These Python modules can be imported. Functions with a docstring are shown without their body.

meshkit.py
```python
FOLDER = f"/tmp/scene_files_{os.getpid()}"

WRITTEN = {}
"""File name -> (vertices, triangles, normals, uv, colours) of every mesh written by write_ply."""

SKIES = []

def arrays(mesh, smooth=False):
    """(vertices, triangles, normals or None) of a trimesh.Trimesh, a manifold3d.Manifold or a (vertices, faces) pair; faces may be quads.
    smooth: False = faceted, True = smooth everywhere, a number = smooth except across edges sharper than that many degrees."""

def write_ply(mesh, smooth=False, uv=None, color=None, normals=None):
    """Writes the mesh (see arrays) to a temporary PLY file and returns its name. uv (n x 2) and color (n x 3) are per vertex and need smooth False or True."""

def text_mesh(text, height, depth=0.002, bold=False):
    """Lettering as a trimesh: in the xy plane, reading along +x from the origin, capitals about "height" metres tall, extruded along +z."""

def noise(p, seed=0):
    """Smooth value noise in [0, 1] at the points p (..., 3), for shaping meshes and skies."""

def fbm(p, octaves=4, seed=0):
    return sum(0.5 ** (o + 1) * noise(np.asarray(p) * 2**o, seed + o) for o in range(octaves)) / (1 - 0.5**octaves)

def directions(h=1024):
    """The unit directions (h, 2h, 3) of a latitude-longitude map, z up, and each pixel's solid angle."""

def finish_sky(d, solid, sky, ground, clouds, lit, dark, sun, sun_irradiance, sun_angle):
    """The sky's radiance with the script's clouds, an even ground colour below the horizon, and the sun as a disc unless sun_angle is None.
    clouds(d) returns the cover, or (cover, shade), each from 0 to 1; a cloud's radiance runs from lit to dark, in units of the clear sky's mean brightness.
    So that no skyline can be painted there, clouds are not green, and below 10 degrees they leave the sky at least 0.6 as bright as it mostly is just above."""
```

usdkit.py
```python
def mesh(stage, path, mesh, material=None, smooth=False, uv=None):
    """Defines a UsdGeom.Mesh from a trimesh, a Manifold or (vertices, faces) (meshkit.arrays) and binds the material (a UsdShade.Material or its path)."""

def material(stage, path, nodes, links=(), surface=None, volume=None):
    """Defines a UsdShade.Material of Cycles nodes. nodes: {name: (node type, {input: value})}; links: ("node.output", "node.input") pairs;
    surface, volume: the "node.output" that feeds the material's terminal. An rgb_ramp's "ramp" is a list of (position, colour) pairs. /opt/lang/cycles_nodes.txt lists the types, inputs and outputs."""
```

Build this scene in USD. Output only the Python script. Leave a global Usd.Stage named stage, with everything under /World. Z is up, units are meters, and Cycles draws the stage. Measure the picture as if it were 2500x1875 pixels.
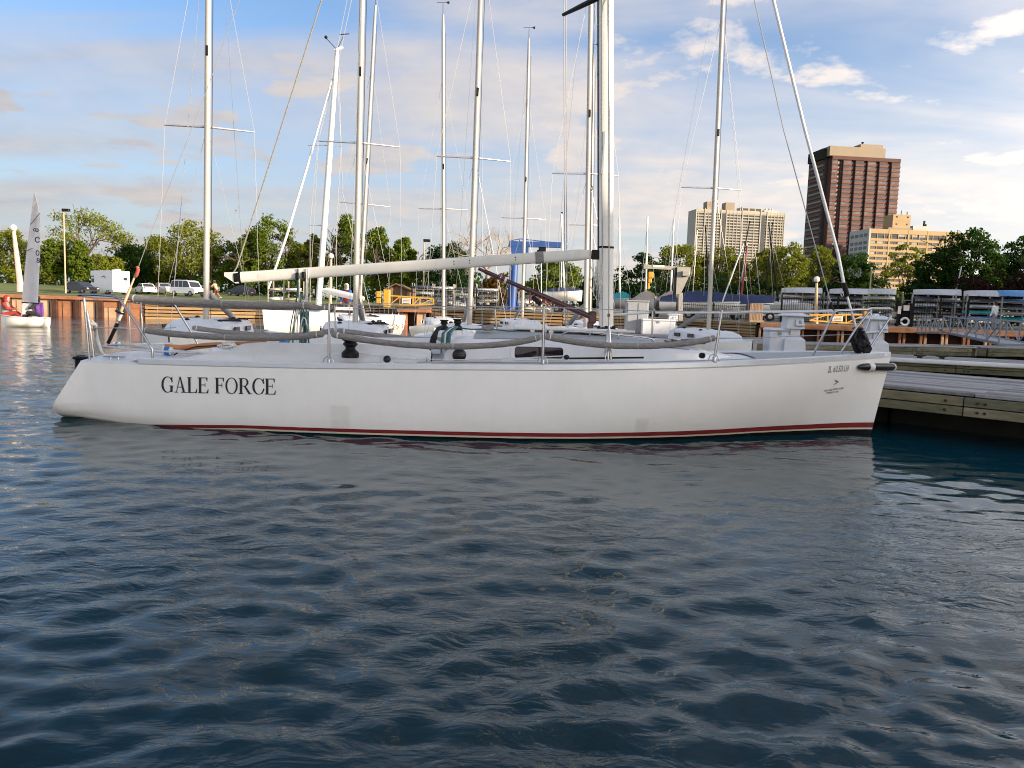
import math, random
import numpy as np, trimesh, usdkit, meshkit
import manifold3d as m3
from shapely.geometry import Polygon, Point, box as sbox, LineString
from shapely import affinity
from shapely.ops import unary_union
from pxr import Usd, UsdGeom, UsdLux, UsdShade, Gf, Sdf
rng = random.Random(7); nr = np.random.default_rng(7)
stage = Usd.Stage.CreateInMemory()
UsdGeom.Xform.Define(stage, '/World'); UsdGeom.Scope.Define(stage, '/World/Looks')
A = np.array
# ---------------------------------------------------------------- camera, sky, sun, exposure
IMW, IMH, FPX = 2500.0, 1875.0, 1854.0
PITCH, ROLL = math.radians(5.77), math.radians(1.8)
EXPOSURE = 1.65
SUN = A([0.90, -0.43, 0.0]); SUN /= np.linalg.norm(SUN); SUN_EL = math.radians(12.5)
SUN = SUN * math.cos(SUN_EL) + A([0, 0, math.sin(SUN_EL)])
CAM = A([0, 0, 1.5])
FW = A([0, math.cos(PITCH), -math.sin(PITCH)]); U0 = A([0, math.sin(PITCH), math.cos(PITCH)]); X0 = A([1.0, 0, 0])
CR = math.cos(ROLL) * X0 + math.sin(ROLL) * U0; CU = math.cos(ROLL) * U0 - math.sin(ROLL) * X0
cam = UsdGeom.Camera.Define(stage, '/World/camera')
cam.CreateHorizontalApertureAttr(36.0); cam.CreateVerticalApertureAttr(27.0); cam.CreateFocalLengthAttr(36.0 * FPX / IMW)
cam.CreateExposureAttr(EXPOSURE); cam.CreateClippingRangeAttr(Gf.Vec2f(0.05, 20000))
cam.AddTransformOp().Set(Gf.Matrix4d(*CR, 0, *CU, 0, *(-FW), 0, *CAM, 1))
def mat(name, nodes, links=(), surface='p.BSDF', **k):
    return usdkit.material(stage, '/World/Looks/' + name, nodes, links, surface, **k)
SKY_STR = 0.076
mat('sky', {
    'tc': ('texture_coordinate', {}), 'sep': ('separate_xyz', {}),
    'sky': ('sky_texture', {'sky_type': 'single_scattering', 'sun_disc': False, 'sun_elevation': SUN_EL, 'sun_rotation': math.atan2(SUN[0], SUN[1]), 'air_density': 1.0, 'aerosol_density': 1.6, 'ozone_density': 2.0}),
    'zz': ('math', {'math_type': 'maximum', 'value2': 0.0}), 'za': ('math', {'math_type': 'add', 'value2': 0.16}),
    'px': ('math', {'math_type': 'divide'}), 'py': ('math', {'math_type': 'divide'}), 'pv': ('combine_xyz', {}),
    # streaky high cloud
    'm1': ('mapping', {'rotation': (0, 0, 0.5), 'scale': (0.55, 1.5, 1), 'location': (6.1, 6.9, 0)}),
    'n1': ('noise_texture', {'scale': 0.95, 'detail': 6, 'roughness': 0.5, 'distortion': 0.4}),
    'r1': ('map_range', {'range_type': 'smoothstep', 'from_min': 0.32, 'from_max': 0.64, 'to_min': 0, 'to_max': 0.85, 'clamp': True}),
    # puffy cumulus
    'm2': ('mapping', {'location': (7.1, 9.3, 0.0), 'scale': (1, 1.0, 1)}),
    'n2': ('noise_texture', {'scale': 2.1, 'detail': 9, 'roughness': 0.58, 'distortion': 0.15}),
    'r2': ('map_range', {'range_type': 'smoothstep', 'from_min': 0.50, 'from_max': 0.61, 'to_min': 0, 'to_max': 0.9, 'clamp': True}),
    'mx': ('math', {'math_type': 'maximum'}), 'zc': ('map_range', {'range_type': 'smoothstep', 'from_min': 0.36, 'from_max': 0.75, 'to_min': 1.0, 'to_max': 0.3, 'clamp': True}), 'zm': ('math', {'math_type': 'multiply'}),
    # milky veil towards the horizon
    'hz': ('map_range', {'range_type': 'smoothstep', 'from_min': 0.0, 'from_max': 0.42, 'to_min': 0.70, 'to_max': 0.0, 'clamp': True}),
    'c1': ('mix_color', {'b': (3.1, 3.05, 3.2)}), 'c2': ('mix_color', {'b': (2.75, 2.63, 2.58)}),
    'n3': ('noise_texture', {'scale': 5.0, 'detail': 5, 'roughness': 0.6}),
    'sh': ('rgb_ramp', {'ramp': [(0.3, (0.98, 1.0, 1.07)), (0.62, (1.25, 1.17, 1.10))]}), 'mul': ('mix_color', {'blend_type': 'multiply', 'fac': 1.0, 'use_clamp': False}),
    'tint': ('mix_color', {'blend_type': 'multiply', 'fac': 1.0, 'b': (0.76, 0.93, 1.12)}),
    # light scattered by haze and cloud is made to grow towards the sun, to brighten the shaded hull (Henyey-Greenstein, g = 0.42)
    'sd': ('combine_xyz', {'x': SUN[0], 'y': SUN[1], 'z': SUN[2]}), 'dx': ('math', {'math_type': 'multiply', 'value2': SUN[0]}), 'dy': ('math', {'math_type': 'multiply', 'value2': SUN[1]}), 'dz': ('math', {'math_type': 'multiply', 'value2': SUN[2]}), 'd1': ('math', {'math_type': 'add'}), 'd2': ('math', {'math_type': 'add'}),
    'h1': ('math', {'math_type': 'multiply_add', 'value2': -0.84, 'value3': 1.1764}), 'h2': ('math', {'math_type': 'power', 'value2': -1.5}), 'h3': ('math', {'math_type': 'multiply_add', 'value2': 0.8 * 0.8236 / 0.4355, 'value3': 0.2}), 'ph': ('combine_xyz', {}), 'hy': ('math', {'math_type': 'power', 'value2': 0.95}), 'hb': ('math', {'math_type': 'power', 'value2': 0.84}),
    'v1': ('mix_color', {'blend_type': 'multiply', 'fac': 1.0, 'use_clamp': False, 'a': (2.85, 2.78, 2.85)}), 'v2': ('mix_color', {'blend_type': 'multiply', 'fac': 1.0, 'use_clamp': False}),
    'bg': ('background_shader', {'strength': SKY_STR})},
    [('tc.generated', 'sep.vector'), ('sep.z', 'zz.value1'), ('zz.value', 'za.value1'), ('sep.x', 'px.value1'), ('za.value', 'px.value2'), ('sep.y', 'py.value1'), ('za.value', 'py.value2'),
     ('px.value', 'pv.x'), ('py.value', 'pv.y'), ('pv.vector', 'm1.vector'), ('m1.vector', 'n1.vector'), ('n1.fac', 'r1.value'),
     ('pv.vector', 'm2.vector'), ('m2.vector', 'n2.vector'), ('n2.fac', 'r2.value'), ('r1.result', 'mx.value1'), ('r2.result', 'mx.value2'),
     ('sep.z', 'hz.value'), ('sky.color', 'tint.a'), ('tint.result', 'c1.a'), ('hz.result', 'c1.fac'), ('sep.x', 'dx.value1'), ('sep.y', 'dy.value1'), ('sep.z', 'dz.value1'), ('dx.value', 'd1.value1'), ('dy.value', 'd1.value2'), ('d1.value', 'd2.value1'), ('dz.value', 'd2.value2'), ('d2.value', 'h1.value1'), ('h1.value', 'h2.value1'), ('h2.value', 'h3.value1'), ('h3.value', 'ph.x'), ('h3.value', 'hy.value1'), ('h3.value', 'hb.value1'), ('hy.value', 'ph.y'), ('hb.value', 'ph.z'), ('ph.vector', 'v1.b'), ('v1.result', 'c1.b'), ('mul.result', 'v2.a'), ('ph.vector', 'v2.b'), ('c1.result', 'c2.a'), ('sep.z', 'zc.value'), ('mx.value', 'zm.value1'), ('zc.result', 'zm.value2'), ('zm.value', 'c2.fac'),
     ('pv.vector', 'n3.vector'), ('n3.fac', 'sh.fac'), ('sh.color', 'mul.b'), ('v2.result', 'c2.b'), ('c2.result', 'bg.color')], 'bg.background')
# cloud light times shade
_ms = UsdShade.Shader.Get(stage, '/World/Looks/sky/mul'); _ms.CreateInput('a', Sdf.ValueTypeNames.Float3).Set(Gf.Vec3f(2.75, 2.63, 2.58))
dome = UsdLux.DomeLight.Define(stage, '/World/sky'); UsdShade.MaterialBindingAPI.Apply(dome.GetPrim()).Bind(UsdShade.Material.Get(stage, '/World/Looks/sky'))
dome.GetPrim().SetCustomDataByKey('kind', 'structure')
sun = UsdLux.DistantLight.Define(stage, '/World/sun'); sun.CreateIntensityAttr(0.8); sun.CreateAngleAttr(0.5); sun.CreateNormalizeAttr(True); sun.CreateColorAttr(Gf.Vec3f(1.0, 0.80, 0.57))
_sx = np.cross([0, 0, 1.0], SUN); _sx /= np.linalg.norm(_sx); _sy = np.cross(SUN, _sx)
sun.AddTransformOp().Set(Gf.Matrix4d(*_sx, 0, *_sy, 0, *SUN, 0, 0, 0, 50, 1))

# ---------------------------------------------------------------- helpers
def ray(px, py): return FW + (px - IMW / 2) / FPX * CR - (py - IMH / 2) / FPX * CU
def P(px, py, Y): d = ray(px, py); return CAM + d * (Y / d[1])
def G(px, py, z): d = ray(px, py); return CAM + d * ((z - CAM[2]) / d[2])
class MB:
    """collects primitives into one mesh (world coordinates)"""
    def __init__(s): s.v, s.f, s.n = [], [], 0
    def add(s, v, f):
        v, f = np.asarray(v, float), np.asarray(f, int)
        if f.shape[1] == 4: f = np.vstack([f[:, [0, 1, 2]], f[:, [0, 2, 3]]])
        s.v.append(v); s.f.append(f + s.n); s.n += len(v); return s
    def tm(s, m, T=None):
        v = np.array(m.vertices)
        if T is not None: v = v @ np.asarray(T)[:3, :3].T + np.asarray(T)[:3, 3]
        return s.add(v, m.faces)
    def man(s, m):
        q = m.to_mesh(); return s.add(q.vert_properties[:, :3], q.tri_verts)
    def box(s, c, size, rz=0.0, b=0.0):
        """box with optional chamfer b"""
        hx, hy, hz = [q / 2 for q in size]
        if b > 0:
            b = min(b, hx * .9, hy * .9, hz * .9)
            pts = []
            for sx in (-1, 1):
                for sy in (-1, 1):
                    for sz in (-1, 1): pts += [(sx * hx, sy * (hy - b), sz * (hz - b)), (sx * (hx - b), sy * hy, sz * (hz - b)), (sx * (hx - b), sy * (hy - b), sz * hz)]
            h = m3.Manifold.hull_points(A(pts, np.float32)).to_mesh(); v, f = h.vert_properties[:, :3].astype(float), h.tri_verts
        else:
            v = A([(x, y, z) for x in (-hx, hx) for y in (-hy, hy) for z in (-hz, hz)])
            f = A([(0, 1, 3, 2), (4, 6, 7, 5), (0, 4, 5, 1), (2, 3, 7, 6), (0, 2, 6, 4), (1, 5, 7, 3)])
        c_, s_ = math.cos(rz), math.sin(rz); v = A(v) @ A([[c_, s_, 0], [-s_, c_, 0], [0, 0, 1]]) + A(c)
        return s.add(v, f)
    def bar(s, p, q, w, h=None, up=(0, 0, 1), b=0.0):
        """rectangular bar from p to q, w across, h along up"""
        p, q = A(p, float), A(q, float); h = w if h is None else h
        t = q - p; L = np.linalg.norm(t); t /= L; a = np.cross(t, up)
        if np.linalg.norm(a) < 1e-6: a = np.cross(t, (0, 1, 0))
        a /= np.linalg.norm(a); u = np.cross(a, t)
        m = MB().box((0, 0, 0), (L, w, h), 0, b); v, f = m.arr()
        return s.add((p + q) / 2 + v[:, :1] * t + v[:, 1:2] * a + v[:, 2:] * u, f)
    def tube(s, pts, r, n=8, cap=True):
        p = A(pts, float); m = len(p); r = np.broadcast_to(A(r, float), (m,))
        t = np.gradient(p, axis=0) if m > 2 else np.repeat((p[1:] - p[:1]), 2, 0)
        t /= np.linalg.norm(t, axis=1, keepdims=True) + 1e-12
        ref = A([0, 0, 1.0]) if abs(t[:, 2]).mean() < .8 else A([0, 1.0, 0])
        a = np.cross(t, ref); a /= np.linalg.norm(a, axis=1, keepdims=True) + 1e-12; b = np.cross(t, a)
        an = np.arange(n) * 2 * np.pi / n
        v = (p[:, None] + r[:, None, None] * (np.cos(an)[None, :, None] * a[:, None] + np.sin(an)[None, :, None] * b[:, None])).reshape(-1, 3)
        i, j = np.meshgrid(np.arange(m - 1), np.arange(n), indexing='ij'); j2 = (j + 1) % n
        q = np.stack([i * n + j, i * n + j2, (i + 1) * n + j2, (i + 1) * n + j], -1).reshape(-1, 4)
        s.add(v, q)
        if cap:
            base = s.n - len(v)
            s.f.append(A([(0, k + 1, k) for k in range(1, n - 1)]) + base); s.f.append(A([(0, k, k + 1) for k in range(1, n - 1)]) + base + (m - 1) * n)
        return s
    def lathe(s, prof, c, n=16, axis=None):
        """prof: (radius, height) pairs about z at c"""
        pr = A(prof, float); an = np.arange(n) * 2 * np.pi / n
        v = np.stack([pr[:, 0][:, None] * np.cos(an), pr[:, 0][:, None] * np.sin(an), np.repeat(pr[:, 1][:, None], n, 1)], -1).reshape(-1, 3)
        i, j = np.meshgrid(np.arange(len(pr) - 1), np.arange(n), indexing='ij'); j2 = (j + 1) % n
        q = np.stack([i * n + j, i * n + j2, (i + 1) * n + j2, (i + 1) * n + j], -1).reshape(-1, 4)
        if axis is not None:
            z = A(axis, float) / np.linalg.norm(axis); x = np.cross((0, 1, 0) if abs(z[1]) < .9 else (1, 0, 0), z); x /= np.linalg.norm(x); y = np.cross(z, x); v = v[:, :1] * x + v[:, 1:2] * y + v[:, 2:] * z
        return s.add(v + A(c), q)
    def ball(s, c, r, n=2):
        m = trimesh.creation.icosphere(n, 1.0); return s.add(np.array(m.vertices) * A(r) + A(c), m.faces)
    def prism(s, poly, o, ux, uy, d):
        """extrudes a 2D polygon: o + x*ux + y*uy, thickness d along ux x uy"""
        ux, uy = A(ux, float), A(uy, float); uz = np.cross(ux, uy); uz /= np.linalg.norm(uz)
        g = poly if hasattr(poly, 'exterior') or hasattr(poly, 'geoms') else Polygon(poly)
        for q in getattr(g, 'geoms', [g]):
            m = trimesh.creation.extrude_polygon(q, d, engine='earcut'); v = np.array(m.vertices)
            s.add(A(o) + v[:, :1] * ux + v[:, 1:2] * uy + v[:, 2:] * uz, m.faces)
        return s
    def grid(s, V, flip=False):
        """V: (n, m, 3) points"""
        n, m = V.shape[:2]; i, j = np.meshgrid(np.arange(n - 1), np.arange(m - 1), indexing='ij')
        q = np.stack([i * m + j, i * m + j + 1, (i + 1) * m + j + 1, (i + 1) * m + j], -1).reshape(-1, 4)
        return s.add(V.reshape(-1, 3), q[:, ::-1] if flip else q)
    def arr(s): return np.vstack(s.v), np.vstack(s.f)
used = {}
def numbered(parent, name):
    k = used.get((parent, name), -1) + 1; used[(parent, name)] = k
    return name if k == 0 else '%s_%03d' % (name, k)
def tag(p, label=None, cat=None, group=None, kind=None):
    for k, x in (('label', label), ('category', cat), ('group', group), ('kind', kind)):
        if x: p.SetCustomDataByKey(k, x)
LOOK = {}
def M(n): return LOOK[n]
class Thing:
    def __init__(s, name, label, cat, loc=(0, 0, 0), group=None, kind=None):
        s.name = numbered('/World', name); s.path = '/World/' + s.name; s.loc = A(loc, float)
        x = UsdGeom.Xform.Define(stage, s.path); x.AddTransformOp().Set(Gf.Matrix4d().SetTranslate(Gf.Vec3d(*s.loc)))
        s.prim = x.GetPrim(); tag(s.prim, label, cat, group, kind); s.label = label; s.cat = cat; s.group = group
    def part(s, name, mb, look, smooth=False, under=None, label=None, kind=None):
        v, f = mb.arr() if isinstance(mb, MB) else mb
        par = under or s.path; path = par + '/' + numbered(par, name)
        m = usdkit.mesh(stage, path, (v - s.loc, f), M(look), smooth); tag(m.GetPrim(), label, None, None, kind); return path
    def copy(s, T, label, group=None):
        """an instance of this thing under the next number; T: 4x4 numpy (column vectors)"""
        n = numbered('/World', s.name); x = UsdGeom.Xform.Define(stage, '/World/' + n); p = x.GetPrim()
        p.GetReferences().AddInternalReference(s.path); p.SetInstanceable(True)
        x.ClearXformOpOrder(); x.AddTransformOp().Set(Gf.Matrix4d(*A(T).T.ravel().tolist())); tag(p, label, s.cat, group or s.group); return p
def single(name, mb, look, label=None, cat=None, group=None, kind=None, smooth=False, loc=None):
    """a thing that is one mesh"""
    v, f = mb.arr() if isinstance(mb, MB) else mb
    n = numbered('/World', name); loc = A(loc if loc is not None else (0, 0, 0), float)
    m = usdkit.mesh(stage, '/World/' + n, (v - loc, f), M(look), smooth)
    if np.any(loc): m.AddTransformOp().Set(Gf.Matrix4d().SetTranslate(Gf.Vec3d(*loc)))
    tag(m.GetPrim(), label, cat, group, kind); return m
def TR(loc, rz=0.0, heel=0.0, trim=0.0, s=1.0):
    c, n = math.cos(rz), math.sin(rz); T = np.eye(4); T[:3, :3] = A([[c, -n, 0], [n, c, 0], [0, 0, 1]]) * s
    ch, sh = math.cos(heel), math.sin(heel); Rh = A([[ch, 0, sh], [0, 1, 0], [-sh, 0, ch]])
    ct, st = math.cos(trim), math.sin(trim); Rt = A([[1, 0, 0], [0, ct, -st], [0, st, ct]])
    T[:3, :3] = Rh @ Rt @ T[:3, :3]; T[:3, 3] = loc; return T

# ---------------------------------------------------------------- materials
def paint(name, c, rough=0.45, metal=0.0, var=0.08, scale=3.0, bump=0.0, bscale=60.0, coat=0.0, stretch=(1, 1, 1), c2=None, spec=0.5, dirt=0.0):
    """principled with object-space noise variation, optional bump and second colour"""
    c = A(c, float); lo = c * (1 - var) if c2 is None else A(c2, float); hi = np.minimum(c * (1 + var), 1.0) if c2 is None else c
    nodes = {'tc': ('texture_coordinate', {}), 'mp': ('mapping', {'scale': stretch}), 'n': ('noise_texture', {'scale': scale, 'detail': 5, 'roughness': 0.6}),
             'r': ('rgb_ramp', {'ramp': [(0.32, lo), (0.68, hi)]}), 'p': ('principled_bsdf', {'roughness': rough, 'metallic': metal, 'coat_weight': coat, 'specular_ior_level': spec})}
    links = [('tc.object', 'mp.vector'), ('mp.vector', 'n.vector'), ('n.fac', 'r.fac'), ('r.color', 'p.base_color')]
    if dirt:
        nodes |= {'nd': ('noise_texture', {'scale': scale * 2.7, 'detail': 6, 'roughness': 0.7}), 'rd': ('rgb_ramp', {'ramp': [(0.5, (1, 1, 1)), (0.72, (1 - dirt,) * 3)]}), 'md': ('mix_color', {'blend_type': 'multiply', 'fac': 1.0})}
        links[-1] = ('r.color', 'md.a'); links += [('mp.vector', 'nd.vector'), ('nd.fac', 'rd.fac'), ('rd.color', 'md.b'), ('md.result', 'p.base_color')]
    if bump:
        nodes |= {'nb': ('noise_texture', {'scale': bscale, 'detail': 4}), 'b': ('bump', {'strength': bump, 'distance': 0.01})}
        links += [('mp.vector', 'nb.vector'), ('nb.fac', 'b.height'), ('b.normal', 'p.normal')]
    LOOK[name] = mat(name, nodes, links)
def leaf(name, a, b, tr=0.35):
    LOOK[name] = mat(name, {'g': ('geometry', {}), 'n': ('noise_texture', {'scale': 0.55, 'detail': 3}), 'ad': ('math', {'math_type': 'add'}), 'h': ('math', {'math_type': 'multiply', 'value2': 0.5}),
        'r': ('rgb_ramp', {'ramp': [(0.25, a), (0.75, b)]}), 'd': ('diffuse_bsdf', {}), 't': ('translucent_bsdf', {}), 'x': ('mix_closure', {'fac': tr})},
        [('g.random_per_island', 'ad.value1'), ('g.position', 'n.vector'), ('n.fac', 'ad.value2'), ('ad.value', 'h.value1'), ('h.value', 'r.fac'), ('r.color', 'd.color'), ('r.color', 't.color'), ('d.BSDF', 'x.closure1'), ('t.BSDF', 'x.closure2')], 'x.closure')
paint('gelcoat', (.66, .67, .68), .22, 0, .03, 1.5, coat=.3, dirt=.06)
paint('deck_white', (.64, .65, .66), .4, 0, .04, 2.0, dirt=.08)
paint('nonskid', (.34, .36, .365), .75, 0, .06, 4.0, bump=.25, bscale=300)
paint('rail_metal', (.75, .78, .84), .35, .5, .05, 6.0)
paint('steel', (.46, .46, .47), .25, 1.0, .06, 8.0)
paint('alloy_white', (.66, .65, .60), .38, 0, .04, 2.0, stretch=(1, 1, .2), dirt=.1)
paint('alloy', (.66, .66, .66), .38, .7, .1, 2.0, stretch=(1, 1, .15))
paint('alloy_warm', (.72, .69, .63), .42, .3, .1, 2.0, stretch=(1, 1, .15))
paint('mast_white', (.80, .78, .72), .35, 0, .03, 2.0, stretch=(1, 1, .2))
paint('alloy_mast', (.42, .40, .36), .4, .15, .12, 2.0, stretch=(1, 1, .15))
paint('wire', (.30, .31, .33), .4, .4, .1, 5.0)
paint('wire_white', (.36, .36, .37), .45, .0, .1, 5.0)
paint('black', (.010, .010, .011), .45, 0, .3, 10.0, spec=.18)
paint('black_gloss', (.012, .012, .014), .2, 0, .2, 10.0, coat=.15, spec=.3)
paint('rubber', (.03, .03, .032), .7, 0, .3, 14.0, spec=.18)
paint('foam_grey', (.235, .225, .215), .9, 0, .22, 18.0, bump=1.0, bscale=40, stretch=(1, 3, 3), dirt=.2)
paint('sail_cover', (.27, .27, .275), .85, 0, .15, 6.0, bump=.5, bscale=20)
paint('lamp_post_wood', (.50, .38, .27), .5, 0, .15, 4.0)
paint('maroon', (.045, .012, .014), .3, 0, .3, 8.0, coat=.2)
paint('red_antifoul', (.22, .022, .025), .5, 0, .15, 3.0)
paint('cream', (.72, .66, .52), .5, 0, .05, 3.0)
paint('wood_varnish', (.36, .15, .05), .35, 0, .3, 6.0, stretch=(.4, 6, 6), coat=.3)
paint('rope_white', (.62, .62, .58), .9, 0, .25, 60.0)
paint('rope_green', (.08, .17, .15), .9, 0, .4, 60.0)
paint('rope_teal', (.03, .10, .13), .9, 0, .4, 60.0)
paint('rope_black', (.025, .025, .025), .9, 0, .4, 60.0, spec=.18)
paint('rope_red', (.30, .07, .05), .9, 0, .3, 50.0)
paint('tape_blue', (.02, .14, .48), .6, 0, .15, 10.0)
paint('lettering', (.012, .014, .02), .4, 0, .05, 4.0)
paint('logo_grey', (.06, .065, .075), .4, 0, .05, 4.0)
paint('tint_glass', (.016, .010, .016), .06, 0, .4, 2.0, coat=.1, spec=.4)
paint('white_hull', (.86, .85, .80), .3, 0, .03, 1.5, coat=.2, dirt=.06)
# ground, walls
paint('grass', (.16, .19, .04), .95, 0, .3, .35, c2=(.09, .125, .025), bump=.6, bscale=9)
paint('asphalt', (.05, .05, .052), .9, 0, .2, .5, bump=.3, bscale=20)
paint('gravel', (.20, .175, .145), .95, 0, .25, .7, bump=.5, bscale=12)
paint('concrete', (.44, .38, .30), .85, 0, .12, .8, dirt=.25)
paint('rust', (.24, .095, .045), .85, 0, .3, 1.1, c2=(.40, .19, .10), dirt=.35, bump=.4, bscale=14)
paint('rust_pale', (.60, .42, .28), .9, 0, .3, .9, c2=(.46, .27, .17), dirt=.3)
paint('rust_dark', (.09, .042, .028), .9, 0, .4, 2.0, c2=(.045, .025, .02), spec=.18)
for i, (a, b) in enumerate([((.29, .185, .09), (.18, .11, .05)), ((.35, .235, .12), (.23, .15, .07)), ((.24, .155, .08), (.14, .088, .045)), ((.33, .24, .14), (.21, .145, .08))]):
    paint('timber_%s' % 'abcd'[i], a, .9, 0, .2, 2.2, c2=b, stretch=(.25, .25, 4), dirt=.4, bump=.4, bscale=30)
for i, (a, b) in enumerate([((.31, .305, .30), (.20, .20, .20)), ((.42, .41, .40), (.28, .275, .27)), ((.21, .205, .20), (.12, .12, .12))]):
    paint('dock_plank_%s' % 'abc'[i], a, .85, 0, .2, 3.5, c2=b, stretch=(.6, 5, 5), dirt=.35, bump=.5, bscale=24)
for i, (a, b) in enumerate([((.20, .185, .105), (.095, .095, .045)), ((.25, .225, .145), (.12, .115, .06)), ((.15, .145, .09), (.075, .078, .042))]):
    paint('dock_fascia_%s' % 'abc'[i], a, .9, 0, .2, 2.6, c2=b, stretch=(.7, .7, 2.5), dirt=.5, bump=.5, bscale=30)
paint('pile_dark', (.022, .022, .02), .9, 0, .3, 3.0, spec=.18)
paint('pipe_white', (.66, .67, .66), .45, 0, .05, 3.0, dirt=.12)
paint('pedestal_white', (.60, .63, .68), .45, 0, .04, 3.0, dirt=.1)
paint('pedestal_grey', (.27, .29, .32), .5, 0, .08, 3.0, dirt=.15)
# vegetation
leaf('leaf_olive', (.15, .175, .025), (.38, .38, .06)); leaf('leaf_mid', (.10, .145, .02), (.25, .30, .045)); leaf('leaf_dark', (.035, .075, .016), (.09, .15, .028))
leaf('leaf_yellow', (.14, .16, .02), (.30, .30, .04)); leaf('leaf_deep', (.024, .05, .018), (.06, .11, .03)); leaf('leaf_rust', (.10, .06, .02), (.22, .14, .04), .2); leaf('leaf_brown', (.035, .02, .016), (.075, .045, .034), .1)
leaf('leaf_bright', (.2, .26, .02), (.38, .42, .05), .4)
paint('bark', (.085, .062, .042), .95, 0, .3, 3.0, stretch=(1, 1, .25)); paint('bark_dark', (.03, .024, .018), .95, 0, .3, 3.0, stretch=(1, 1, .25)); paint('bark_pale', (.30, .25, .2), .95, 0, .2, 3.0, stretch=(1, 1, .25))

# ---------------------------------------------------------------- shore line and ground
WALL = A([(-160, 52), (-41, 49.0), (-24.3, 50.0), (-18.9, 54.0), (-7, 52.0), (7, 52.0), (15.5, 48.0), (29.7, 44.0), (39, 42.0)])
def wall_y(x): return np.interp(x, WALL[:, 0], WALL[:, 1])
def ztop(x): return np.interp(x, [-8, 15], [1.3, 1.0])
def ground_z(x, y):
    off = np.where(np.asarray(x) > 39.5, 30.0, y - wall_y(x)); b = np.clip((np.asarray(y) - 97) / 22, 0, 1); b = b * b * (3 - 2 * b); s = np.clip((-np.asarray(x) - 24) / 40, 0, 1); return ztop(x) + np.clip(off / 45, 0, 1) * (1.5 - ztop(x)) + 1.3 * b * s
def sheet(x0, x1, nx, yfun0, off1, ny, dz=0.0, power=1.0):
    xs = np.linspace(x0, x1, nx) if np.isscalar(nx) else A(nx, float); V = np.zeros((ny, len(xs), 3))
    for k in range(ny):
        y = yfun0(xs) + (k / (ny - 1)) ** power * off1; V[k] = np.stack([xs, y, ground_z(xs, y) + dz], -1)
    return V
xs = np.unique(np.concatenate([np.linspace(-1500, -160, 8), WALL[:-1, 0], np.linspace(-150, 39, 40)]))
gm = MB().grid(sheet(0, 0, xs, lambda x: wall_y(x) + .3, 3000, 90, power=3.0))
gx = np.concatenate([[39.0], np.linspace(41, 60, 8), np.linspace(80, 1500, 8)])
V = np.zeros((30, len(gx), 3)); ys = np.concatenate([np.linspace(-600, -60, 6), np.linspace(-50, 60, 16), np.linspace(80, 3042, 8)])
for k, y in enumerate(ys): V[k] = np.stack([gx, np.full(len(gx), y), np.full(len(gx), 1.0) + np.clip((gx - 41) / 40, 0, .5)], -1)
V[:, 0, 2] = np.where(ys < 42.3, -1.0, 1.0); V[:, 0, 0] = np.where(ys < 42.3, 39.6, 39.0)
gm.grid(V)
single('ground', gm, 'grass', kind='structure')
single('parking_lot', MB().grid(sheet(-75, -28, 24, lambda x: np.full_like(x, 84.0), 14, 10, .012)), 'asphalt', kind='structure')
single('footpath', MB().grid(sheet(-90, -20, 36, lambda x: wall_y(x) + 4.0, 3.2, 4, .010)), 'concrete', kind='structure')
single('boat_yard_ground', MB().grid(sheet(-8, 38, 30, lambda x: wall_y(x) + 1.2, 36, 14, .014)), 'gravel', kind='structure')

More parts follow.
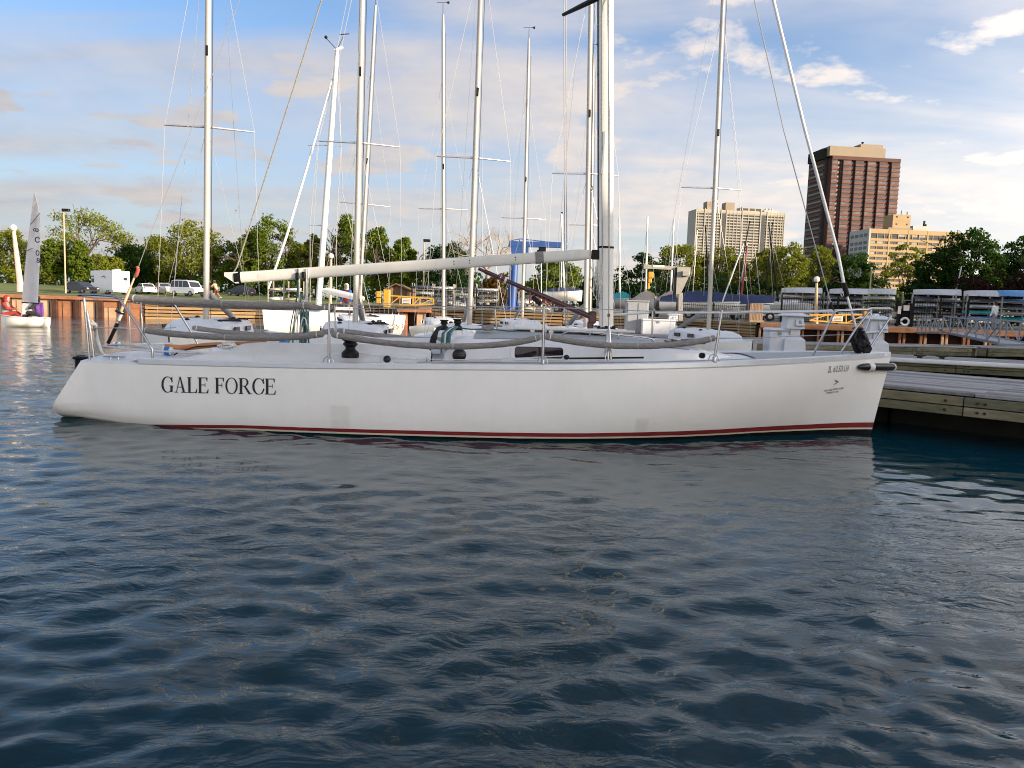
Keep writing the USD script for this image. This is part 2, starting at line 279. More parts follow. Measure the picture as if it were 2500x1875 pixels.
# ---------------------------------------------------------------- water
LOOK['water'] = mat('water', {'g': ('geometry', {}), 'm1': ('mapping', {'scale': (4.2, 8.5, 1.0), 'rotation': (0, 0, .28)}), 'n1': ('noise_texture', {'scale': 1.0, 'detail': 3, 'roughness': .5, 'distortion': .9}),
    'm2': ('mapping', {'scale': (10.0, 24.0, 1.0), 'rotation': (0, 0, -.35)}), 'n2': ('noise_texture', {'scale': 1.0, 'detail': 3, 'roughness': .5, 'distortion': .5}), 'mk': ('noise_texture', {'scale': .55, 'detail': 3}), 'mr': ('map_range', {'range_type': 'smoothstep', 'from_min': .40, 'from_max': .62, 'to_min': .30, 'to_max': 1.0, 'clamp': True}), 'sp': ('separate_xyz', {}), 'ly': ('map_range', {'range_type': 'smoothstep', 'from_min': 4.2, 'from_max': 7.2, 'clamp': True}), 'lx': ('map_range', {'range_type': 'smoothstep', 'from_min': -5.6, 'from_max': -3.6, 'clamp': True}), 'lz': ('map_range', {'range_type': 'smoothstep', 'from_min': 8.0, 'from_max': 5.6, 'clamp': True}), 'l1': ('math', {'math_type': 'multiply'}), 'l2': ('math', {'math_type': 'multiply'}), 'l3': ('math', {'math_type': 'multiply_add', 'value2': -.72, 'value3': 1.0}), 'mk2': ('math', {'math_type': 'multiply'}),
    'b1': ('bump', {'strength': 1.0, 'distance': .020}), 'b2': ('bump', {'distance': .005}), 'p': ('principled_bsdf', {'base_color': (.0011, .0165, .024), 'roughness': .008, 'ior': 1.38})},
    [('g.position', 'm1.vector'), ('m1.vector', 'n1.vector'), ('g.position', 'm2.vector'), ('m2.vector', 'n2.vector'), ('g.position', 'mk.vector'), ('mk.fac', 'mr.value'), ('g.position', 'sp.vector'), ('sp.y', 'ly.value'), ('sp.x', 'lx.value'), ('sp.x', 'lz.value'), ('ly.result', 'l1.value1'), ('lx.result', 'l1.value2'), ('l1.value', 'l2.value1'), ('lz.result', 'l2.value2'), ('l2.value', 'l3.value1'), ('mr.result', 'mk2.value1'), ('l3.value', 'mk2.value2'), ('n1.fac', 'b1.height'), ('mk2.value', 'b1.strength'), ('mk2.value', 'b2.strength'), ('n2.fac', 'b2.height'), ('b1.normal', 'b2.normal'), ('b2.normal', 'p.normal')])
th = np.concatenate([np.radians(np.linspace(-46, 46, 760)), np.radians(np.linspace(46, 314, 120))[1:]])
rr = [1.0]
while rr[-1] < 5.2: rr.append(rr[-1] * 1.08)
while rr[-1] < 80: rr.append(rr[-1] + max(.022, .0068 * rr[-1]) if rr[-1] < 30 else rr[-1] * 1.015)
while rr[-1] < 5000: rr.append(rr[-1] * 1.35)
rr = A(rr); R_, T_ = np.meshgrid(rr, th, indexing='ij'); WX, WY = R_ * np.sin(T_), R_ * np.cos(T_) - 3.0
step = np.gradient(rr)[:, None] + 0 * WX; WZ = np.zeros_like(WX); wr = np.random.default_rng(3)
mod = meshkit.fbm(np.stack([WX * .13, WY * .22, 0 * WX], -1), 3, 5); mod = .55 + 1.0 * np.clip((mod - .3) / .4, 0, 1)
lee = 1 - .62 * np.exp(-(((WX - 0.6) / 4.6) ** 4)) * np.exp(-(((WY - 7.6) / 2.6) ** 2))   # calmer under the lee of the moored hull
for k in range(130):
    lam = 0.11 * (8 ** wr.random()); ang = wr.normal(0.0, .34) + (0.42 if k % 2 else -0.38); d = A([math.sin(ang), -math.cos(ang)])
    q = 2 * math.pi / lam; slope = .030 if lam < .42 else .0105
    fade = np.clip((lam / np.maximum(step, 1e-3) - 2.2) / 2.5, 0, 1) * np.clip((150 - R_) / 60, 0, 1)
    ph = q * (WX * d[0] + WY * d[1]) + wr.random() * 6.28 + 1.6 * np.sin(q * .21 * (WX * d[1] - WY * d[0]) + wr.random() * 6.28)
    WZ += fade * (slope / q) * (np.sin(ph) + .18 * np.cos(2 * ph))
WZ *= mod * lee
wm = MB().grid(np.stack([WX, WY, WZ], -1), flip=True)
single('water', wm, 'water', kind='structure', smooth=True)

# ---------------------------------------------------------------- sea wall (built piece by piece)
def along(x): return A([x, float(wall_y(x))])
TIMB = ['timber_a', 'timber_b', 'timber_c', 'timber_d']
sp = Thing('sheet_pile_wall', 'rusty steel and concrete pile wall with dark ribs along the left shore', 'sea wall', (-33, 49.5, 0))
x = -56.0; k = 0
while x < -24.6:
    p, q = along(x), along(x + 1.45); zt = float(ztop(x)); a = math.atan2(*(q - p)[::-1])
    c = (p + q) / 2
    sp.part('panel', MB().box((c[0], c[1] + .10, zt / 2 - .45), (1.30, .08, zt + .5), a), 'rust_pale' if k % 3 else 'rust')
    if nr.random() < .55: sp.part('rust_plate', MB().box((c[0], c[1] + .04, zt - .42), (1.18, .05, .42), a), 'rust')
    sp.part('pile', MB().box((p[0], p[1] - .02, zt / 2 - .5), (.30, .3, zt + .7), a, .02), 'rust_dark')
    for s in (-.32, .33): sp.part('seam', MB().box((c[0] + s, c[1] + .045, zt / 2 - .5), (.035, .04, zt + .3), a), 'rust_dark')
    sp.part('cap', MB().box((c[0], c[1] + .05, zt - .08), (1.47, .5, .24), a, .01), 'rust'); x += 1.45; k += 1
single('kerb', MB().grid(np.stack([np.stack([A([xx, wall_y(xx) + o, ztop(xx) + .06 - .3 * (o > .9)]) for xx in np.linspace(-57, -24.5, 30)]) for o in (.28, .9, .92)])), 'concrete', kind='structure')
def timber_wall(th_, x0, x1, courses=6, seg=3.0):
    x = x0
    while x < x1 - .2:
        xe = min(x + seg, x1); p, q = along(x), along(xe); a = math.atan2(*(q - p)[::-1]); c = (p + q) / 2; L = np.linalg.norm(q - p); zt = float(ztop(c[0]))
        h = (zt + .1) / courses
        for j in range(courses):
            zc = zt - (j + .5) * h; dy = nr.uniform(-.03, .03)
            th_.part('timber', MB().box((c[0], c[1] + .06 + dy, zc), (L - .03, .2, h * nr.uniform(.66, .80)), a + nr.normal(0, .002), .012), TIMB[nr.integers(4)])
        th_.part('post', MB().box((p[0], p[1] + .28, zt / 2 - .4), (.26, .22, zt + .6), a, .02), 'pile_dark')
        th_.part('backing', MB().box((c[0], c[1] + .34, zt / 2 - .5), (L + .02, .04, zt + .86), a), 'pile_dark'); x = xe
tw = Thing('timber_sea_wall', 'wall of stacked horizontal timbers behind the white sloop and small keelboats', 'sea wall', (-12, 53, 0))
timber_wall(tw, -24.3, -7.9)
tw2 = Thing('timber_sea_wall', 'lit wall of stacked timbers below the boat yard, behind the tall mast', 'sea wall', (5, 52, 0))
timber_wall(tw2, -5.7, 15.4)
# rusty recess with cap between the two timber walls
rb = Thing('rusty_bulkhead', 'rusty steel bulkhead notch with ladder under the yellow gate', 'bulkhead', (-6.8, 52, 0))
pz = P(1000, 760, 52)
rb.part('cap', MB().box((-6.8, 51.85, 1.12), (2.3, .7, .34), 0, .02), 'rust')
for xx in (-7.55, -6.35): rb.part('pile', MB().box((xx, 52.0, .2), (.55, .4, 1.5), 0, .02), 'rust' if xx < -7 else 'rust_pale')
rb.part('back_plate', MB().box((-6.8, 52.5, .2), (2.3, .06, 1.7)), 'rust_dark')
for s in (0, .34): rb.part('ladder_rail', MB().bar((-5.72 + s, 51.6, -.2), (-5.72 + s, 51.6, 1.3), .05), 'rust_dark')
for j in range(6): rb.part('rung', MB().bar((-5.72, 51.6, .02 + j * .22), (-5.38, 51.6, .02 + j * .22), .035), 'rust_dark')
# rusty pile wall on the right
rw = Thing('rusty_pile_wall', 'rust brown steel wall with vertical piles and cap behind the right docks', 'sea wall', (25, 46, 0))
x = 15.5
while x < 38.5:
    p, q = along(x), along(x + 1.1); a = math.atan2(*(q - p)[::-1]); c = (p + q) / 2
    rw.part('cap', MB().box((c[0], c[1] - .05, .86), (1.17, .55, .30), a, .015), 'rust')
    for s in (0, .26): rw.part('pile', MB().box((p[0] + s, p[1] - .05 + .02 * nr.random(), .1), (.13, .28, 1.2), a, .01), 'rust' if nr.random() < .6 else 'rust_pale')
    rw.part('back_plate', MB().box((c[0], c[1] + .42, .1), (1.16, .06, 1.5), a), 'rust_dark'); x += 1.1

# ---------------------------------------------------------------- floating docks
def dock(label, F0, F1, width, zt, zb, L=1.8, pw=.145, rail=None, loc=None, ext=0.0):
    """F0 -> F1: front edge (plan); the deck extends to the left of that direction"""
    F0, F1 = A(F0, float)[:2], A(F1, float)[:2]; t = (F1 - F0); Ltot = np.linalg.norm(t); t /= Ltot; nrm = A([-t[1], t[0]]); ang = math.atan2(t[1], t[0])
    d = Thing('floating_dock', label, 'dock', (*((F0 + F1) / 2), 0))
    n = int(width / pw)
    cuts = [0.0]
    while cuts[-1] < Ltot - .3: cuts.append(min(cuts[-1] + 3.6, Ltot))
    for i in range(n):
        for a, b in zip(cuts[:-1], cuts[1:]):
            c = F0 + t * (a + b) / 2 + nrm * (i + .5) * pw; d.part('plank', MB().box((*c, zt - .02 + nr.normal(0, .0022)), (b - a - .008, pw - .012, .04), ang + nr.normal(0, .0006), .004), 'dock_plank_%s' % 'abc'[nr.integers(3)])
    cuts = [0.0]
    while cuts[-1] < Ltot - .3: cuts.append(min(cuts[-1] + L, Ltot))
    for side, off in ((-1, -.03), (1, width + .03)):
        for a, b in zip(cuts[:-1], cuts[1:]):
            h = (zt - .045 - zb) / 2
            for j in range(2):
                c = F0 + t * (a + b) / 2 + nrm * (off + nr.normal(0, .004)); d.part('fascia_board', MB().box((*c, zb + h * (j + .5)), (b - a - .012, .055, h - .012), ang, .006), 'dock_fascia_%s' % 'abc'[nr.integers(3)])
    bo = MB()
    for a in cuts[:-1]:
        for q in (.16, .24, L - .2):
            for j in range(2): c = F0 + t * min(a + q, Ltot - .1) - nrm * .062; bo.ball((*c, zb + (zt - .045 - zb) * (.27 + .46 * j)), (.018, .018, .018), 1)
    d.part('bolts', bo, 'rust_dark', kind='stuff')
    for e in (0, Ltot):
        c = F0 + t * e + nrm * width / 2; d.part('end_board', MB().box((*c, (zt - .05 + zb) / 2), (.05, width - .1, zt - .05 - zb), ang), 'dock_fascia_b')
    k = 0.9
    while k < Ltot - .4:
        for w_ in (width * .62,):
            c = F0 + t * k + nrm * w_; d.part('float', MB().box((*c, (zb - .35) / 2 + .05), (2.56, width * .62, zb + .35), ang, .05), 'pile_dark')  # near-black floats, sized to fill in the shade under the dock
        k += 2.6
    if rail: d.part('edge_pipe', MB().tube([(*(F0 - nrm * .09), zt - .03), (*(F1 - nrm * .09), zt - .03)], .055, 10), 'pipe_white', True)
    return d, F0, t, nrm, ang
a, b = P(2172, 942, 10.0), P(2500, 972, 8.9); tt = (b - a)[:2] / np.linalg.norm((b - a)[:2]); a0 = a[:2] - tt * 2.6
D1, *_ = dock('weathered grey walkway dock in front of the bow, nearest dock on the right', a0, a0 + tt * 10, 3.55, .62, .33, 1.75)
a, b = P(2186, 875, 17.2), P(2500, 891, 16.2); tt = (b - a)[:2] / np.linalg.norm((b - a)[:2]); a0 = a[:2] - tt * 2.6
D2, F2, t2, n2, a2 = dock('middle floating dock with white pipe along its mossy edge', a0, a0 + tt * 9.5, 2.4, .62, .36, 1.9, rail=True)
a, b = P(1758, 835.5, 23.5), P(2500, 850, 27.2); tt = (b - a)[:2] / np.linalg.norm((b - a)[:2]); a0 = a[:2] - tt * 2.0
D3, *_ = dock('farthest floating dock with mossy boards in front of the rusty wall', a0, a0 + tt * 12.3, 1.9, .62, .30, 2.4)
D3b, *_ = dock('second section of the far dock beyond the dark gap', a0 + tt * 12.75, a0 + tt * 21, 1.9, .62, .30, 2.4)
for (px, py, Y) in [(2246, 867, 17.6), (2300, 868, 17.6)]:
    c = P(px, py, Y); c[2] = .62; cl = Thing('dock_cleat', 'steel mooring cleat on the middle dock, ' + ('left one' if px < 2280 else 'right one'), 'cleat', c)
    cl.part('base', MB().box(c + A([0, 0, .02]), (.1, .06, .04), 0, .005), 'pile_dark'); cl.part('horns', MB().tube([c + A([-.14, 0, .07]), c + A([-.05, 0, .055]), c + A([.05, 0, .055]), c + A([.14, 0, .07])], .018, 6), 'pile_dark', True)
def pedestal(label, px, pyb, Y, h=1.0, txt=None, w=.33):
    c = P(px, pyb, Y); c[2] = .62; T = Thing('power_pedestal', label, 'pedestal', c, 'power pedestals on the docks'); s = h / 1.0
    def fr(mb, z0, w0, z1, w1, dx=0, dy=0):
        v = A([(sx * w_ / 2 + dx, sy * w_ / 2 + dy, z) for z, w_ in ((z0, w0), (z1, w1)) for sx, sy in ((-1, -1), (1, -1), (1, 1), (-1, 1))]) * s + c
        return mb.add(v, [(0, 3, 2, 1), (4, 5, 6, 7), (0, 1, 5, 4), (1, 2, 6, 5), (2, 3, 7, 6), (3, 0, 4, 7)])
    T.part('base', fr(fr(MB(), 0, w * 1.5, .34, w * 1.35), .34, w * 1.35, .42, w * .82), 'pedestal_white')
    T.part('column', fr(MB(), .42, w * .82, .60, w * .80), 'pedestal_white'); T.part('head', fr(MB(), .60, w * 1.18, .86, w * 1.05), 'pedestal_white')
    T.part('collar', fr(fr(MB(), .57, w * .9, .585, w * 1.25), .585, w * 1.25, .60, w * 1.2), 'pedestal_white')
    T.part('cap', fr(fr(fr(MB(), .862, w * 1.62, .885, w * 1.62), .885, w * 1.6, .95, w * .7), .95, w * .34, .99, w * .28), 'pedestal_white')
    hd = T.part('outlet_hood', MB().add(A([(-.09, -w * .56, .63), (.09, -w * .56, .63), (.09, -w * .56, .80), (-.09, -w * .56, .80), (-.09, -w * .80, .66), (.09, -w * .80, .66), (.09, -w * .58, .80), (-.09, -w * .58, .80)]) * s + A([.08 * s, 0, 0]) + c, [(0, 3, 2, 1), (4, 5, 6, 7), (0, 1, 5, 4), (1, 2, 6, 5), (2, 3, 7, 6), (3, 0, 4, 7)]), 'pedestal_white')
    T.part('latch', MB().box(c + A([-.10, -w * .42, .50]) * s, (.03 * s, .02, .12 * s)), 'pedestal_grey')
    T.part('louvre', MB().box(c + A([-.02, -w * .76, .05]) * s, (.2 * s, .02, .025 * s)), 'pile_dark')
    if txt:
        m = meshkit.text_mesh(txt, .075 * s, .004); v = np.array(m.vertices); v -= v.mean(0); n_ = A([0, -.14, -.22]); n_ /= np.linalg.norm(n_); up = A([0, .22 * .0 + .84, -.0])
        u3 = A([0, .53, .85]); T.part('number', (c + A([.08, -w * .705, .735]) * s + A([0, -.012, 0]) + v[:, :1] * A([1, 0, 0]) + v[:, 1:2] * u3 + v[:, 2:] * A([0, -.85, .53]), m.faces), 'lettering')
    return T
pedestal('white dock pedestal numbered 8 beside the white dock box', 1930, 866, 17.4, 1.02, '8')
pedestal('white dock pedestal partly behind the bow pulpit and anchor bag', 2130, 873, 17.0, 1.0, '5', .34)
pedestal('small far pedestal behind the middle of the near yacht', 1640, 821, 30, .92, 'F')
def dock_box(label, px, pyb, Y, size, look='pedestal_white'):
    c = P(px, pyb, Y); c[2] = .62; T = Thing('dock_box', label, 'dock box', c); a, b, h = size
    T.part('body', MB().box(c + A([0, 0, h * .42]), (a, b, h * .84), 0, .03), look); T.part('lid', MB().box(c + A([0, 0, h * .90]), (a + .05, b + .05, h * .14), 0, .04), look)
    T.part('hasp', MB().box(c + A([0, -b / 2 - .03, h * .8]), (.06, .02, .09)), 'pedestal_grey')
dock_box('white dock box beside the pedestal numbered 8', 1891, 866, 17.5, (.42, .5, .62))
dock_box('low white dock box in front of the grey cabinet', 1603, 823, 29.5, (1.25, .6, .62))
c = P(1551, 823, 29.8); c[2] = .62; cab = Thing('utility_cabinet', 'tall grey utility cabinet on the far dock, right of the tall mast', 'cabinet', c)
cab.part('body', MB().box(c + A([0, 0, .62]), (.85, .5, 1.24), 0, .02), 'pedestal_grey'); cab.part('door', MB().box(c + A([-.2, -.262, .64]), (.36, .02, 1.1), 0, .008), 'pedestal_grey'); cab.part('door', MB().box(c + A([.2, -.262, .64]), (.36, .02, 1.1), 0, .008), 'pedestal_grey')
cab.part('top', MB().box(c + A([0, 0, 1.27]), (.92, .57, .06), 0, .02), 'pedestal_grey')
a0 = P(1490, 831, 29); a0[2] = .62
D4, *_ = dock('finger dock carrying the grey cabinet behind the small keelboats', (a0[0] - 6, a0[1] - .6), (a0[0] + 6.5, a0[1] - 2.2), 2.0, .62, .3, 2.4)
# ---------------------------------------------------------------- trees
def tree(px, pt, D, w_px, kind, look, label, group=None, bark='bark', density=1.0, leafs=.34, name=None, pos=None, H=None, Wd=None, base_frac=.25, dz=0):
    r = np.random.default_rng(int(px * 7 + pt + D * 13))
    if pos is None:
        q = P(px, pt, D); b = A([q[0], D, float(ground_z(q[0], D))]); H = q[2] - b[2]; Wd = w_px / FPX * D
    else: b = A([pos[0], pos[1], 1.1])
    nm = name or {'conic': 'leafy_tree', 'round': 'leafy_tree', 'open': 'open_tree', 'bare': 'bare_tree', 'bush': 'bush'}[kind]
    T = Thing(nm, label, 'bush' if kind == 'bush' else 'tree', b, group)
    R = Wd / 2; segs = []; tips = []
    def grow(p, d, L, rad, lev):
        n = 3; pts = [p]; q = p.copy(); dd = d.copy()
        for i in range(n):
            dd = dd + r.normal(0, .13, 3) + A([0, 0, .05]); dd /= np.linalg.norm(dd); q = q + dd * L / n; pts.append(q)
        segs.append((pts, np.linspace(rad, rad * .62, n + 1)))
        if lev == 0: tips.append(q); tips.append(pts[2]); return
        for i in range(r.integers(3, 5)):
            an = r.uniform(0, 6.28); sp = r.uniform(.45, .95); e = np.cross(dd, [math.cos(an), math.sin(an), .2]); e /= np.linalg.norm(e)
            nd = dd * math.cos(sp) + e * math.sin(sp); grow(pts[r.integers(2, 4)], nd, L * r.uniform(.6, .85), rad * .55, lev - 1)
    trunk_h = H * (base_frac if kind != 'bush' else .05)
    if kind != 'bush':
        tr = max(.12, H * .022)
        pts = [b + A([0, 0, -.3]), b + A([r.normal(0, .1), 0, trunk_h * .5]), b + A([r.normal(0, .25), 0, trunk_h])]
        segs.append((pts, [tr * 1.35, tr, tr * .85]))
        for i in range(5 if kind in ('open', 'bare') else 4):
            an = i * 1.3 + r.uniform(0, .8); up = .75 if kind in ('open', 'bare') else 1.2
            d = A([math.cos(an), math.sin(an), up]); d /= np.linalg.norm(d); grow(pts[2], d, H * .30, tr * .6, 2 if kind != 'bare' else 3)
    # crown: clumps inside an uneven envelope
    if kind != 'bare':
        n = int({'open': 60, 'round': 105, 'conic': 95, 'bush': 48}[kind] * density)
        base = trunk_h * .55
        C = []
        while len(C) < n:
            u = r.normal(0, 1, 3); u /= np.linalg.norm(u); rad = r.uniform(.35, 1.0) ** .5
            z = u[2] * rad
            if kind == 'conic': wz = 1.05 - .75 * (z * .5 + .5); c = A([u[0] * rad * wz * 1.15, u[1] * rad * wz * 1.15, z])
            elif kind == 'open': c = A([u[0] * rad, u[1] * rad, abs(z) * 1.0 if r.random() < .75 else z])
            else: c = A([u[0] * rad, u[1] * rad, z])
            lump = .80 + .32 * meshkit.noise(A([[c[0] * 1.7 + px, c[1] * 1.7, c[2] * 1.9]]), int(px))[0]
            c = A([c[0] * R * .84 * lump, c[1] * R * .84 * lump, (c[2] * .5 + .5) * (H - base) * .96 * (.88 + .14 * lump)])
            C.append(b + A([0, 0, base]) + c)
        C = A(C)
        if tips and kind == 'open':
            tp = A(tips); s_ = (H - .3) / max((tp[:, 2] - b[2]).max(), 1); C = np.vstack([C[:n // 2], tp[r.integers(0, len(tp), n // 2)] + r.normal(0, .5, (n // 2, 3))])
        C[:, 2] = np.minimum(C[:, 2], b[2] + H - leafs)
        per = int({'open': 52, 'round': 66, 'conic': 66, 'bush': 66}[kind])
        cs = R * (.24 if kind != 'open' else .20)
        off = r.normal(0, 1, (len(C), per, 3)); off /= np.linalg.norm(off, axis=2, keepdims=True); off *= (r.random((len(C), per, 1)) ** .45) * cs; off[:, :, 2] *= .62
        c = (C[:, None] + off).reshape(-1, 3); m = len(c)
        c[:, 2] = np.minimum(c[:, 2], b[2] + H + .1)
        u = r.normal(0, 1, (m, 3)); u /= np.linalg.norm(u, axis=1, keepdims=True); w_ = np.cross(u, r.normal(0, 1, (m, 3))); w_ /= np.linalg.norm(w_, axis=1, keepdims=True)
        s_ = leafs * r.uniform(.6, 1.25, (m, 1)); v = np.stack([c - u * s_ * .6, c + w_ * s_ * .38, c + u * s_ * .6, c - w_ * s_ * .38], 1).reshape(-1, 3)
        T.part('crown' if kind != 'bush' else 'foliage', MB().add(v, np.arange(4 * m).reshape(-1, 4)), look)
    if segs:
        tb = MB()
        for pts, rd in segs: tb.tube(pts, rd, 6 if rd[0] > .08 else 4, cap=False)
        T.part('trunk', tb, bark, True)
    return T
TREES = [ # px, top, D, width px, kind, foliage, label, bark, extra
 (18, 560, 130, 150, 'round', 'leaf_olive', 'yellow-green tree at the left edge behind the dinghy sail', 'bark', {}),
 (205, 512, 122, 225, 'open', 'leaf_olive', 'tall airy honey locust with spreading see-through crown, tallest at left', 'bark', {'base_frac': .38}),
 (135, 582, 114, 78, 'round', 'leaf_mid', 'dark green bushy tree between the sail and the lamp post', 'bark_dark', {}),
 (192, 580, 113, 82, 'conic', 'leaf_mid', 'dark green bushy tree right of the lamp post, under the airy locust', 'bark_dark', {}),
 (255, 622, 118, 100, 'round', 'leaf_olive', 'small light green tree above the camper roof', 'bark', {}),
 (322, 598, 126, 120, 'round', 'leaf_dark', 'dark olive tree between the airy locust and the big maple', 'bark_dark', {}),
 (392, 570, 130, 120, 'round', 'leaf_olive', 'yellowish tree left of the first keelboat mast', 'bark', {}),
 (462, 535, 120, 190, 'round', 'leaf_olive', 'broad tree with rounded crown behind the passenger van', 'bark', {'base_frac': .2}),
 (560, 585, 122, 130, 'round', 'leaf_mid', 'mid green tree with dark trunk above the dark hatchback', 'bark_dark', {'base_frac': .3}),
 (612, 565, 116, 80, 'round', 'leaf_mid', 'lower green tree left of the tall tufted locust', 'bark', {}),
 (664, 520, 118, 140, 'round', 'leaf_mid', 'tall tree with tufted top above the boom end', 'bark', {'density': .9}),
 (742, 585, 120, 100, 'round', 'leaf_olive', 'light yellow-green tree above the middle of the boom', 'bark', {}),
 (776, 562, 122, 70, 'round', 'leaf_mid', 'narrow green tree behind the white mast', 'bark', {}),
 (848, 519, 118, 115, 'conic', 'leaf_mid', 'tall pointed tree behind the second keelboat mast', 'bark', {}),
 (925, 543, 112, 120, 'conic', 'leaf_mid', 'green cone-shaped tree right of the second keelboat mast', 'bark', {}),
 (985, 575, 110, 85, 'round', 'leaf_mid', 'lower green tree right of the cone-shaped tree', 'bark', {}),
 (1095, 590, 108, 150, 'round', 'leaf_deep', 'dark oak-like tree behind the third keelboat mast', 'bark_dark', {'base_frac': .3}),
 (1195, 548, 92, 110, 'bare', 'leaf_rust', 'leafless pale tree left of the blue crane', 'bark_pale', {'base_frac': .45}),
 (1225, 668, 86, 130, 'bush', 'leaf_rust', 'rust-brown bush at the foot of the leafless tree', 'bark', {}),
 (1358, 628, 92, 140, 'round', 'leaf_mid', 'green tree between the blue crane and the tall mast', 'bark_dark', {}),
 (1580, 612, 100, 130, 'open', 'leaf_deep', 'dark airy tree right of the tall mast', 'bark_dark', {'density': 1.3}),
 (1660, 594, 112, 170, 'round', 'leaf_yellow', 'yellow-green tree left of the pale apartment slab', 'bark_dark', {'base_frac': .4}),
 (1775, 606, 112, 150, 'round', 'leaf_yellow', 'yellow-green tree in front of the pale apartment slab', 'bark_dark', {'base_frac': .42, 'density': .9}),
 (1868, 600, 108, 110, 'open', 'leaf_yellow', 'thin yellow tree at the right edge of the pale apartment slab', 'bark_dark', {'density': 1.4}),
 (1930, 592, 96, 130, 'round', 'leaf_olive', 'green tree with bent dark trunk above the globe lamp', 'bark_dark', {'base_frac': .35}),
 (2005, 598, 100, 110, 'round', 'leaf_yellow', 'golden tree at the foot of the brown tower', 'bark_dark', {'base_frac': .35}),
 (2085, 610, 88, 120, 'round', 'leaf_dark', 'dark green tree between the brown tower and yellow building', 'bark_dark', {'base_frac': .35}),
 (2215, 590, 92, 110, 'open', 'leaf_olive', 'thin tree in front of the yellow building', 'bark_dark', {'density': .9}),
 (2296, 600, 80, 130, 'round', 'leaf_dark', 'dark tree covering the right end of the yellow building', 'bark_dark', {'base_frac': .3}),
 (2372, 552, 76, 170, 'round', 'leaf_dark', 'large dark green tree right of the yellow building, tallest at right', 'bark_dark', {'base_frac': .32, 'density': 1.25}),
 (2440, 640, 82, 120, 'round', 'leaf_olive', 'light green tree between the two dark trees at the right edge', 'bark_dark', {}),
 (2510, 566, 76, 120, 'round', 'leaf_dark', 'dark tree cut by the right edge of the view', 'bark_dark', {'base_frac': .32}),
 (2020, 690, 90, 130, 'bush', 'leaf_deep', 'dark bush behind the globe lamp on the right', 'bark', {}),
 (2120, 672, 90, 150, 'bush', 'leaf_deep', 'dark bush below the yellow building', 'bark', {}),
 (2188, 705, 70, 44, 'bush', 'leaf_bright', 'small bright yellow-green bush among the dark bushes', 'bark', {}),
 (2250, 680, 78, 120, 'bush', 'leaf_deep', 'dark bush below the large dark green tree', 'bark', {}),
 (2370, 672, 62, 170, 'bush', 'leaf_brown', 'reddish brown leafless shrub left of centre on the right bank', 'bark', {}),
 (2470, 652, 60, 170, 'bush', 'leaf_brown', 'reddish brown leafless shrub at the right edge', 'bark', {}),
 (1560, 690, 98, 120, 'bush', 'leaf_deep', 'dark bush right of the tall mast foot', 'bark', {}),
 (1660, 684, 98, 130, 'bush', 'leaf_dark', 'dark green bush behind the grey crane', 'bark', {}),
 (1760, 668, 96, 130, 'bush', 'leaf_deep', 'dark bush in front of the pale apartment slab', 'bark', {}),
 (1850, 676, 96, 120, 'bush', 'leaf_dark', 'dark bush behind the red mast', 'bark', {}),
 (1930, 690, 94, 100, 'bush', 'leaf_olive', 'olive bush below the green tree with bent trunk', 'bark', {}),
 (80, 650, 128, 130, 'bush', 'leaf_olive', 'olive bush behind the dinghy sail', 'bark', {}),
 (300, 655, 132, 140, 'bush', 'leaf_dark', 'dark bush behind the camper', 'bark', {}),
 (420, 660, 132, 130, 'bush', 'leaf_dark', 'dark bush behind the passenger van', 'bark', {}),
 (620, 655, 132, 130, 'bush', 'leaf_dark', 'dark bush behind the boom end', 'bark', {}),
 (720, 652, 132, 120, 'bush', 'leaf_mid', 'green bush below the light yellow-green tree', 'bark', {}),
 (880, 650, 124, 160, 'bush', 'leaf_dark', 'dark bush behind the brown shed', 'bark', {}),
 (1010, 655, 122, 130, 'bush', 'leaf_deep', 'dark bush right of the brown shed', 'bark', {}),
 (1460, 672, 100, 130, 'bush', 'leaf_deep', 'dark bush behind the tall mast', 'bark', {}),
]
for (px, pt, D, w, kind, lk, lab, bk, ex) in TREES:
    tree(px, pt, D, w, kind, lk, lab, bark=bk, leafs=.33 if D > 100 else (.27 if D > 70 else .22), **ex)
# the wooded bank goes on to the right, out of view; it is what shades the docks and the near yacht
for i, (x, y, h, w) in enumerate([(47, -33, 13.7, 14), (50, -25, 13.7, 14), (46, -19, 13.5, 14), (51, -14, 13.6, 14), (46, -9, 13, 13), (51, -2, 12.6, 13), (47, 4, 11.5, 12), (51, 11, 11, 12), (47, 19, 11, 12), (52, 26, 10, 11), (50, 42, 12, 12), (58, 50, 13, 13), (66, 58, 13, 13), (74, 66, 13, 13), (54, 47, 11, 11), (57, -18, 14.5, 15), (57, -28, 14.5, 15)]):
    tree(3000 + 37 * i, 0, 50, 0, 'round', 'leaf_dark', 'dark green tree on the wooded bank to the right, outside the view', 'trees on the right bank', 'bark_dark', 2.4, .9, pos=(x, y), H=h, Wd=w, base_frac=.08)

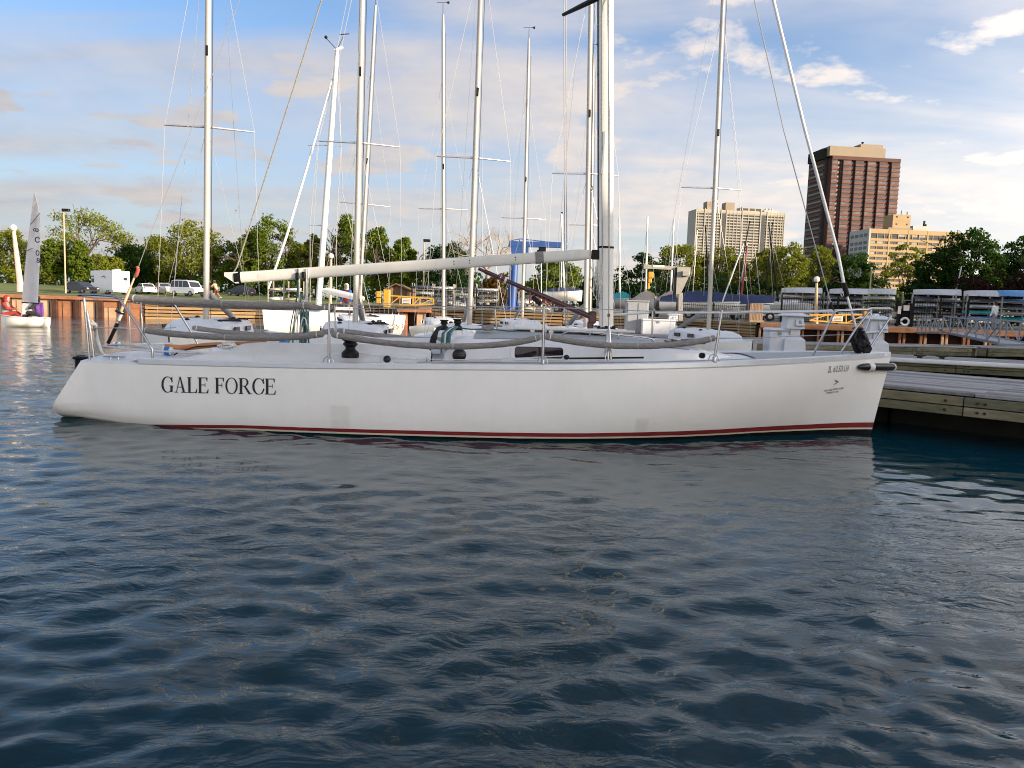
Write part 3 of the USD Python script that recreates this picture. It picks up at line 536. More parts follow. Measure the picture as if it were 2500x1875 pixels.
# far-off wood that closes the gaps under the crowns
wr_ = np.random.default_rng(11); n_ = 15000; wx = wr_.uniform(-150, 190, n_); wy = 142 + wr_.uniform(-4, 10, n_) + .05 * np.abs(wx); wh = (4.2 + 2.6 * meshkit.noise(np.stack([wx * .09, wy * .05, 0 * wx], -1), 4)) * wr_.random(n_) ** .75
c_ = np.stack([wx, wy, 1.4 + wh], -1); u_ = wr_.normal(0, 1, (n_, 3)); u_ /= np.linalg.norm(u_, axis=1, keepdims=True); w2 = np.cross(u_, wr_.normal(0, 1, (n_, 3))); w2 /= np.linalg.norm(w2, axis=1, keepdims=True)
single('far_wood', MB().add(np.stack([c_ - u_ * .5, c_ + w2 * .36, c_ + u_ * .5, c_ - w2 * .36], 1).reshape(-1, 3), np.arange(4 * n_).reshape(-1, 4)), 'leaf_dark', 'low dark green wood closing the view behind the park trees', 'wood', kind='stuff')
# ---------------------------------------------------------------- buildings
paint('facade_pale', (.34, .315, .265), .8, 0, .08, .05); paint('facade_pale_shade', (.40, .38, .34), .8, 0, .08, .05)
paint('glazing', (.03, .035, .045), .12, 0, .5, .12); paint('glazing_lit', (.085, .08, .085), .15, 0, .6, .25); paint('curtain', (.26, .24, .22), .6, 0, .3, .4)
paint('brown_brick', (.085, .038, .032), .85, 0, .15, .1); paint('brown_red', (.155, .06, .045), .85, 0, .15, .15); paint('dark_bronze', (.035, .025, .03), .6, 0, .3, .2)
paint('tan_concrete', (.26, .21, .16), .85, 0, .06, .1); paint('facade_yellow', (.36, .25, .13), .8, 0, .06, .1); paint('facade_white', (.40, .40, .39), .8, 0, .06, .1)
def frame_at(px, D, yaw):
    q = P(px, 780, D); o = A([q[0], D, 1.5]); c, s = math.cos(yaw), math.sin(yaw); return o, A([c, s, 0]), A([-s, c, 0])
class Block:
    """local frame: u along the front, w into the depth, z up, origin at the front's left foot"""
    def __init__(s, o, u, w): s.o, s.u, s.w = o, u, w
    def box(s, u0, u1, w0, w1, z0, z1, mb=None):
        mb = mb or MB(); v = A([s.o + s.u * a + s.w * b + A([0, 0, c]) for a in (u0, u1) for b in (w0, w1) for c in (z0, z1)])
        return mb.add(v, [(0, 1, 3, 2), (4, 6, 7, 5), (0, 4, 5, 1), (2, 3, 7, 6), (0, 2, 6, 4), (1, 5, 7, 3)])
# pale apartment slab
D = 775; zs_ = FPX / D; o, u, w = frame_at(1686, D, math.radians(8)); Wd = 226 / FPX * D; Hh = P(1800, 513, D)[2] - 1.5; B = Block(o, u, w)
T = Thing('apartment_slab', 'wide pale concrete apartment block with rows of dark windows', 'building', o)
T.part('glass_wall', B.box(.6, Wd - .6, .9, 22, 0, Hh - .5), 'glazing'); T.part('side_wall', B.box(-.2, .5, 0, 22, 0, Hh), 'facade_pale_shade'); T.part('side_wall', B.box(Wd - .5, Wd + .2, 0, 22, 0, Hh), 'facade_pale')
nf = int(Hh / 2.86)
for k in range(nf + 1): T.part('floor_band', B.box(.5, Wd - .5, .35, 1.2, k * 2.86, k * 2.86 + 1.12), 'facade_pale')
T.part('parapet', B.box(.5, Wd - .5, .2, 1.3, Hh - 2.4, Hh + .3), 'facade_pale')
fr = [.0, .02, .09, .135, .19, .235, .275, .335, .375, .42, .46, .515, .585, .655, .725, .765, .80, .845, .885, .925, .96, .985, 1.0]
for i, f in enumerate(fr):
    big = i in (2, 6, 7, 11, 14, 16); T.part('pier', B.box(f * (Wd - 1) + .2, f * (Wd - 1) + (1.25 if big else .8), -.25 if big else .12, 1.3, 0, Hh + (1.0 if big else 0)), 'facade_pale')
for f in (.27, .72): T.part('recess', B.box(f * Wd + 1.2, f * Wd + 5.6, -.02, .6, 0, Hh - 3), 'glazing')
T.part('roof', B.box(0, Wd, .5, 22, Hh - .4, Hh + .1), 'facade_pale_shade')
for a, b_ in ((.13, .22), (.34, .44)): T.part('penthouse', B.box(a * Wd, b_ * Wd, 4, 14, Hh, Hh + 8.5), 'tan_concrete')
ph = T.part('penthouse', B.box(.51 * Wd, .74 * Wd, 1, 14, Hh, Hh + 4.2), 'facade_pale')
for a in (.525, .60, .67): T.part('window', B.box(a * Wd, (a + .055) * Wd, .8, 1.2, Hh + 1, Hh + 3.2), 'glazing', under=ph)
T.part('penthouse', B.box(.77 * Wd, .93 * Wd, 2, 12, Hh, Hh + 2.6), 'facade_pale_shade')
for a in (.80, .84, .87): T.part('roof_dish', MB().ball(o + u * a * Wd + w * 5 + A([0, 0, Hh + 3.6]), 1.3, 1), 'facade_white')
# brown tower
D = 512; yaw = math.radians(6); o, u, w = frame_at(2003, D, yaw); Wd = 172 / FPX * D; Hh = P(2100, 382, D)[2] - 1.5; B = Block(o, u, w)
T = Thing('brown_tower', 'tall dark brown residential tower with red-brown window columns', 'building', o)
T.part('core_wall', B.box(0, Wd, 1.0, 26, 0, Hh - .8), 'brown_brick')
left = MB(); T.part('left_wall', B.box(-2.5, 0, 4.5, 26, 0, Hh - 1), 'dark_bronze')
bays = [(.0, .085), (.165, .285), (.345, .465), (.52, .64), (.695, .815), (.875, 1.0)]; fl = 2.93; nf = int(Hh / fl)
for i, (a, b_) in enumerate(bays):
    bp = T.part('bay', B.box(a * Wd, b_ * Wd, -.5, 1.3, 0, Hh - 2.4 if i else Hh - .5), 'brown_brick')
    for k in range(nf - 1):
        z = k * fl
        T.part('spandrel', B.box(a * Wd - .1, b_ * Wd + .1, -1.0, -.4, z, z + 1.25), 'brown_red', under=bp)
        T.part('window', B.box(a * Wd + .3, b_ * Wd - .3, -.56, -.3, z + 1.3, z + 2.75), 'glazing_lit' if nr.random() < .6 else 'glazing', under=bp)
    if i < 5:
        a2 = b_ + .012; T.part('recess', B.box((b_ + .052) * Wd, bays[i + 1][0] * Wd, .6, 1.25, 0, Hh - 1), 'dark_bronze')
        for k in range(nf - 1): T.part('small_window', B.box((b_ + .012) * Wd, (b_ + .04) * Wd, .85, 1.2, k * fl + 1.2, k * fl + 2.6), 'curtain' if nr.random() < .75 else 'glazing')
for k in range(nf): T.part('side_balcony', B.box(-3.2, -2.2, 5.5, 24, k * fl, k * fl + 1.1), 'tan_concrete' if k % 2 == 0 else 'brown_red')
T.part('parapet', B.box(0, Wd, -.9, 1.4, Hh - 2.3, Hh), 'brown_brick')
T.part('roof_band', B.box(-2.0, Wd * .77, -.4, 24, Hh, Hh + 6.2), 'tan_concrete'); T.part('roof_band', B.box(-4.6, -2.0, 3.5, 24, Hh - 1.5, Hh + 5.2), 'pile_dark')
T.part('penthouse', B.box(Wd * .44, Wd * .77, 3, 20, Hh + 6.2, Hh + 9.2), 'tan_concrete'); T.part('vent', MB().lathe([(.3, 0), (.3, 1.2), (.9, 1.3), (.9, 2.0), (0, 2.2)], o + u * Wd * .5 + w * 6 + A([0, 0, Hh + 9]), 8), 'pile_dark')
# yellow office block
D = 453; o, u, w = frame_at(2107, D, math.radians(5)); Wd = 57.0; Hh = P(2200, 560, D)[2] - 1.5; B = Block(o, u, w)
T = Thing('yellow_building', 'cream yellow mid-rise block with long window bands and rooftop box', 'building', o)
T.part('core_wall', B.box(.4, Wd, .8, 22, 0, Hh - 1), 'glazing'); fl = 3.12; nf = int((Hh - 2.2) / fl)
T.part('side_wall', B.box(-.3, .4, -.1, 22, 0, Hh), 'facade_white')
for k in range(nf + 1):
    zt_ = Hh - 2.3 - k * fl; T.part('floor_band', B.box(.4, Wd, .2, 1.0, zt_ - fl * .5 if k else Hh - 2.6, zt_ - .02 if k else Hh), 'facade_yellow')
    z1 = Hh - 2.6 - k * fl if k == 0 else zt_ - fl * .5; z0 = z1 - fl * .5
    for j in range(13):
        T.part('window', B.box(1 + j * 4.3, 1 + j * 4.3 + (3.7 if j % 3 else 3.0), .5, .85, z0 + .1, z1 - .1), ['glazing', 'glazing_lit', 'curtain', 'glazing'][nr.integers(4)])
    for j in range(4): T.part('side_window', B.box(-.42, -.2, 2 + j * 5, 5.4 + j * 5, z0 - .2, z1), 'glazing')
for j in range(6): T.part('pier', B.box(j * 11.9 + (.4 if j == 0 else 0), j * 11.9 + .95, .1, 1.0, 0, Hh), 'facade_yellow')
for j in range(14): T.part('mullion', B.box(1 + j * 4.3 - .35, 1 + j * 4.3, .35, 1.0, 0, Hh), 'facade_yellow')
T.part('roof', B.box(-.2, Wd, 1, 22, Hh - .6, Hh - .2), 'tan_concrete')
pb = T.part('penthouse', B.box(16, 27, 4, 14, Hh + 1.4, Hh + 9.3), 'facade_yellow')
for a, z in ((18, 7.5), (18, 3.2), (24.5, 3.2), (24.8, 7.5)): T.part('vent', B.box(a, a + .9, 3.85, 4.1, Hh + z, Hh + z + .9), 'glazing', under=pb)
T.part('plant_screen', B.box(13, 27.5, 3, 15, Hh - .2, Hh + 1.4), 'tan_concrete')
T.part('antenna', B.box(22, 22.3, 6, 6.3, Hh + 9.3, Hh + 12), 'pile_dark'); T.part('antenna', B.box(25.6, 26, 6, 6.3, Hh + 9.3, Hh + 11.4), 'pile_dark')
for q_ in range(8): T.part('roof_rail', B.box(28 + q_ * 1.1, 28.1 + q_ * 1.1, 2, 2.1, Hh - .2, Hh + 1.3), 'facade_white')
T2 = Thing('grey_block', 'low white block with flat roof behind the right end of the yellow building', 'building', o + u * 44 + w * 26)
T2.part('wall', B.box(44, 58, 26, 36, 0, Hh + 2.6), 'facade_white'); T2.part('roof_box', B.box(43, 54, 26.5, 35, Hh + 2.6, Hh + 6), 'facade_white'); T2.part('chimney', B.box(51, 51.8, 28, 29, Hh + 6, Hh + 9.5), 'pile_dark'); T2.part('chimney', B.box(52.2, 52.8, 28, 29, Hh + 6, Hh + 7.5), 'pile_dark')
# ---------------------------------------------------------------- the near yacht
YC = 9.78
XB0, XB1 = P(2125, 1057, YC)[0], P(2173, 872, YC)[0]      # stem at the water and at the deck
XS0, XS1 = P(136, 1010, 9.0)[0], P(198, 883, 8.85)[0]    # transom foot and top
def z_sheer(x): return np.interp(x, [-5.4, -4, -2.5, -1, .5, 2, 3.5, 4.9], [.70, .72, .745, .782, .818, .872, .945, 1.02])
def b_sheer(x):
    x = np.asarray(x, float); t = np.clip((x + .6) / (XB1 + .6), 0, 1); f = 1.41 * (1 - t ** 2.15) ** .93; a = 1.41 - .46 * np.clip((-.6 - x) / 4.4, 0, 1) ** 1.9
    return np.where(x > -.6, f, a) + .012
def z_keel(x): return np.interp(x, [-5.4, -5.0, -4.2, -3.2, -1.5, .5, 2.5, 3.8, 4.45, 4.62, 4.9], [-.012, -.06, -.15, -.25, -.40, -.45, -.36, -.2, -.06, .0, .0])
def sec(x, z):
    """half breadth of the hull at station x, height z"""
    zk, zs = z_keel(x), z_sheer(x); t = np.clip((z - zk) / np.maximum(zs - zk, 1e-3), 0, 1)
    p = np.interp(x, [-5.4, -3, 0, 3, 4.8], [11.0, 6.0, 4.6, 1.9, 1.0]); q = np.interp(x, [-5.4, -2, 2, 4.8], [.36, .5, .6, 1.0])
    return b_sheer(x) * (1 - (1 - t) ** p) ** q
us = np.concatenate([np.linspace(0, .06, 5), np.linspace(.08, .9, 60), np.linspace(.91, 1, 14)])
def xat(uu, z):
    a = XS0 + (z - .08) / .62 * (XS1 - XS0) + .06 * np.clip((.25 - z) / .25, 0, 1) ** 2; b = XB0 + np.clip(z, -.2, 2) / 1.0 * (XB1 - XB0) - np.clip(-z, 0, 1) * .9; return a + uu * (b - a)
def stripe(x): return np.interp(x, [-5.4, -4.2, -3, -1, 1, 3, 4.7], [-.20, -.06, .004, .026, .034, .050, .070])
hull_rows = [('s', None)]
def hull_rows_for(uu):
    xm = xat(uu, .3); s0 = stripe(xm); zs, zk = z_sheer(xm), z_keel(xm)
    lo = s0 + np.interp(xm, [-4, 1, 4.6], [.06, .07, .092]) + .0 * xm
    rows = [zk, (zk + s0) / 2, s0, s0 + .022, lo] + [lo + (zs - lo) * f for f in (.08, .18, .3, .42, .54, .66, .78, .88, .95, .985, 1.0)]
    return [np.maximum(r, zk) for r in rows]
rows = hull_rows_for(us)
def hull_side(sgn, i0, i1):
    V = []
    for r in rows[i0:i1 + 1]:
        x = xat(us, r); y = sec(x, r)
        y = np.where(us >= .999, .012, y); V.append(np.stack([x, YC - sgn * y, r], -1))
    return A(V)
hx = Thing('racing_yacht', 'large white racing yacht lettered GALE FORCE, moored broadside in the foreground', 'sailboat', (0, YC, 0))
LOOK['hull_paint'] = mat('hull_paint', {'tc': ('texture_coordinate', {}), 'sp': ('separate_xyz', {}), 'n': ('noise_texture', {'scale': 2.2, 'detail': 6, 'roughness': .65}), 'r': ('rgb_ramp', {'ramp': [(.38, (.86, .855, .83)), (.62, (.89, .885, .865))]}),
    'mp': ('mapping', {'scale': (6, 1, .8)}), 'n2': ('noise_texture', {'scale': 2.0, 'detail': 7, 'roughness': .7}), 'r2': ('rgb_ramp', {'ramp': [(.5, (1, 1, 1)), (.85, (.965, .96, .945))]}), 'm': ('mix_color', {'blend_type': 'multiply', 'fac': 1.0}),
    # fender wear: two worn rectangles on the topsides
    'a1': ('map_range', {'range_type': 'smoothstep', 'from_min': -2.06, 'from_max': -1.99, 'clamp': True}), 'a2': ('map_range', {'range_type': 'smoothstep', 'from_min': -1.77, 'from_max': -1.84, 'clamp': True}), 'a3': ('map_range', {'range_type': 'smoothstep', 'from_min': .36, 'from_max': .33, 'clamp': True}),
    'b1': ('map_range', {'range_type': 'smoothstep', 'from_min': 1.40, 'from_max': 1.45, 'clamp': True}), 'b2': ('map_range', {'range_type': 'smoothstep', 'from_min': 1.60, 'from_max': 1.55, 'clamp': True}), 'b3': ('map_range', {'range_type': 'smoothstep', 'from_min': .30, 'from_max': .26, 'clamp': True}),
    'c1': ('math', {'math_type': 'multiply'}), 'c2': ('math', {'math_type': 'multiply'}), 'd1': ('math', {'math_type': 'multiply'}), 'd2': ('math', {'math_type': 'multiply'}), 'mx': ('math', {'math_type': 'maximum'}), 'mn': ('math', {'math_type': 'multiply'}),
    'n3': ('noise_texture', {'scale': 26, 'detail': 5, 'roughness': .7}), 'st': ('mix_color', {'b': (.67, .67, .62)}),
    'nw': ('noise_texture', {'scale': 1.1, 'detail': 2}), 'bp': ('bump', {'strength': .12, 'distance': .02}),
    'p': ('principled_bsdf', {'roughness': .28, 'coat_weight': .25, 'coat_roughness': .08})},
    [('tc.object', 'sp.vector'), ('tc.object', 'n.vector'), ('n.fac', 'r.fac'), ('tc.object', 'mp.vector'), ('mp.vector', 'n2.vector'), ('n2.fac', 'r2.fac'), ('r.color', 'm.a'), ('r2.color', 'm.b'),
     ('sp.x', 'a1.value'), ('sp.x', 'a2.value'), ('sp.z', 'a3.value'), ('sp.x', 'b1.value'), ('sp.x', 'b2.value'), ('sp.z', 'b3.value'), ('a1.result', 'c1.value1'), ('a2.result', 'c1.value2'), ('c1.value', 'c2.value1'), ('a3.result', 'c2.value2'),
     ('b1.result', 'd1.value1'), ('b2.result', 'd1.value2'), ('d1.value', 'd2.value1'), ('b3.result', 'd2.value2'), ('c2.value', 'mx.value1'), ('d2.value', 'mx.value2'), ('mx.value', 'mn.value1'), ('tc.object', 'n3.vector'), ('n3.fac', 'mn.value2'),
     ('m.result', 'st.a'), ('mn.value', 'st.fac'), ('st.result', 'p.base_color'), ('tc.object', 'nw.vector'), ('nw.fac', 'bp.height'), ('bp.normal', 'p.normal')])
hm = MB().grid(hull_side(1, 4, 15), True).grid(hull_side(-1, 4, 15))
def end_cap(mb, i0, i1):
    a, b = hull_side(1, i0, i1)[:, 0], hull_side(-1, i0, i1)[:, 0]; return mb.grid(np.stack([a, (a + b) / 2, b], 1), False)
end_cap(hm, 4, 15)
v, f = hm.arr(); tmh = trimesh.Trimesh(v, f, process=False); tmh.merge_vertices(); tmh.update_faces(tmh.nondegenerate_faces())
hull_p = hx.part('hull', (np.array(tmh.vertices), np.array(tmh.faces)), 'hull_paint', 40)
hx.part('boot_stripe', MB().grid(hull_side(1, 3, 4), True).grid(hull_side(-1, 3, 4)), 'red_antifoul', True)
hx.part('pinstripe', MB().grid(hull_side(1, 2, 3), True).grid(hull_side(-1, 2, 3)), 'cream', True)
bt = MB().grid(hull_side(1, 0, 2), True).grid(hull_side(-1, 0, 2)); end_cap(bt, 0, 4); hx.part('bottom', bt, 'black', True)
# deck with a sunk cockpit, camber and a grey non-skid
xd = np.unique(np.concatenate([np.linspace(0, 1, 70), np.array([.105, .107, .42, .422])])); vv = A([-1, -.985, -.94, -.88, -.70, -.58, -.565, -.3, 0, .3, .565, .58, .70, .88, .94, .985, 1])
def deck_z(x, vn):
    return z_sheer(x) + .015 + .05 * (1 - vn ** 2)
Vd = []
for uu in xd:
    x = xat(uu, float(z_sheer(xat(uu, .8)))); b = float(b_sheer(x)) if uu < .999 else .012; row = []
    for t in vv:
        z = float(deck_z(x, t)) - (.02 if abs(t) == 1 else 0)
        if .106 < uu < .421 and abs(t) < .57: z -= .36
        row.append((x, YC - t * b, z))
    Vd.append(row)
hx.part('deck', MB().grid(A(Vd)), 'deck_white', 30)
# side-deck non-skid panels
ns = MB()
for sg in (1, -1):
    xs_ = np.linspace(-1.0, 4.2, 40); ns.grid(np.stack([np.stack([xs_, YC - sg * t * b_sheer(xs_), deck_z(xs_, t) + .014], -1) for t in (.955, .80, .64)]), sg < 0)
xs_ = np.linspace(2.95, 4.35, 20); ns.grid(np.stack([np.stack([xs_, YC - t * b_sheer(xs_), deck_z(xs_, t) + .014], -1) for t in np.linspace(.66, -.66, 9)]))
hx.part('nonskid', ns, 'nonskid')
# toe rail
for sg in (1, -1):
    xs_ = np.linspace(XS1 + .75, XB1 - .12, 70); b = b_sheer(xs_); z = z_sheer(xs_) + .012
    prof = [(-.004, -.006), (-.006, .048), (.012, .056), (.05, .056), (.075, .006)]
    V = A([np.stack([xs_, YC - sg * np.maximum(b - o, .003), z + h], -1) for o, h in prof]); hx.part('toe_rail', MB().grid(V, sg > 0), 'rail_metal', 35)
    e = V[:, 0]; hx.part('toe_rail_end', MB().add(np.vstack([e, e.mean(0)[None]]), [(i, i + 1, 5) for i in range(4)] + [(i + 1, i, 5) for i in range(4)]), 'rail_metal')
def Nr(px, py, off=.05): # a point on the near deck edge region
    q = P(px, py, 8.4); y = YC - float(b_sheer(q[0])) + off; return P(px, py, y)
def Fr(px, py, off=.05):
    q = P(px, py, 11.1); y = YC + float(b_sheer(q[0])) - off; return P(px, py, y)
# cockpit coamings and seats
for sg in (1, -1):
    for j, (x0, x1, o, w_, h, bb) in enumerate([(-3.95, -1.0, .80, .34, .10, .03), (-3.6, -.95, .80, .16, .21, .04)]):
        for a, b in zip(np.linspace(x0, x1, 9)[:-1], np.linspace(x0, x1, 9)[1:]): pass
        n_ = 14; xs_ = np.linspace(x0, x1, n_); yb = YC - sg * (b_sheer(xs_) * .62 + (.03 if j else 0)); zb = deck_z(xs_, .6) - .03; tp = np.clip((xs_ - x0) / .45, 0, 1); hh = h * tp * np.clip((x1 - xs_) / .05 + .6, 0, 1)
        prof = [(-w_ / 2, 0), (-w_ / 2 + bb * .5, .7), (-w_ / 2 + bb, 1), (w_ / 2 - bb, 1), (w_ / 2 - bb * .5, .7), (w_ / 2, 0)]
        V = A([np.stack([xs_, yb + sg * a, zb + .03 + hh * c], -1) for a, c in prof]); mb = MB().grid(V, sg < 0)
        for e, fl in ((0, False), (-1, True)):
            q_ = V[:, e]; mb.add(q_, [(0, k + 1, k) if fl else (0, k, k + 1) for k in range(1, 5)] + [(0, k, k + 1) if fl else (0, k + 1, k) for k in range(1, 5)])
        hx.part('coaming' if j else 'coaming_base', mb, 'deck_white', 40)
hx.part('cockpit_seat', MB().box((-2.6, YC - .33, .62), (2.6, .2, .1), 0, .02), 'deck_white'); hx.part('cockpit_seat', MB().box((-2.6, YC + .33, .62), (2.6, .2, .1), 0, .02), 'deck_white')
# cabin trunk: loft
xa = P(1084, 815, 8.95)[0]; xn = P(1801, 866, YC)[0]
st = np.concatenate([[xa, xa + .02, xa + .10], np.linspace(xa + .25, xn - .5, 22), np.linspace(xn - .46, xn, 9)])
def cab_w(x): return .88 * np.clip(1 - np.clip((x - 1.0) / (xn - 1.0 + .12), 0, 1) ** 2.6, .03, 1) * np.interp(x, [xa, xa + .4, 9], [.97, 1, 1])
def cab_h(x): return np.interp(x, [xa, xa + .02, xa + .12, .3, 1.3, 2.1, 2.55, xn], [.0, .27, .315, .31, .25, .16, .075, .004])
prof = [(1.0, 0), (.965, .30), (.945, .62), (.915, .80), (.86, .90), (.74, .985), (.45, 1.10), (.2, 1.16), (0, 1.17)]
def cab_pt(x, k, sg): a, c = prof[k]; return A([x, YC - sg * a * cab_w(x), deck_z(x, .6) - .01 + c * cab_h(x)])
Vc = []
for x in st: Vc.append([cab_pt(x, k, 1) for k in range(len(prof))] + [cab_pt(x, k, -1) for k in range(len(prof) - 2, -1, -1)])
Vc = A(Vc); cabp = hx.part('cabin', MB().grid(Vc).add(np.vstack([Vc[1], Vc[1].mean(0)[None]]), [(i + 1, i, len(Vc[1])) for i in range(len(Vc[1]) - 1)]), 'gelcoat', 35)
xs_ = np.linspace(xa + .35, xn - .75, 24); hx.part('roof_nonskid', MB().grid(A([[cab_pt(x, k, sg) + A([0, 0, .007]) for k, sg in ((4, 1), (5, 1), (6, 1), (7, 1), (8, 1), (7, -1), (6, -1), (5, -1), (4, -1))] for x in xs_])), 'nonskid', 35, under=cabp)
def cab_side(x, c, off=0.0):
    """point on the near cabin side: c in 0..1 of its height"""
    pa, pb = A([a for a, _ in prof]), A([b for _, b in prof]); a = np.interp(c, pb, pa); return A([x, YC - a * float(cab_w(x)) - off, float(deck_z(x, .6)) - .01 + c * float(cab_h(x))])
def on_cab(poly2, off, look, name, under=None, thick=.012):
    """polygon in (x, c) coordinates wrapped on the near cabin side"""
    m = trimesh.creation.extrude_polygon(poly2, thick, engine='earcut'); v = np.array(m.vertices)
    w3 = A([cab_side(q[0], q[1], off + q[2] - thick) for q in v]); return hx.part(name, (w3, np.array(m.faces)[:, ::-1]), look, 30, under=under)
def rrect(x0, x1, y0, y1, rx, n=6):
    sy = (y1 - y0) / (x1 - x0); g = sbox(0, 0, 1, 1); W_ = x1 - x0; s = .27 / W_
    g = sbox(x0 + rx, y0 * .27 + rx, x1 - rx, y1 * .27 - rx).buffer(rx, n); return affinity.scale(g, 1, 1 / .27, origin=(0, 0))
wx0, wx1 = P(1257, 848, 8.95)[0], P(1375, 848, 8.95)[0]
on_cab(rrect(wx0 - .045, wx1 + .035, .13, .68, .05).difference(rrect(wx0, wx1, .20, .64, .03)), .009, 'gelcoat', 'window_frame'); on_cab(rrect(wx0 - .004, wx1 + .004, .195, .645, .03), .005, 'tint_glass', 'window')
# far-side window, instruments, hatches
hx.part('sliding_hatch', MB().box((.12 + .1, YC, 1.255), (.46, .62, .07), 0, .03), 'gelcoat', 30); hx.part('hatch_rail', MB().box((.75, YC - .36, 1.245), (1.5, .04, .03), 0, .008), 'deck_white'); hx.part('hatch_rail', MB().box((.75, YC + .36, 1.245), (1.5, .04, .03), 0, .008), 'deck_white')
hx.part('sea_hood', MB().box((.85, YC, 1.24), (.85, .66, .05), 0, .022), 'gelcoat', 30); hx.part('fore_hatch', MB().box((2.2, YC, float(deck_z(2.2, 0)) + .185), (.45, .45, .04), 0, .015), 'tint_glass')
c = P(1121, 846, 8.88); hx.part('compass', MB().lathe([(0, .0), (.075, 0), (.082, .02), (.07, .045), (0, .05)], A([c[0], cab_side(c[0], .35)[1] + .005, cab_side(c[0], .28)[2]]), 18, axis=(0, -1, .1)), 'black_gloss', True)
# halyard clutch, winches
def winch(px, py, Y, s, z0=None, look='black', base='deck_white'):
    c = P(px, py, Y); n = hx.part('winch', MB().lathe([(0, 0), (.105 * s, 0), (.108 * s, .05 * s), (.098 * s, .07 * s), (.062 * s, .105 * s), (.06 * s, .13 * s), (.09 * s, .16 * s), (.088 * s, .175 * s), (.07 * s, .2 * s), (.1 * s, .215 * s), (.1 * s, .235 * s), (0, .24 * s)], c, 22), look, 30); return c
winch(855, 873, 8.62, .92)
c1 = winch(1117, 806, 9.35, .58); c2 = winch(1084, 806, 10.2, .58)
hx.part('winch_pad', MB().lathe([(0, -.09), (.08, -.09), (.07, 0), (0, 0)], c1, 16), 'gelcoat'); hx.part('winch_pad', MB().lathe([(0, -.09), (.08, -.09), (.07, 0), (0, 0)], c2, 16), 'gelcoat')
c = P(1191, 800, 9.3); hx.part('rope_clutch', MB().box(c, (.15, .12, .075), 0, .02), 'foam_grey'); hx.part('clutch_lever', MB().bar(c + A([-.06, 0, .04]), c + A([.03, 0, .055]), .09, .015), 'black')
c = P(945, 877, 8.66); hx.part('sheet_block', MB().lathe([(0, -.02), (.036, -.02), (.044, 0), (.036, .022), (0, .024)], c, 16, axis=(0, -1, .15)), 'black_gloss', True); hx.part('block_pad', MB().box(c + A([0, .02, -.045]), (.13, .06, .05), 0, .012), 'deck_white')
# genoa tracks
for (p0, p1) in [((1020, 885), (1224, 880)), ((1390, 875), (1571, 873))]:
    a, b = P(*p0, 8.68), P(*p1, 8.78); hx.part('genoa_track', MB().bar(a, b, .032, .02), 'black' if p0[0] > 1300 else 'steel')
c = P(1383, 872, 8.8); hx.part('genoa_car', MB().ball(c, (.035, .03, .03), 2), 'black_gloss', True); c = P(1714, 868, 9.0); hx.part('fairlead', MB().lathe([(.012, -.02), (.034, -.02), (.034, .02), (.012, .02), (.012, -.02)], c, 14, axis=(.4, -1, 0)), 'black', True)
# cabin handrail near and far
hr = [P(1371, 820, 9.2), P(1378, 812, 9.2), P(1390, 809, 9.2), P(1470, 813, 9.24), P(1560, 822, 9.35), P(1590, 827, 9.45), P(1599, 836, 9.45)]; hx.part('handrail', MB().tube(hr, .012, 8), 'steel', True)
for px, py in ((1440, 812), (1510, 817)): c = P(px, py, 9.26); hx.part('handrail_foot', MB().tube([c, c + A([0, 0, -.05])], .01, 6), 'steel', True)
# --- mast, boom, rigging
MB0, MT = P(1480, 806, YC), P(1480, -1950, YC)
def ell(p, q, rx, ry, n=22):
    p, q = A(p), A(q); an = np.arange(n + 1) * 2 * np.pi / n; V = A([[o + A([rx * math.cos(t), ry * math.sin(t), 0]) for t in an] for o in (p, q)]); mb = MB().grid(V); return mb.add(np.vstack([V[1][:-1]]), [(0, k, k + 1) for k in range(1, n - 1)])
mast_p = hx.part('mast', ell(MB0 - A([0, 0, .05]), MT, .094, .062), 'mast_white', 40)
def mp(t): return MB0 + (MT - MB0) * t
hx.part('luff_track', MB().bar(mp(.058) + A([-.10, 0, 0]), mp(.97) + A([-.10, 0, 0]), .018, .022, up=(1, 0, 0)), 'black', under=mast_p)
for dx, dy, lk in ((-.055, -.058, 'lettering'), (.03, -.064, 'lettering')): hx.part('halyard', MB().tube([mp(.0) + A([dx, dy, 0]), mp(.9) + A([dx, dy, 0])], .006, 6), 'nonskid' if dx < 0 else 'rope_white')
hx.part('mast_collar', ell(mp(.0) - A([0, 0, .03]), mp(.004), .12, .09), 'gelcoat', 40); g = P(1480, 604, YC); hx.part('mast_band', ell(g - A([0, 0, .012]), g + A([0, 0, .012]), .099, .067), 'black', 40)
hx.part('gooseneck', MB().box(P(1453, 622, YC), (.10, .06, .12), 0, .01).box(P(1462, 640, YC), (.05, .09, .05), 0, .01), 'black')
bl, br = P(586, 677.5, YC), P(1438, 621, YC)
def boom_mesh(p, q, h, w):
    t = (q - p) / np.linalg.norm(q - p); u_ = A([-t[2], 0, t[0]]); an = np.arange(24) * 2 * np.pi / 24; r = [(math.copysign(abs(math.cos(a)) ** .6, math.cos(a)) * w / 2, math.copysign(abs(math.sin(a)) ** .7, math.sin(a)) * h / 2) for a in an]
    V = A([[o + A([0, 1, 0]) * a * k + u_ * b * k for a, b in r + r[:1]] for o, k in ((p, .9), (p, 1), (q - t * .12, 1), (q, .82))]); return MB().grid(V, True).add(V[0][:-1], [(0, k + 1, k) for k in range(1, 23)]).add(V[-1][:-1], [(0, k, k + 1) for k in range(1, 23)])
boom_p = hx.part('boom', boom_mesh(bl, br, .142, .10), 'alloy_white', 40)
tb = (br - bl) / np.linalg.norm(br - bl); ub = A([-tb[2], 0, tb[0]])
hx.part('boom_band', boom_mesh(bl + tb * .02, bl + tb * .055, .15, .108), 'black', 40, under=boom_p)
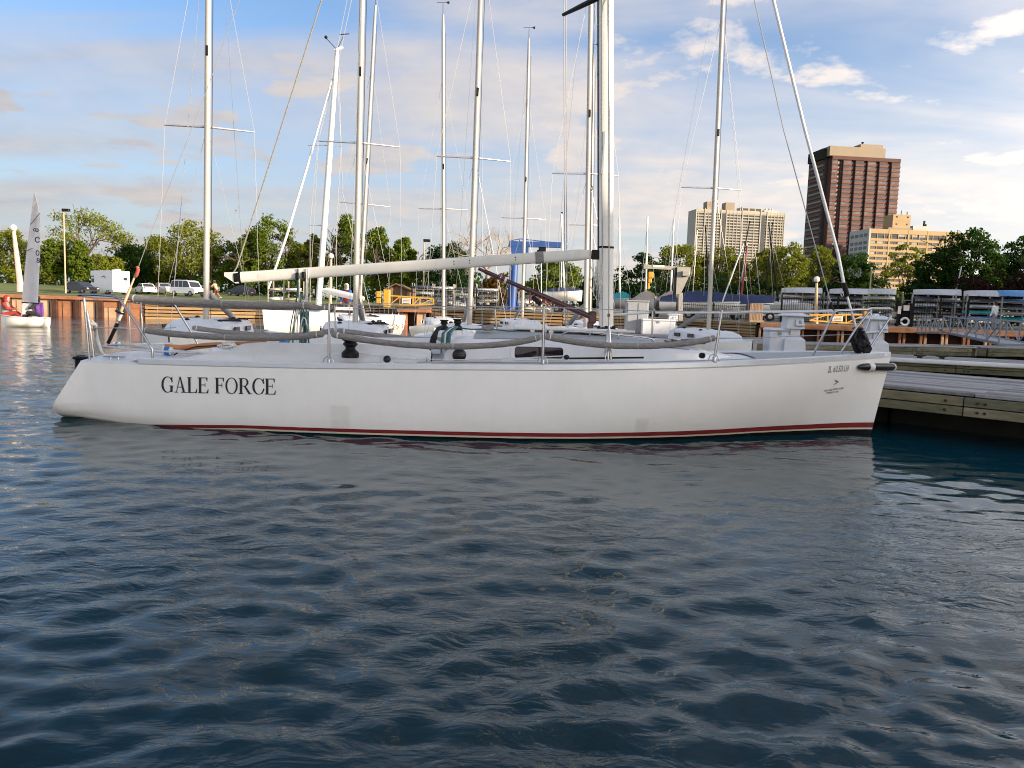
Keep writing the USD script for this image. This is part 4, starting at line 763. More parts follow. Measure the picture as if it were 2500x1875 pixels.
e = bl - tb * .01; hx.part('boom_end', MB().prism([(0, .07), (-.17, .075), (-.175, .03), (-.04, -.072), (0, -.072)], e + A([0, .045, 0]), tb, ub, .09), 'alloy_white', under=boom_p)
c = bl + tb * .30 + A([0, -.0515, 0]); hx.part('boom_plate', MB().bar(c - tb * .055, c + tb * .055, .003, .052), 'alloy_warm', under=boom_p)
for k, t_ in enumerate((.615, .66, .79)): c = bl + (br - bl) * t_ + A([0, -.049, 0]); hx.part('rivet', MB().ball(c + ub * .02, .008, 1).ball(c - ub * .012, .008, 1), 'black', under=boom_p)
for t_, lk in ((.872, 'rope_white'),): c = bl + (br - bl) * t_; hx.part('strop', boom_mesh(c - tb * .008, c + tb * .008, .155, .112), 'foam_grey', 40, under=boom_p)
# rigid vang
va, vb = P(1168, 656, YC - .02), P(1446, 775, YC - .02); tv = (vb - va) / np.linalg.norm(vb - va)
vg = hx.part('rigid_vang', MB().tube([va, va + tv * .08, va + tv * .1, va + tv * .72, va + tv * .73, vb], [.02, .02, .028, .028, .038, .036], 14), 'maroon', 40)
c = va + tv * .36; hx.part('vang_band', MB().tube([c, c + tv * .03], .042, 14), 'pipe_white', under=vg); hx.part('vang_band', MB().tube([c - tv * .06, c - tv * .05], .042, 14), 'steel', under=vg)
hx.part('vang_fork', MB().box(vb + A([-.0, 0, .0]), (.10, .07, .16), 0, .02).box(vb + A([-.02, 0, -.11]), (.08, .05, .12), 0, .02), 'maroon', under=vg)
r = np.random.default_rng(5)
rd = MB()
for k in range(5):
    a = va + tv * (.72 + .05 * k) + A([0, -.04, -.02]); b = P(1300 + 16 * k, 738 + 8 * math.sin(k * 2), YC - .06); m_ = (a + b) / 2 + A([r.normal(0, .05), 0, -.14]); tt_ = np.linspace(0, 1, 10)[:, None]; rd.tube((1 - tt_) ** 2 * a + 2 * tt_ * (1 - tt_) * m_ + tt_ ** 2 * b, .008, 6)
hx.part('vang_line', rd, 'rope_red', True); c = P(1310, 734, YC - .05); hx.part('vang_block', MB().bar(c + A([-.06, 0, .05]), c + A([.06, 0, -.05]), .05, .06, b=.015), 'black')
# spreaders (the far one shows at the top of the frame)
sr = P(1462, -6, YC); st_ = P(1375, 36, 10.5); hx.part('spreader', MB().tube([sr, (sr + st_) / 2, st_], [.035, .032, .022], 10), 'black', True); st2 = A([st_[0], 2 * YC - st_[1], st_[2]]); hx.part('spreader', MB().tube([sr, (sr + st2) / 2, st2], [.035, .032, .022], 10), 'black', True)
for dx in (0, 5): hx.part('shroud', MB().tube([P(1376 + dx, -400, 10.5), P(1377 + dx, 36, 10.5), P(1379 + dx, 728, 10.7), P(1384 + dx, 838, 10.95)], .006, 6), 'wire_white')
hx.part('shroud', MB().tube([P(1485, 868, 8.75), P(1487, 600, 9.05), P(1489, 318, 9.45), P(1482, -20, 9.72)], .006, 6), 'wire'); hx.part('turnbuckle', MB().tube([P(1485, 880, 8.72), P(1485, 862, 8.74), P(1486, 838, 8.76), P(1486, 800, 8.8)], [.012, .022, .024, .01], 8), 'steel', True)
hx.part('turnbuckle', MB().tube([P(1478, 880, 8.72), P(1480, 850, 8.74), P(1483, 806, 8.8)], [.012, .018, .01], 8), 'steel', True); hx.part('turnbuckle', MB().tube([P(1492, 879, 8.72), P(1490, 850, 8.74), P(1487, 790, 8.8)], [.012, .02, .008], 8), 'steel', True); c = P(1486, 770, 8.84); hx.part('rig_tag', MB().box(c, (.03, .01, .035)), 'rope_red')
hx.part('halyard_bracket', MB().bar(P(1470, 425, YC - .08), P(1476, 320, YC - .08), .02), 'steel')
fs = [P(1790, -400, YC), P(1888, 0, YC), P(1966, 320, YC), P(2046, 620, YC), P(2064, 712, YC)]; hx.part('forestay', MB().tube(fs, .021, 10), 'alloy', True); hx.part('forestay_sleeve', MB().tube([P(2060, 690, YC), P(2068, 724, YC)], .034, 10), 'black', True); hx.part('forestay_foil', MB().tube([P(2066, 716, YC), P(2090, 800, YC)], .016, 8), 'alloy', True)
ring = [P(2056 + 3.4 * math.cos(t), 717 + 7 * math.sin(t), YC - .03) for t in np.linspace(0, 6.3, 14)]; hx.part('tack_shackle', MB().tube(ring, .005, 5), 'steel', True)
hx.part('furler_drum', MB().lathe([(0, -.06), (.06, -.06), (.075, -.04), (.05, -.02), (.05, .03), (.075, .05), (.05, .07), (0, .07)], P(2094, 812, YC), 16), 'black', 30)
hx.part('topping_lift', MB().tube([P(1790, -330, YC), P(1842, 0, YC), P(1914, 320, YC), P(1990, 600, YC), P(2028, 738, YC - .25)], .007, 6), 'wire'); hx.part('snap_hook', MB().tube([P(2028, 738, YC - .25), P(2030, 750, YC - .26), P(2037, 758, YC - .27)], [.016, .018, .008], 8), 'black', True)
hx.part('boom_lift', MB().tube([P(897, -355, YC), P(785, 0, YC), P(579, 650, YC), P(571, 664, YC)], .0095, 6), 'foam_grey'); hx.part('backstay', MB().tube([P(700, -300, YC + .02), P(575, 25, YC + .02), P(499, 235, YC + .02), P(362, 586, YC + .02), P(338, 652, YC + .02)], .0042, 6), 'wire')
bs0, bs1 = P(338, 652, YC + .02), P(263, 842, YC + .02); bp = hx.part('backstay_adjuster', MB().tube([bs0, bs0 + (bs1 - bs0) * .25, bs0 + (bs1 - bs0) * .26, bs0 + (bs1 - bs0) * .93, bs1], [.012, .012, .018, .018, .012], 10), 'lamp_post_wood', 40)
hx.part('adjuster_knob', MB().tube([P(334, 650, YC), P(337, 658, YC), P(334, 672, YC), P(331, 676, YC)], [.012, .024, .018, .014], 10), 'rope_red', True, under=bp); hx.part('adjuster_grip', MB().tube([P(287, 790, YC - .01), P(264, 838, YC - .01)], .023, 10), 'black', True, under=bp); hx.part('adjuster_grip', MB().tube([P(298, 762, YC - .01), P(290, 782, YC - .01)], .021, 10), 'pipe_white', True, under=bp); hx.part('adjuster_wheel', MB().lathe([(.0, -.01), (.06, -.01), (.06, .01), (0, .012)], P(293, 762, YC), 14, axis=bs1 - bs0), 'black', under=bp)
# mainsheet tackle and coiled tail
r = np.random.default_rng(9); tops = [728, 731, 748, 752]; bots = [702, 714, 724, 728, 738, 748, 756]
for k in range(11):
    tx = tops[k % 4] + r.normal(0, 1.2); bx = bots[k % 7] + r.normal(0, 1.5); hx.part('mainsheet', MB().tube([P(tx, 656, YC - .06), P(tx + r.normal(0, 1), 720, YC - .02 + r.normal(0, .02)), P((tx + bx * 2) / 3, 790, YC + r.normal(0, .03)), P(bx, 862, YC + r.normal(0, .05))], .0075, 6), 'rope_white' if k % 4 else 'rope_green')
for k in range(6):
    cx = 742 + r.normal(0, 5); q = [P(cx + (8 + 3 * k % 7) * math.sin(t) * .55, 745 + 26 * math.cos(t) + k * 14, YC - .07 - .015 * k) for t in np.linspace(0, 6.28, 16)]; hx.part('rope_coil', MB().tube(q, .008, 6, False), ['rope_green', 'rope_white', 'rope_green'][k % 3], True)
for k in range(5): q = [P(737 + 4 * k, 760, YC - .08), P(736 + 4 * k + r.normal(0, 2), 800, YC - .1), P(734 + 4 * k + r.normal(0, 2), 846, YC - .1), P(738 + 3 * k, 858 + r.normal(0, 3), YC - .1)]; hx.part('rope_tail', MB().tube(q, .010, 6), 'rope_green' if k % 2 else 'rope_teal', True)
for px, py in ((726, 662), (741, 660)): c = P(px, py + 12, YC - .06); hx.part('mainsheet_block', MB().box(c, (.05, .04, .09), 0, .012), 'black')
# halyard tails hanging at the mast
hc = MB()
for k in range(9):
    x_ = 1442 + r.uniform(0, 22); L_ = r.uniform(60, 120); q = [P(x_ + r.normal(0, 3), 635 + 4 * k, YC - .05), P(x_ + r.normal(0, 7), 660 + L_ * .3, YC - .07), P(x_ + 4 + r.normal(0, 5), 650 + L_, YC - .08), P(x_ + 8, 640 + L_ * .5, YC - .09), P(x_ + 5, 634, YC - .07)]; hc.tube(q, .0065, 5, False)
hx.part('halyard_tail', hc, 'rope_white', True)
hb = MB()
for k in range(5): hb.box(P(1462 + 9 * k, 801 + 3 * (k % 2), YC - .14), (.045, .05, .055), 0, .01)
hx.part('mast_step_block', hb, 'black')
# ropes at the aft end of the cabin
for k in range(4): x_ = 1052 + 4 * k; hx.part('sheet_tail', MB().tube([P(1083, 795, 9.9), P(1068, 800 + 3 * k, 9.6), P(x_ + 2, 822, 9.2), P(x_ - 3, 842, 9.1), P(x_ - 1 + 3 * (k % 2), 856 - 4 * k, 9.08)], .011, 6), 'rope_black', True)
for k in range(6): x_ = 1078 + 4 * k; hx.part('sheet_tail', MB().tube([P(1112 + k, 798, 9.2), P(1096 + 2 * k, 801 + k, 9.05), P(x_ + 2, 814, 8.93), P(x_, 834, 8.9), P(x_ - 1, 856 - 3 * (k % 3), 8.9)], .010, 6), ['rope_teal', 'rope_green', 'rope_white', 'rope_teal'][k % 4], True)
hx.part('deck_line', MB().tube([P(1118, 800, 9.3), P(1150, 804, 9.3), P(1190, 803, 9.3), P(1250, 809, 9.45), P(1310, 809, 9.6), P(1420, 816, 9.65)], .009, 6), 'rope_teal', True); hx.part('deck_line', MB().tube([P(865, 838, 9), P(900, 846, 8.98), P(940, 852, 9.0)], .009, 6), 'rope_black', True)
# --- stanchions, lifelines in grey foam sleeves
SN = [(803, 888, 803, 741), (1325, 889, 1328, 748), (1743, 882, 1763, 757)]
for bx, by, tx, ty in SN:
    a = Nr(bx, by); b = P(tx, ty, a[1]); s_ = hx.part('stanchion', MB().tube([a, a + (b - a) * .55, a + (b - a) * .56, b], [.016, .016, .0125, .0125], 10), 'steel', True); hx.part('stanchion_foot', MB().lathe([(0, 0), (.04, 0), (.035, .012), (.02, .02), (.02, .06), (0, .06)], a - A([0, 0, .01]), 12), 'steel', True, under=s_)
    hx.part('stanchion_brace', MB().tube([a + A([-.07, 0, 0]), a + A([-.05, 0, .06]), a + A([0, 0, .09])], .006, 6).tube([a + A([.06, 0, 0]), a + A([.04, 0, .06]), a + A([0, 0, .09])], .006, 6), 'steel', True, under=s_)
for bx, by, tx, ty in [(821, 848, 817, 748), (1592, 823, 1593, 759), (1214, 812, 1208, 756)]:
    a = Fr(bx, by); b = P(tx, ty, a[1]); hx.part('stanchion', MB().tube([a, b], .0125, 10), 'steel', True)
def sleeve(pts, fn, r_=.047, look='foam_grey', name='lifeline_sleeve', off=.05):
    q = A([fn(x, y, off) for x, y in pts]); t = np.linspace(0, 1, len(q)); tt_ = np.linspace(0, 1, 90); from_ = [np.polyval(np.polyfit(t, q[:, k], min(3, len(q) - 1)), tt_) for k in range(3)]
    q2 = A(from_).T; rr_ = r_ * (.93 + .16 * meshkit.noise(np.stack([np.arange(90) * .55, q2[:, 0] * 3, 0 * tt_], -1), int(q2[0, 0] * 10) % 50)); rr_[0] *= .75; rr_[-1] *= .75; sp_ = hx.part(name, MB().tube(q2, rr_, 14), look, True)
    for f_ in (.03, .5, .97): k_ = int(f_ * 88); hx.part('tie', MB().tube([q2[k_], q2[k_] + (q2[k_ + 1] - q2[k_]) * .5], rr_[k_] * 1.06, 12), 'rope_white' if f_ != .5 else 'nonskid', under=sp_)
sleeve([(318, 728), (470, 738), (620, 745), (760, 746)], Nr, .040); sleeve([(352, 805), (470, 819), (640, 825), (790, 814)], Nr, .037); sleeve([(811, 816), (960, 838), (1110, 847), (1230, 839), (1319, 823)], Nr, .035); sleeve([(1333, 821), (1440, 839), (1560, 846), (1660, 839), (1745, 825)], Nr, .035)
sleeve([(325, 735), (560, 748), (815, 752)], Fr, .036); sleeve([(470, 800), (600, 815), (720, 818), (815, 806)], Fr, .036); sleeve([(824, 806), (960, 824), (1055, 828), (1120, 826), (1205, 812)], Fr, .036)
hx.part('lifeline', MB().tube([Nr(760, 746), Nr(803, 742), Nr(1060, 748), Nr(1328, 750), Nr(1600, 760), Nr(1763, 760), Nr(1900, 764), Nr(2033, 762, .02)], .0055, 6), 'wire_white', True); hx.part('lifeline', MB().tube([Nr(1745, 825), Nr(1800, 826), Nr(2010, 818, .03)], .005, 6), 'wire', True)
hx.part('lifeline', MB().tube([Fr(815, 752), Fr(1208, 757), Fr(1495, 768), Fr(1593, 762)], .006, 6), 'wire_white', True); hx.part('lifeline_tube', MB().tube([Fr(1494, 769), Fr(1585, 763)], .017, 8), 'pipe_white', True); hx.part('lifeline_tube', MB().tube([Fr(1600, 763), Fr(1800, 762), Fr(2000, 760), Fr(2115, 756)], .018, 8), 'pipe_white', True)
hx.part('lifeline', MB().tube([Fr(1600, 830), Fr(1850, 824), Fr(2090, 816)], .005, 6), 'wire', True)
# --- pushpit
def N8(px, py): return Nr(px, py, .06)
def F8(px, py): return Fr(px, py, .06)
push = [N8(208, 876), N8(206, 800), N8(204, 725)]; hx.part('pushpit', MB().tube([N8(219, 878), N8(212, 800), N8(205, 728)], .0145, 10).tube([N8(230, 872), N8(222, 815), N8(212, 760)], .0145, 10), 'steel', True)
hx.part('pushpit', MB().tube([N8(192, 721), N8(200, 719), N8(240, 720), N8(276, 723), N8(289, 727), N8(297, 738), N8(330, 785), N8(366, 843), N8(372, 853), N8(373, 878)], .0145, 10), 'steel', True)
hx.part('pushpit', MB().tube([F8(284, 728), F8(380, 735), F8(418, 737), F8(427, 745), F8(468, 812), F8(484, 842)], .0145, 10).tube([F8(315, 740), F8(318, 836)], .013, 8).tube([F8(344, 738), F8(349, 840)], .013, 8), 'steel', True); hx.part('pushpit', MB().tube([N8(192, 721), P(230, 726, 9.8), F8(284, 728)], .0145, 10), 'steel', True)
hx.part('aft_line', MB().tube([N8(230, 800), P(300, 801, 10), F8(348, 803), F8(430, 800)], .006, 6), 'wire')
hx.part('throw_line', MB().tube([N8(216, 790), P(232, 792, 9.0), P(238, 830, 9.0), P(250, 862, 9.0), P(262, 870, 9.0)], [.03, .03, .022, .014, .01], 8), 'rope_white', True); hx.part('throw_line', MB().tube([P(224, 783, 8.95), P(236, 796, 8.95), P(226, 806, 8.95), P(218, 798, 8.95), P(226, 784, 8.95)], .013, 6), 'rope_white', True)
# stern gear: cleat, rudder head, poles, tiller
c = Nr(280, 882, .22); cl = hx.part('stern_cleat', MB().tube([c + A([-.13, 0, .055]), c + A([-.05, 0, .05]), c + A([.05, 0, .05]), c + A([.13, 0, .055])], [.008, .012, .012, .008], 8).tube([c + A([-.045, 0, -.02]), c + A([-.045, 0, .05])], .014, 8).tube([c + A([.045, 0, -.02]), c + A([.045, 0, .05])], .014, 8), 'steel', True)
hx.part('deck_fairlead', MB().lathe([(0, 0), (.045, 0), (.035, .03), (0, .035)], Nr(332, 881, .1), 12), 'deck_white', True)
q = P(190, 886, 9.9); q = P(192, 890, 9.6); q2 = P(206, 873, 9.6); hx.part('rudder_head', MB().box(q + A([.03, 0, 0]), (.08, .2, .24), 0, .03).box(q2 + A([.03, 0, 0]), (.24, .26, .035), 0, .015), 'black', 30)
for p0, p1, Y, r_ in [((250, 845), (420, 862), 9.35, .013), ((255, 848), (488, 862), 9.4, .013), ((330, 843), (497, 864), 9.3, .012), ((262, 842), (420, 838), 9.9, .014), ((372, 856), (480, 862), 9.25, .012)]: hx.part('deck_pole', MB().tube([P(*p0, Y), P(*p1, Y)], r_, 8), 'alloy', True)
c = P(408, 857, 9.3); bk = hx.part('tape_roll', MB().tube([c + A([-.05, 0, .0]), c + A([.06, 0, -.0])], .052, 16), 'pipe_white', True); hx.part('tape_band', MB().tube([c + A([-.02, 0, 0]), c + A([.04, 0, 0])], .054, 16), 'tape_blue', True, under=bk); c = P(285, 841, 10.1); bk = hx.part('tape_roll', MB().tube([c + A([-.04, 0, .0]), c + A([.04, 0, -.0])], .035, 14), 'pipe_white', True); hx.part('tape_band', MB().tube([c + A([-.005, 0, 0]), c + A([.025, 0, 0])], .037, 14), 'tape_blue', True, under=bk)
tl = [P(404, 845, 9.7), P(440, 850, 9.7), P(520, 842, 9.7), P(600, 838, 9.7), P(650, 833, 9.7)]; hx.part('tiller', MB().tube(tl, [.03, .042, .034, .028, .022], 12), 'wood_varnish', True); hx.part('tiller_extension', MB().tube([P(425, 866, 9.2), P(440, 858, 9.3), P(480, 846, 9.6), P(560, 842, 9.6)], .009, 6), 'rope_black', True)
hx.part('blue_cushion', MB().box(P(693, 842, 10.3), (.12, .2, .12), 0, .03), 'tape_blue')
hx.part('padeye', MB().box(Nr(1385, 897, .03), (.22, .02, .05), 0, .008), 'steel'); hx.part('padeye_slot', MB().box(Nr(1385, 893, .018), (.13, .02, .02), 0, .006), 'nonskid')
# --- pulpit and bow
def Bn(px, py, y): return P(px, py, y)
hx.part('pulpit', MB().tube([Bn(1984, 868, 9.45), Bn(2012, 815, 9.40), Bn(2034, 768, 9.36), Bn(2040, 760, 9.36), Bn(2070, 758, 9.4), Bn(2118, 756, 9.55), Bn(2126, 753, 9.6), Bn(2172, 753, 9.78), Bn(2175, 757, 9.8), Bn(2175, 772, 9.8), Bn(2170, 780, 9.8), Bn(2112, 868, 9.72)], .0145, 10), 'steel', True)
hx.part('pulpit', MB().tube([Bn(2049, 868, 9.62), Bn(2090, 802, 9.58), Bn(2120, 764, 9.58), Bn(2126, 760, 9.6)], .0145, 10), 'steel', True); hx.part('pulpit', MB().tube([Bn(2126, 755, 10.0), Bn(2127, 768, 10.0), Bn(2112, 808, 10.0), Bn(2101, 826, 10.0)], .0145, 10), 'steel', True); hx.part('pulpit', MB().tube([Bn(2107, 812, 9.7), Bn(2130, 811, 9.75), Bn(2146, 812, 9.8)], .011, 8), 'steel', True)
sb = MB(); r = np.random.default_rng(4)
for k in range(9): sb.ball(P(2102 + r.normal(0, 7), 818 + r.uniform(-8, 36), YC - .1 + r.normal(0, .04)), (.03 + .025 * r.random(), .04, .06 + .07 * r.random()), 2)
sb.tube([P(2090, 806, YC - .08), P(2084, 838, YC - .12), P(2096, 866, YC - .15)], .02, 6).tube([P(2112, 832, YC - .15), P(2126, 838, YC - .2), P(2114, 846, YC - .15)], .008, 6).tube([P(2108, 850, YC - .15), P(2110, 872, YC - .15)], .02, 6).tube([P(2062, 870, YC - .2), P(2090, 868, YC - .2), P(2112, 870, YC - .2)], .016, 6)
bv, bf = sb.arr(); bv = bv + (A([meshkit.noise(bv * 28, 3), meshkit.noise(bv * 28, 4), meshkit.noise(bv * 22, 5)]).T - .5) * .07; hx.part('furled_bag', (bv, bf), 'black', True)
hx.part('bow_block', MB().lathe([(0, 0), (.035, 0), (.03, .05), (0, .06)], P(2101, 874, 9.62), 12), 'black', True); hx.part('bow_cleat', MB().tube([P(2098, 866, 9.75), P(2120, 866, 9.75)], .012, 8), 'steel', True)
_q = P(2110, 896, 9.45); pa = P(2094, 896, YC - float(sec(_q[0] - .1, _q[2])) - .02); pb = P(2178, 896, YC - .06); tp_ = (pb - pa) / np.linalg.norm(pb - pa); bw = hx.part('bowsprit', MB().tube([pa, pa + tp_ * .03, pa + tp_ * .10, pa + tp_ * .2, pb - tp_ * .02, pb], [.004, .028, .044, .05, .05, .046], 20), 'black_gloss', True)
cc = pa + tp_ * .18; hx.part('bowsprit_collar', MB().tube([cc, cc + tp_ * .01, cc + tp_ * .08, cc + tp_ * .09], [.05, .058, .058, .05], 20), 'pipe_white', True, under=bw); hx.part('bowsprit_cap', MB().tube([pb, pb + tp_ * .02], [.054, .05], 20), 'pipe_white', True, under=bw)
# --- lettering on the topsides
def ring_(cx, cy, rx, ry, ix, iy, idx=0): return affinity.scale(Point(cx, cy).buffer(1, 32), rx, ry).difference(affinity.scale(Point(cx + idx, cy).buffer(1, 32), ix, iy))
TK, TN, SF = .17, .055, .05
def serif(x0, x1, y): return sbox(x0, y - (SF if y > .5 else 0), x1, y + (0 if y > .5 else SF))
def stem(x, w=TK, y0=0, y1=1): return unary_union([sbox(x, y0, x + w, y1), serif(x - .07, x + w + .07, y0) if y0 < .5 else sbox(0, 0, 0, 0), serif(x - .07, x + w + .07, 1)])
def gl(ch):
    if ch == 'E': return unary_union([stem(.1), sbox(.1, 1 - SF, .70, 1), sbox(.1, 0, .74, SF), sbox(.2, .5, .54, .5 + SF), Polygon([(.70, 1), (.70, .76), (.66, .76), (.60, .94), (.52, 1)]), Polygon([(.74, 0), (.78, .27), (.74, .27), (.66, .08), (.55, 0)]), sbox(.52, .40, .56, .64)]), .82
    if ch == 'F': return unary_union([stem(.1), sbox(.1, 1 - SF, .66, 1), sbox(.2, .5, .52, .5 + SF), Polygon([(.66, 1), (.66, .74), (.62, .74), (.56, .94), (.48, 1)]), sbox(.50, .39, .54, .65)]), .72
    if ch == 'L': return unary_union([stem(.1), sbox(.1, 0, .70, SF), Polygon([(.70, 0), (.74, .28), (.70, .28), (.62, .08), (.5, 0)])]), .76
    if ch == 'O': return ring_(.47, .5, .43, .52, .30, .475), .94
    if ch == 'A': return unary_union([Polygon([(.42, 1.02), (.50, 1.02), (.80, 0), (.64, 0)]), Polygon([(.42, 1.02), (.46, .93), (.19, 0), (.14, 0)]), sbox(.25, .33, .66, .33 + SF), serif(.02, .3, 0), serif(.54, .92, 0)]), .93
    if ch == 'R': return unary_union([stem(.1), ring_(.40, .74, .30, .265, .17, .225).intersection(sbox(.4, .4, 1, 1.1)), sbox(.2, 1 - SF, .42, 1), sbox(.2, .475, .42, .475 + SF), Polygon([(.38, .49), (.52, .49), (.88, 0), (.70, 0)]), serif(.70, .95, 0)]), .92
    if ch in 'CG':
        g = ring_(.47, .5, .43, .52, .30, .475, .03).difference(Polygon([(.5, .5), (1.2, .86), (1.2, .20)])); g = unary_union([g, Polygon([(.80, 1), (.84, 1), (.84, .70), (.80, .70), (.72, .88)])])
        if ch == 'G': g = unary_union([g, sbox(.68, .03, .68 + TK, .42), serif(.60, .90, .0) if False else sbox(.60, .40, .90, .40 + SF)]), .94; return g
        return unary_union([g, Polygon([(.82, .26), (.86, .24), (.74, .05), (.66, .02)])]), .88
    return sbox(0, 0, .001, .001), .38
def on_hull(poly, x0, z0, sx, sz, name, look, slope=0.0, shear=0.0, under=None):
    """wraps 2D lettering on the near topside"""
    for g in getattr(poly, 'geoms', [poly]):
        if g.is_empty or g.area < 1e-6: continue
        m = trimesh.creation.extrude_polygon(g.segmentize(.12), .002, engine='earcut'); v = np.array(m.vertices); x = x0 + (v[:, 0] + shear * v[:, 1]) * sx; z = z0 + v[:, 1] * sz + slope * (x - x0)
        y = YC - sec(x, z) - .003 - np.where(v[:, 2] > .001, .0, .002) + .001
        f = np.array(m.faces); hx.part(name, (np.stack([x, y, z], -1), f), look, under=under)
a, b = P(391, 958, 8.62), P(679, 962, 8.52); hgt = (958 - 919) / FPX * 8.55; adv = [gl(c)[1] for c in 'GALE FORCE']; sx = (b[0] - a[0]) / sum(adv); x = a[0]
za = a[2]; sl = (b[2] - a[2]) / (b[0] - a[0])
for ch in 'GALE FORCE':
    g, w_ = gl(ch)
    if ch != ' ': on_hull(affinity.translate(g, 0, 0), x, za + sl * (x - a[0]), sx, hgt, 'letter', 'lettering', sl)
    x += w_ * sx
def flat_text(txt, pxa, pya, pxb, pyb, capx, Y, name, look, shear=0.0, bold=False):
    m = meshkit.text_mesh(txt, 1.0, .002, bold); v = np.array(m.vertices); v[:, 0] -= v[:, 0].min(); a, b = P(pxa, pya, Y), P(pxb, pyb, Y); W_ = v[:, 0].max(); sx = (b[0] - a[0]) / W_; sl = (b[2] - a[2]) / (b[0] - a[0]); sz = capx / FPX * Y
    x = a[0] + v[:, 0] * sx + shear * v[:, 1] * sz; z = a[2] + v[:, 1] * sz + sl * (x - a[0]); y = YC - sec(x, z) - .003; hx.part(name, (np.stack([x, y - v[:, 2] * .5, z], -1), m.faces), look)
flat_text('IL 6130 LH', 2017, 909, 2078, 907.5, 15.5, 9.3, 'registration', 'logo_grey', .05)
flat_text('CHICAGO YACHT CLUB', 2013, 957, 2071, 952.5, 4.6, 9.3, 'emblem_text', 'logo_grey'); flat_text('FOUNDATION', 2023, 963, 2057, 961, 4.4, 9.3, 'emblem_text', 'logo_grey')
em = [(2040, 927), (2055, 934), (2038, 942), (2045, 934.5)]; e3 = A([P(*q, 9.3) for q in em]); o = e3[3]
for tri in ([em[0], em[1], (2046, 933.5)], [(2046, 935.5), em[1], em[2]]):
    q3 = A([P(*q, 9.3) for q in tri]); on_hull(Polygon([(q[0], q[2]) for q in q3]), 0, 0, 1, 1, 'emblem', 'logo_grey')

# sheets and coils lying on the deck
for pts, lk in (([(1383, 871, 8.8), (1250, 878, 8.72), (1120, 881, 8.70), (1000, 879, 8.70), (945, 874, 8.68), (880, 864, 8.66), (858, 862, 8.64)], 'rope_white'),):
    q = A([P(*p) for p in pts]); q[:, 2] += .012; hx.part('jib_sheet', MB().tube(q, .007, 6), lk, True)
r = np.random.default_rng(12)
for (px, py, Y, lk, n) in [(905, 858, 9.1, 'rope_green', 6), (560, 852, 9.3, 'rope_white', 7), (640, 850, 9.6, 'rope_teal', 5), (1420, 818, 9.7, 'rope_white', 6), (1000, 852, 9.0, 'rope_black', 5)]:
    c = P(px, py, Y); cb = MB()
    for k in range(n): R_ = r.uniform(.07, .13); cc = c + A([r.normal(0, .03), r.normal(0, .03), .012 * k]); cb.tube([cc + A([R_ * math.cos(t), R_ * .8 * math.sin(t), .01 * math.sin(2 * t + k)]) for t in np.linspace(0, 6.28, 18)], .007, 5, False)
    hx.part('rope_coil', cb, lk, True)
for px, py, Y in [(1300, 806, 9.45), (1330, 806, 9.5), (1345, 810, 9.4)]: c = P(px, py, Y); b_ = hx.part('deck_block', MB().box(c, (.07, .05, .05), 0, .015), 'black'); hx.part('sheave', MB().lathe([(0, -.012), (.03, -.012), (.03, .012), (0, .012)], c + A([0, -.03, 0]), 12, axis=(0, -1, 0)), 'steel', under=b_)
# ---------------------------------------------------------------- small keelboats moored behind
def hull_loft(L, Bm, zs, zk=-.12, n=26, bow=-1, plumb=.15, tr=.75):
    """near-symmetric hull, bow at y = bow*L/2 side; returns (side mesh, deck outline)"""
    t = np.linspace(0, 1, n); y = -L * .36 + t * L
    b = Bm / 2 * np.where(t < .55, (1 - (1 - t / .55) ** 2.1) ** .85, 1 - (1 - tr) * ((t - .55) / .45) ** 2); b = np.maximum(b, .012); sh = zs + .16 * (1 - t) ** 2 - .03 * t
    rowsz = [0, .2, .45, .7, .9, 1.0]; mb = MB(); cols = []
    for sgn in (1, -1):
        V = A([np.stack([sgn * b * (1 - (1 - f) ** 2.4) ** .55 if f > 0 else 0 * b, y + (1 - f) * plumb * (1 - t) ** 2 - (1 - f) * .25 * t ** 3, zk + (sh - zk) * f], -1) for f in rowsz]); mb.grid(V, sgn < 0); cols.append(V)
    a, c = cols[0][:, -1], cols[1][:, -1]; mb.grid(np.stack([a, (a + c) / 2, c], 1), True); return mb, y, b, sh
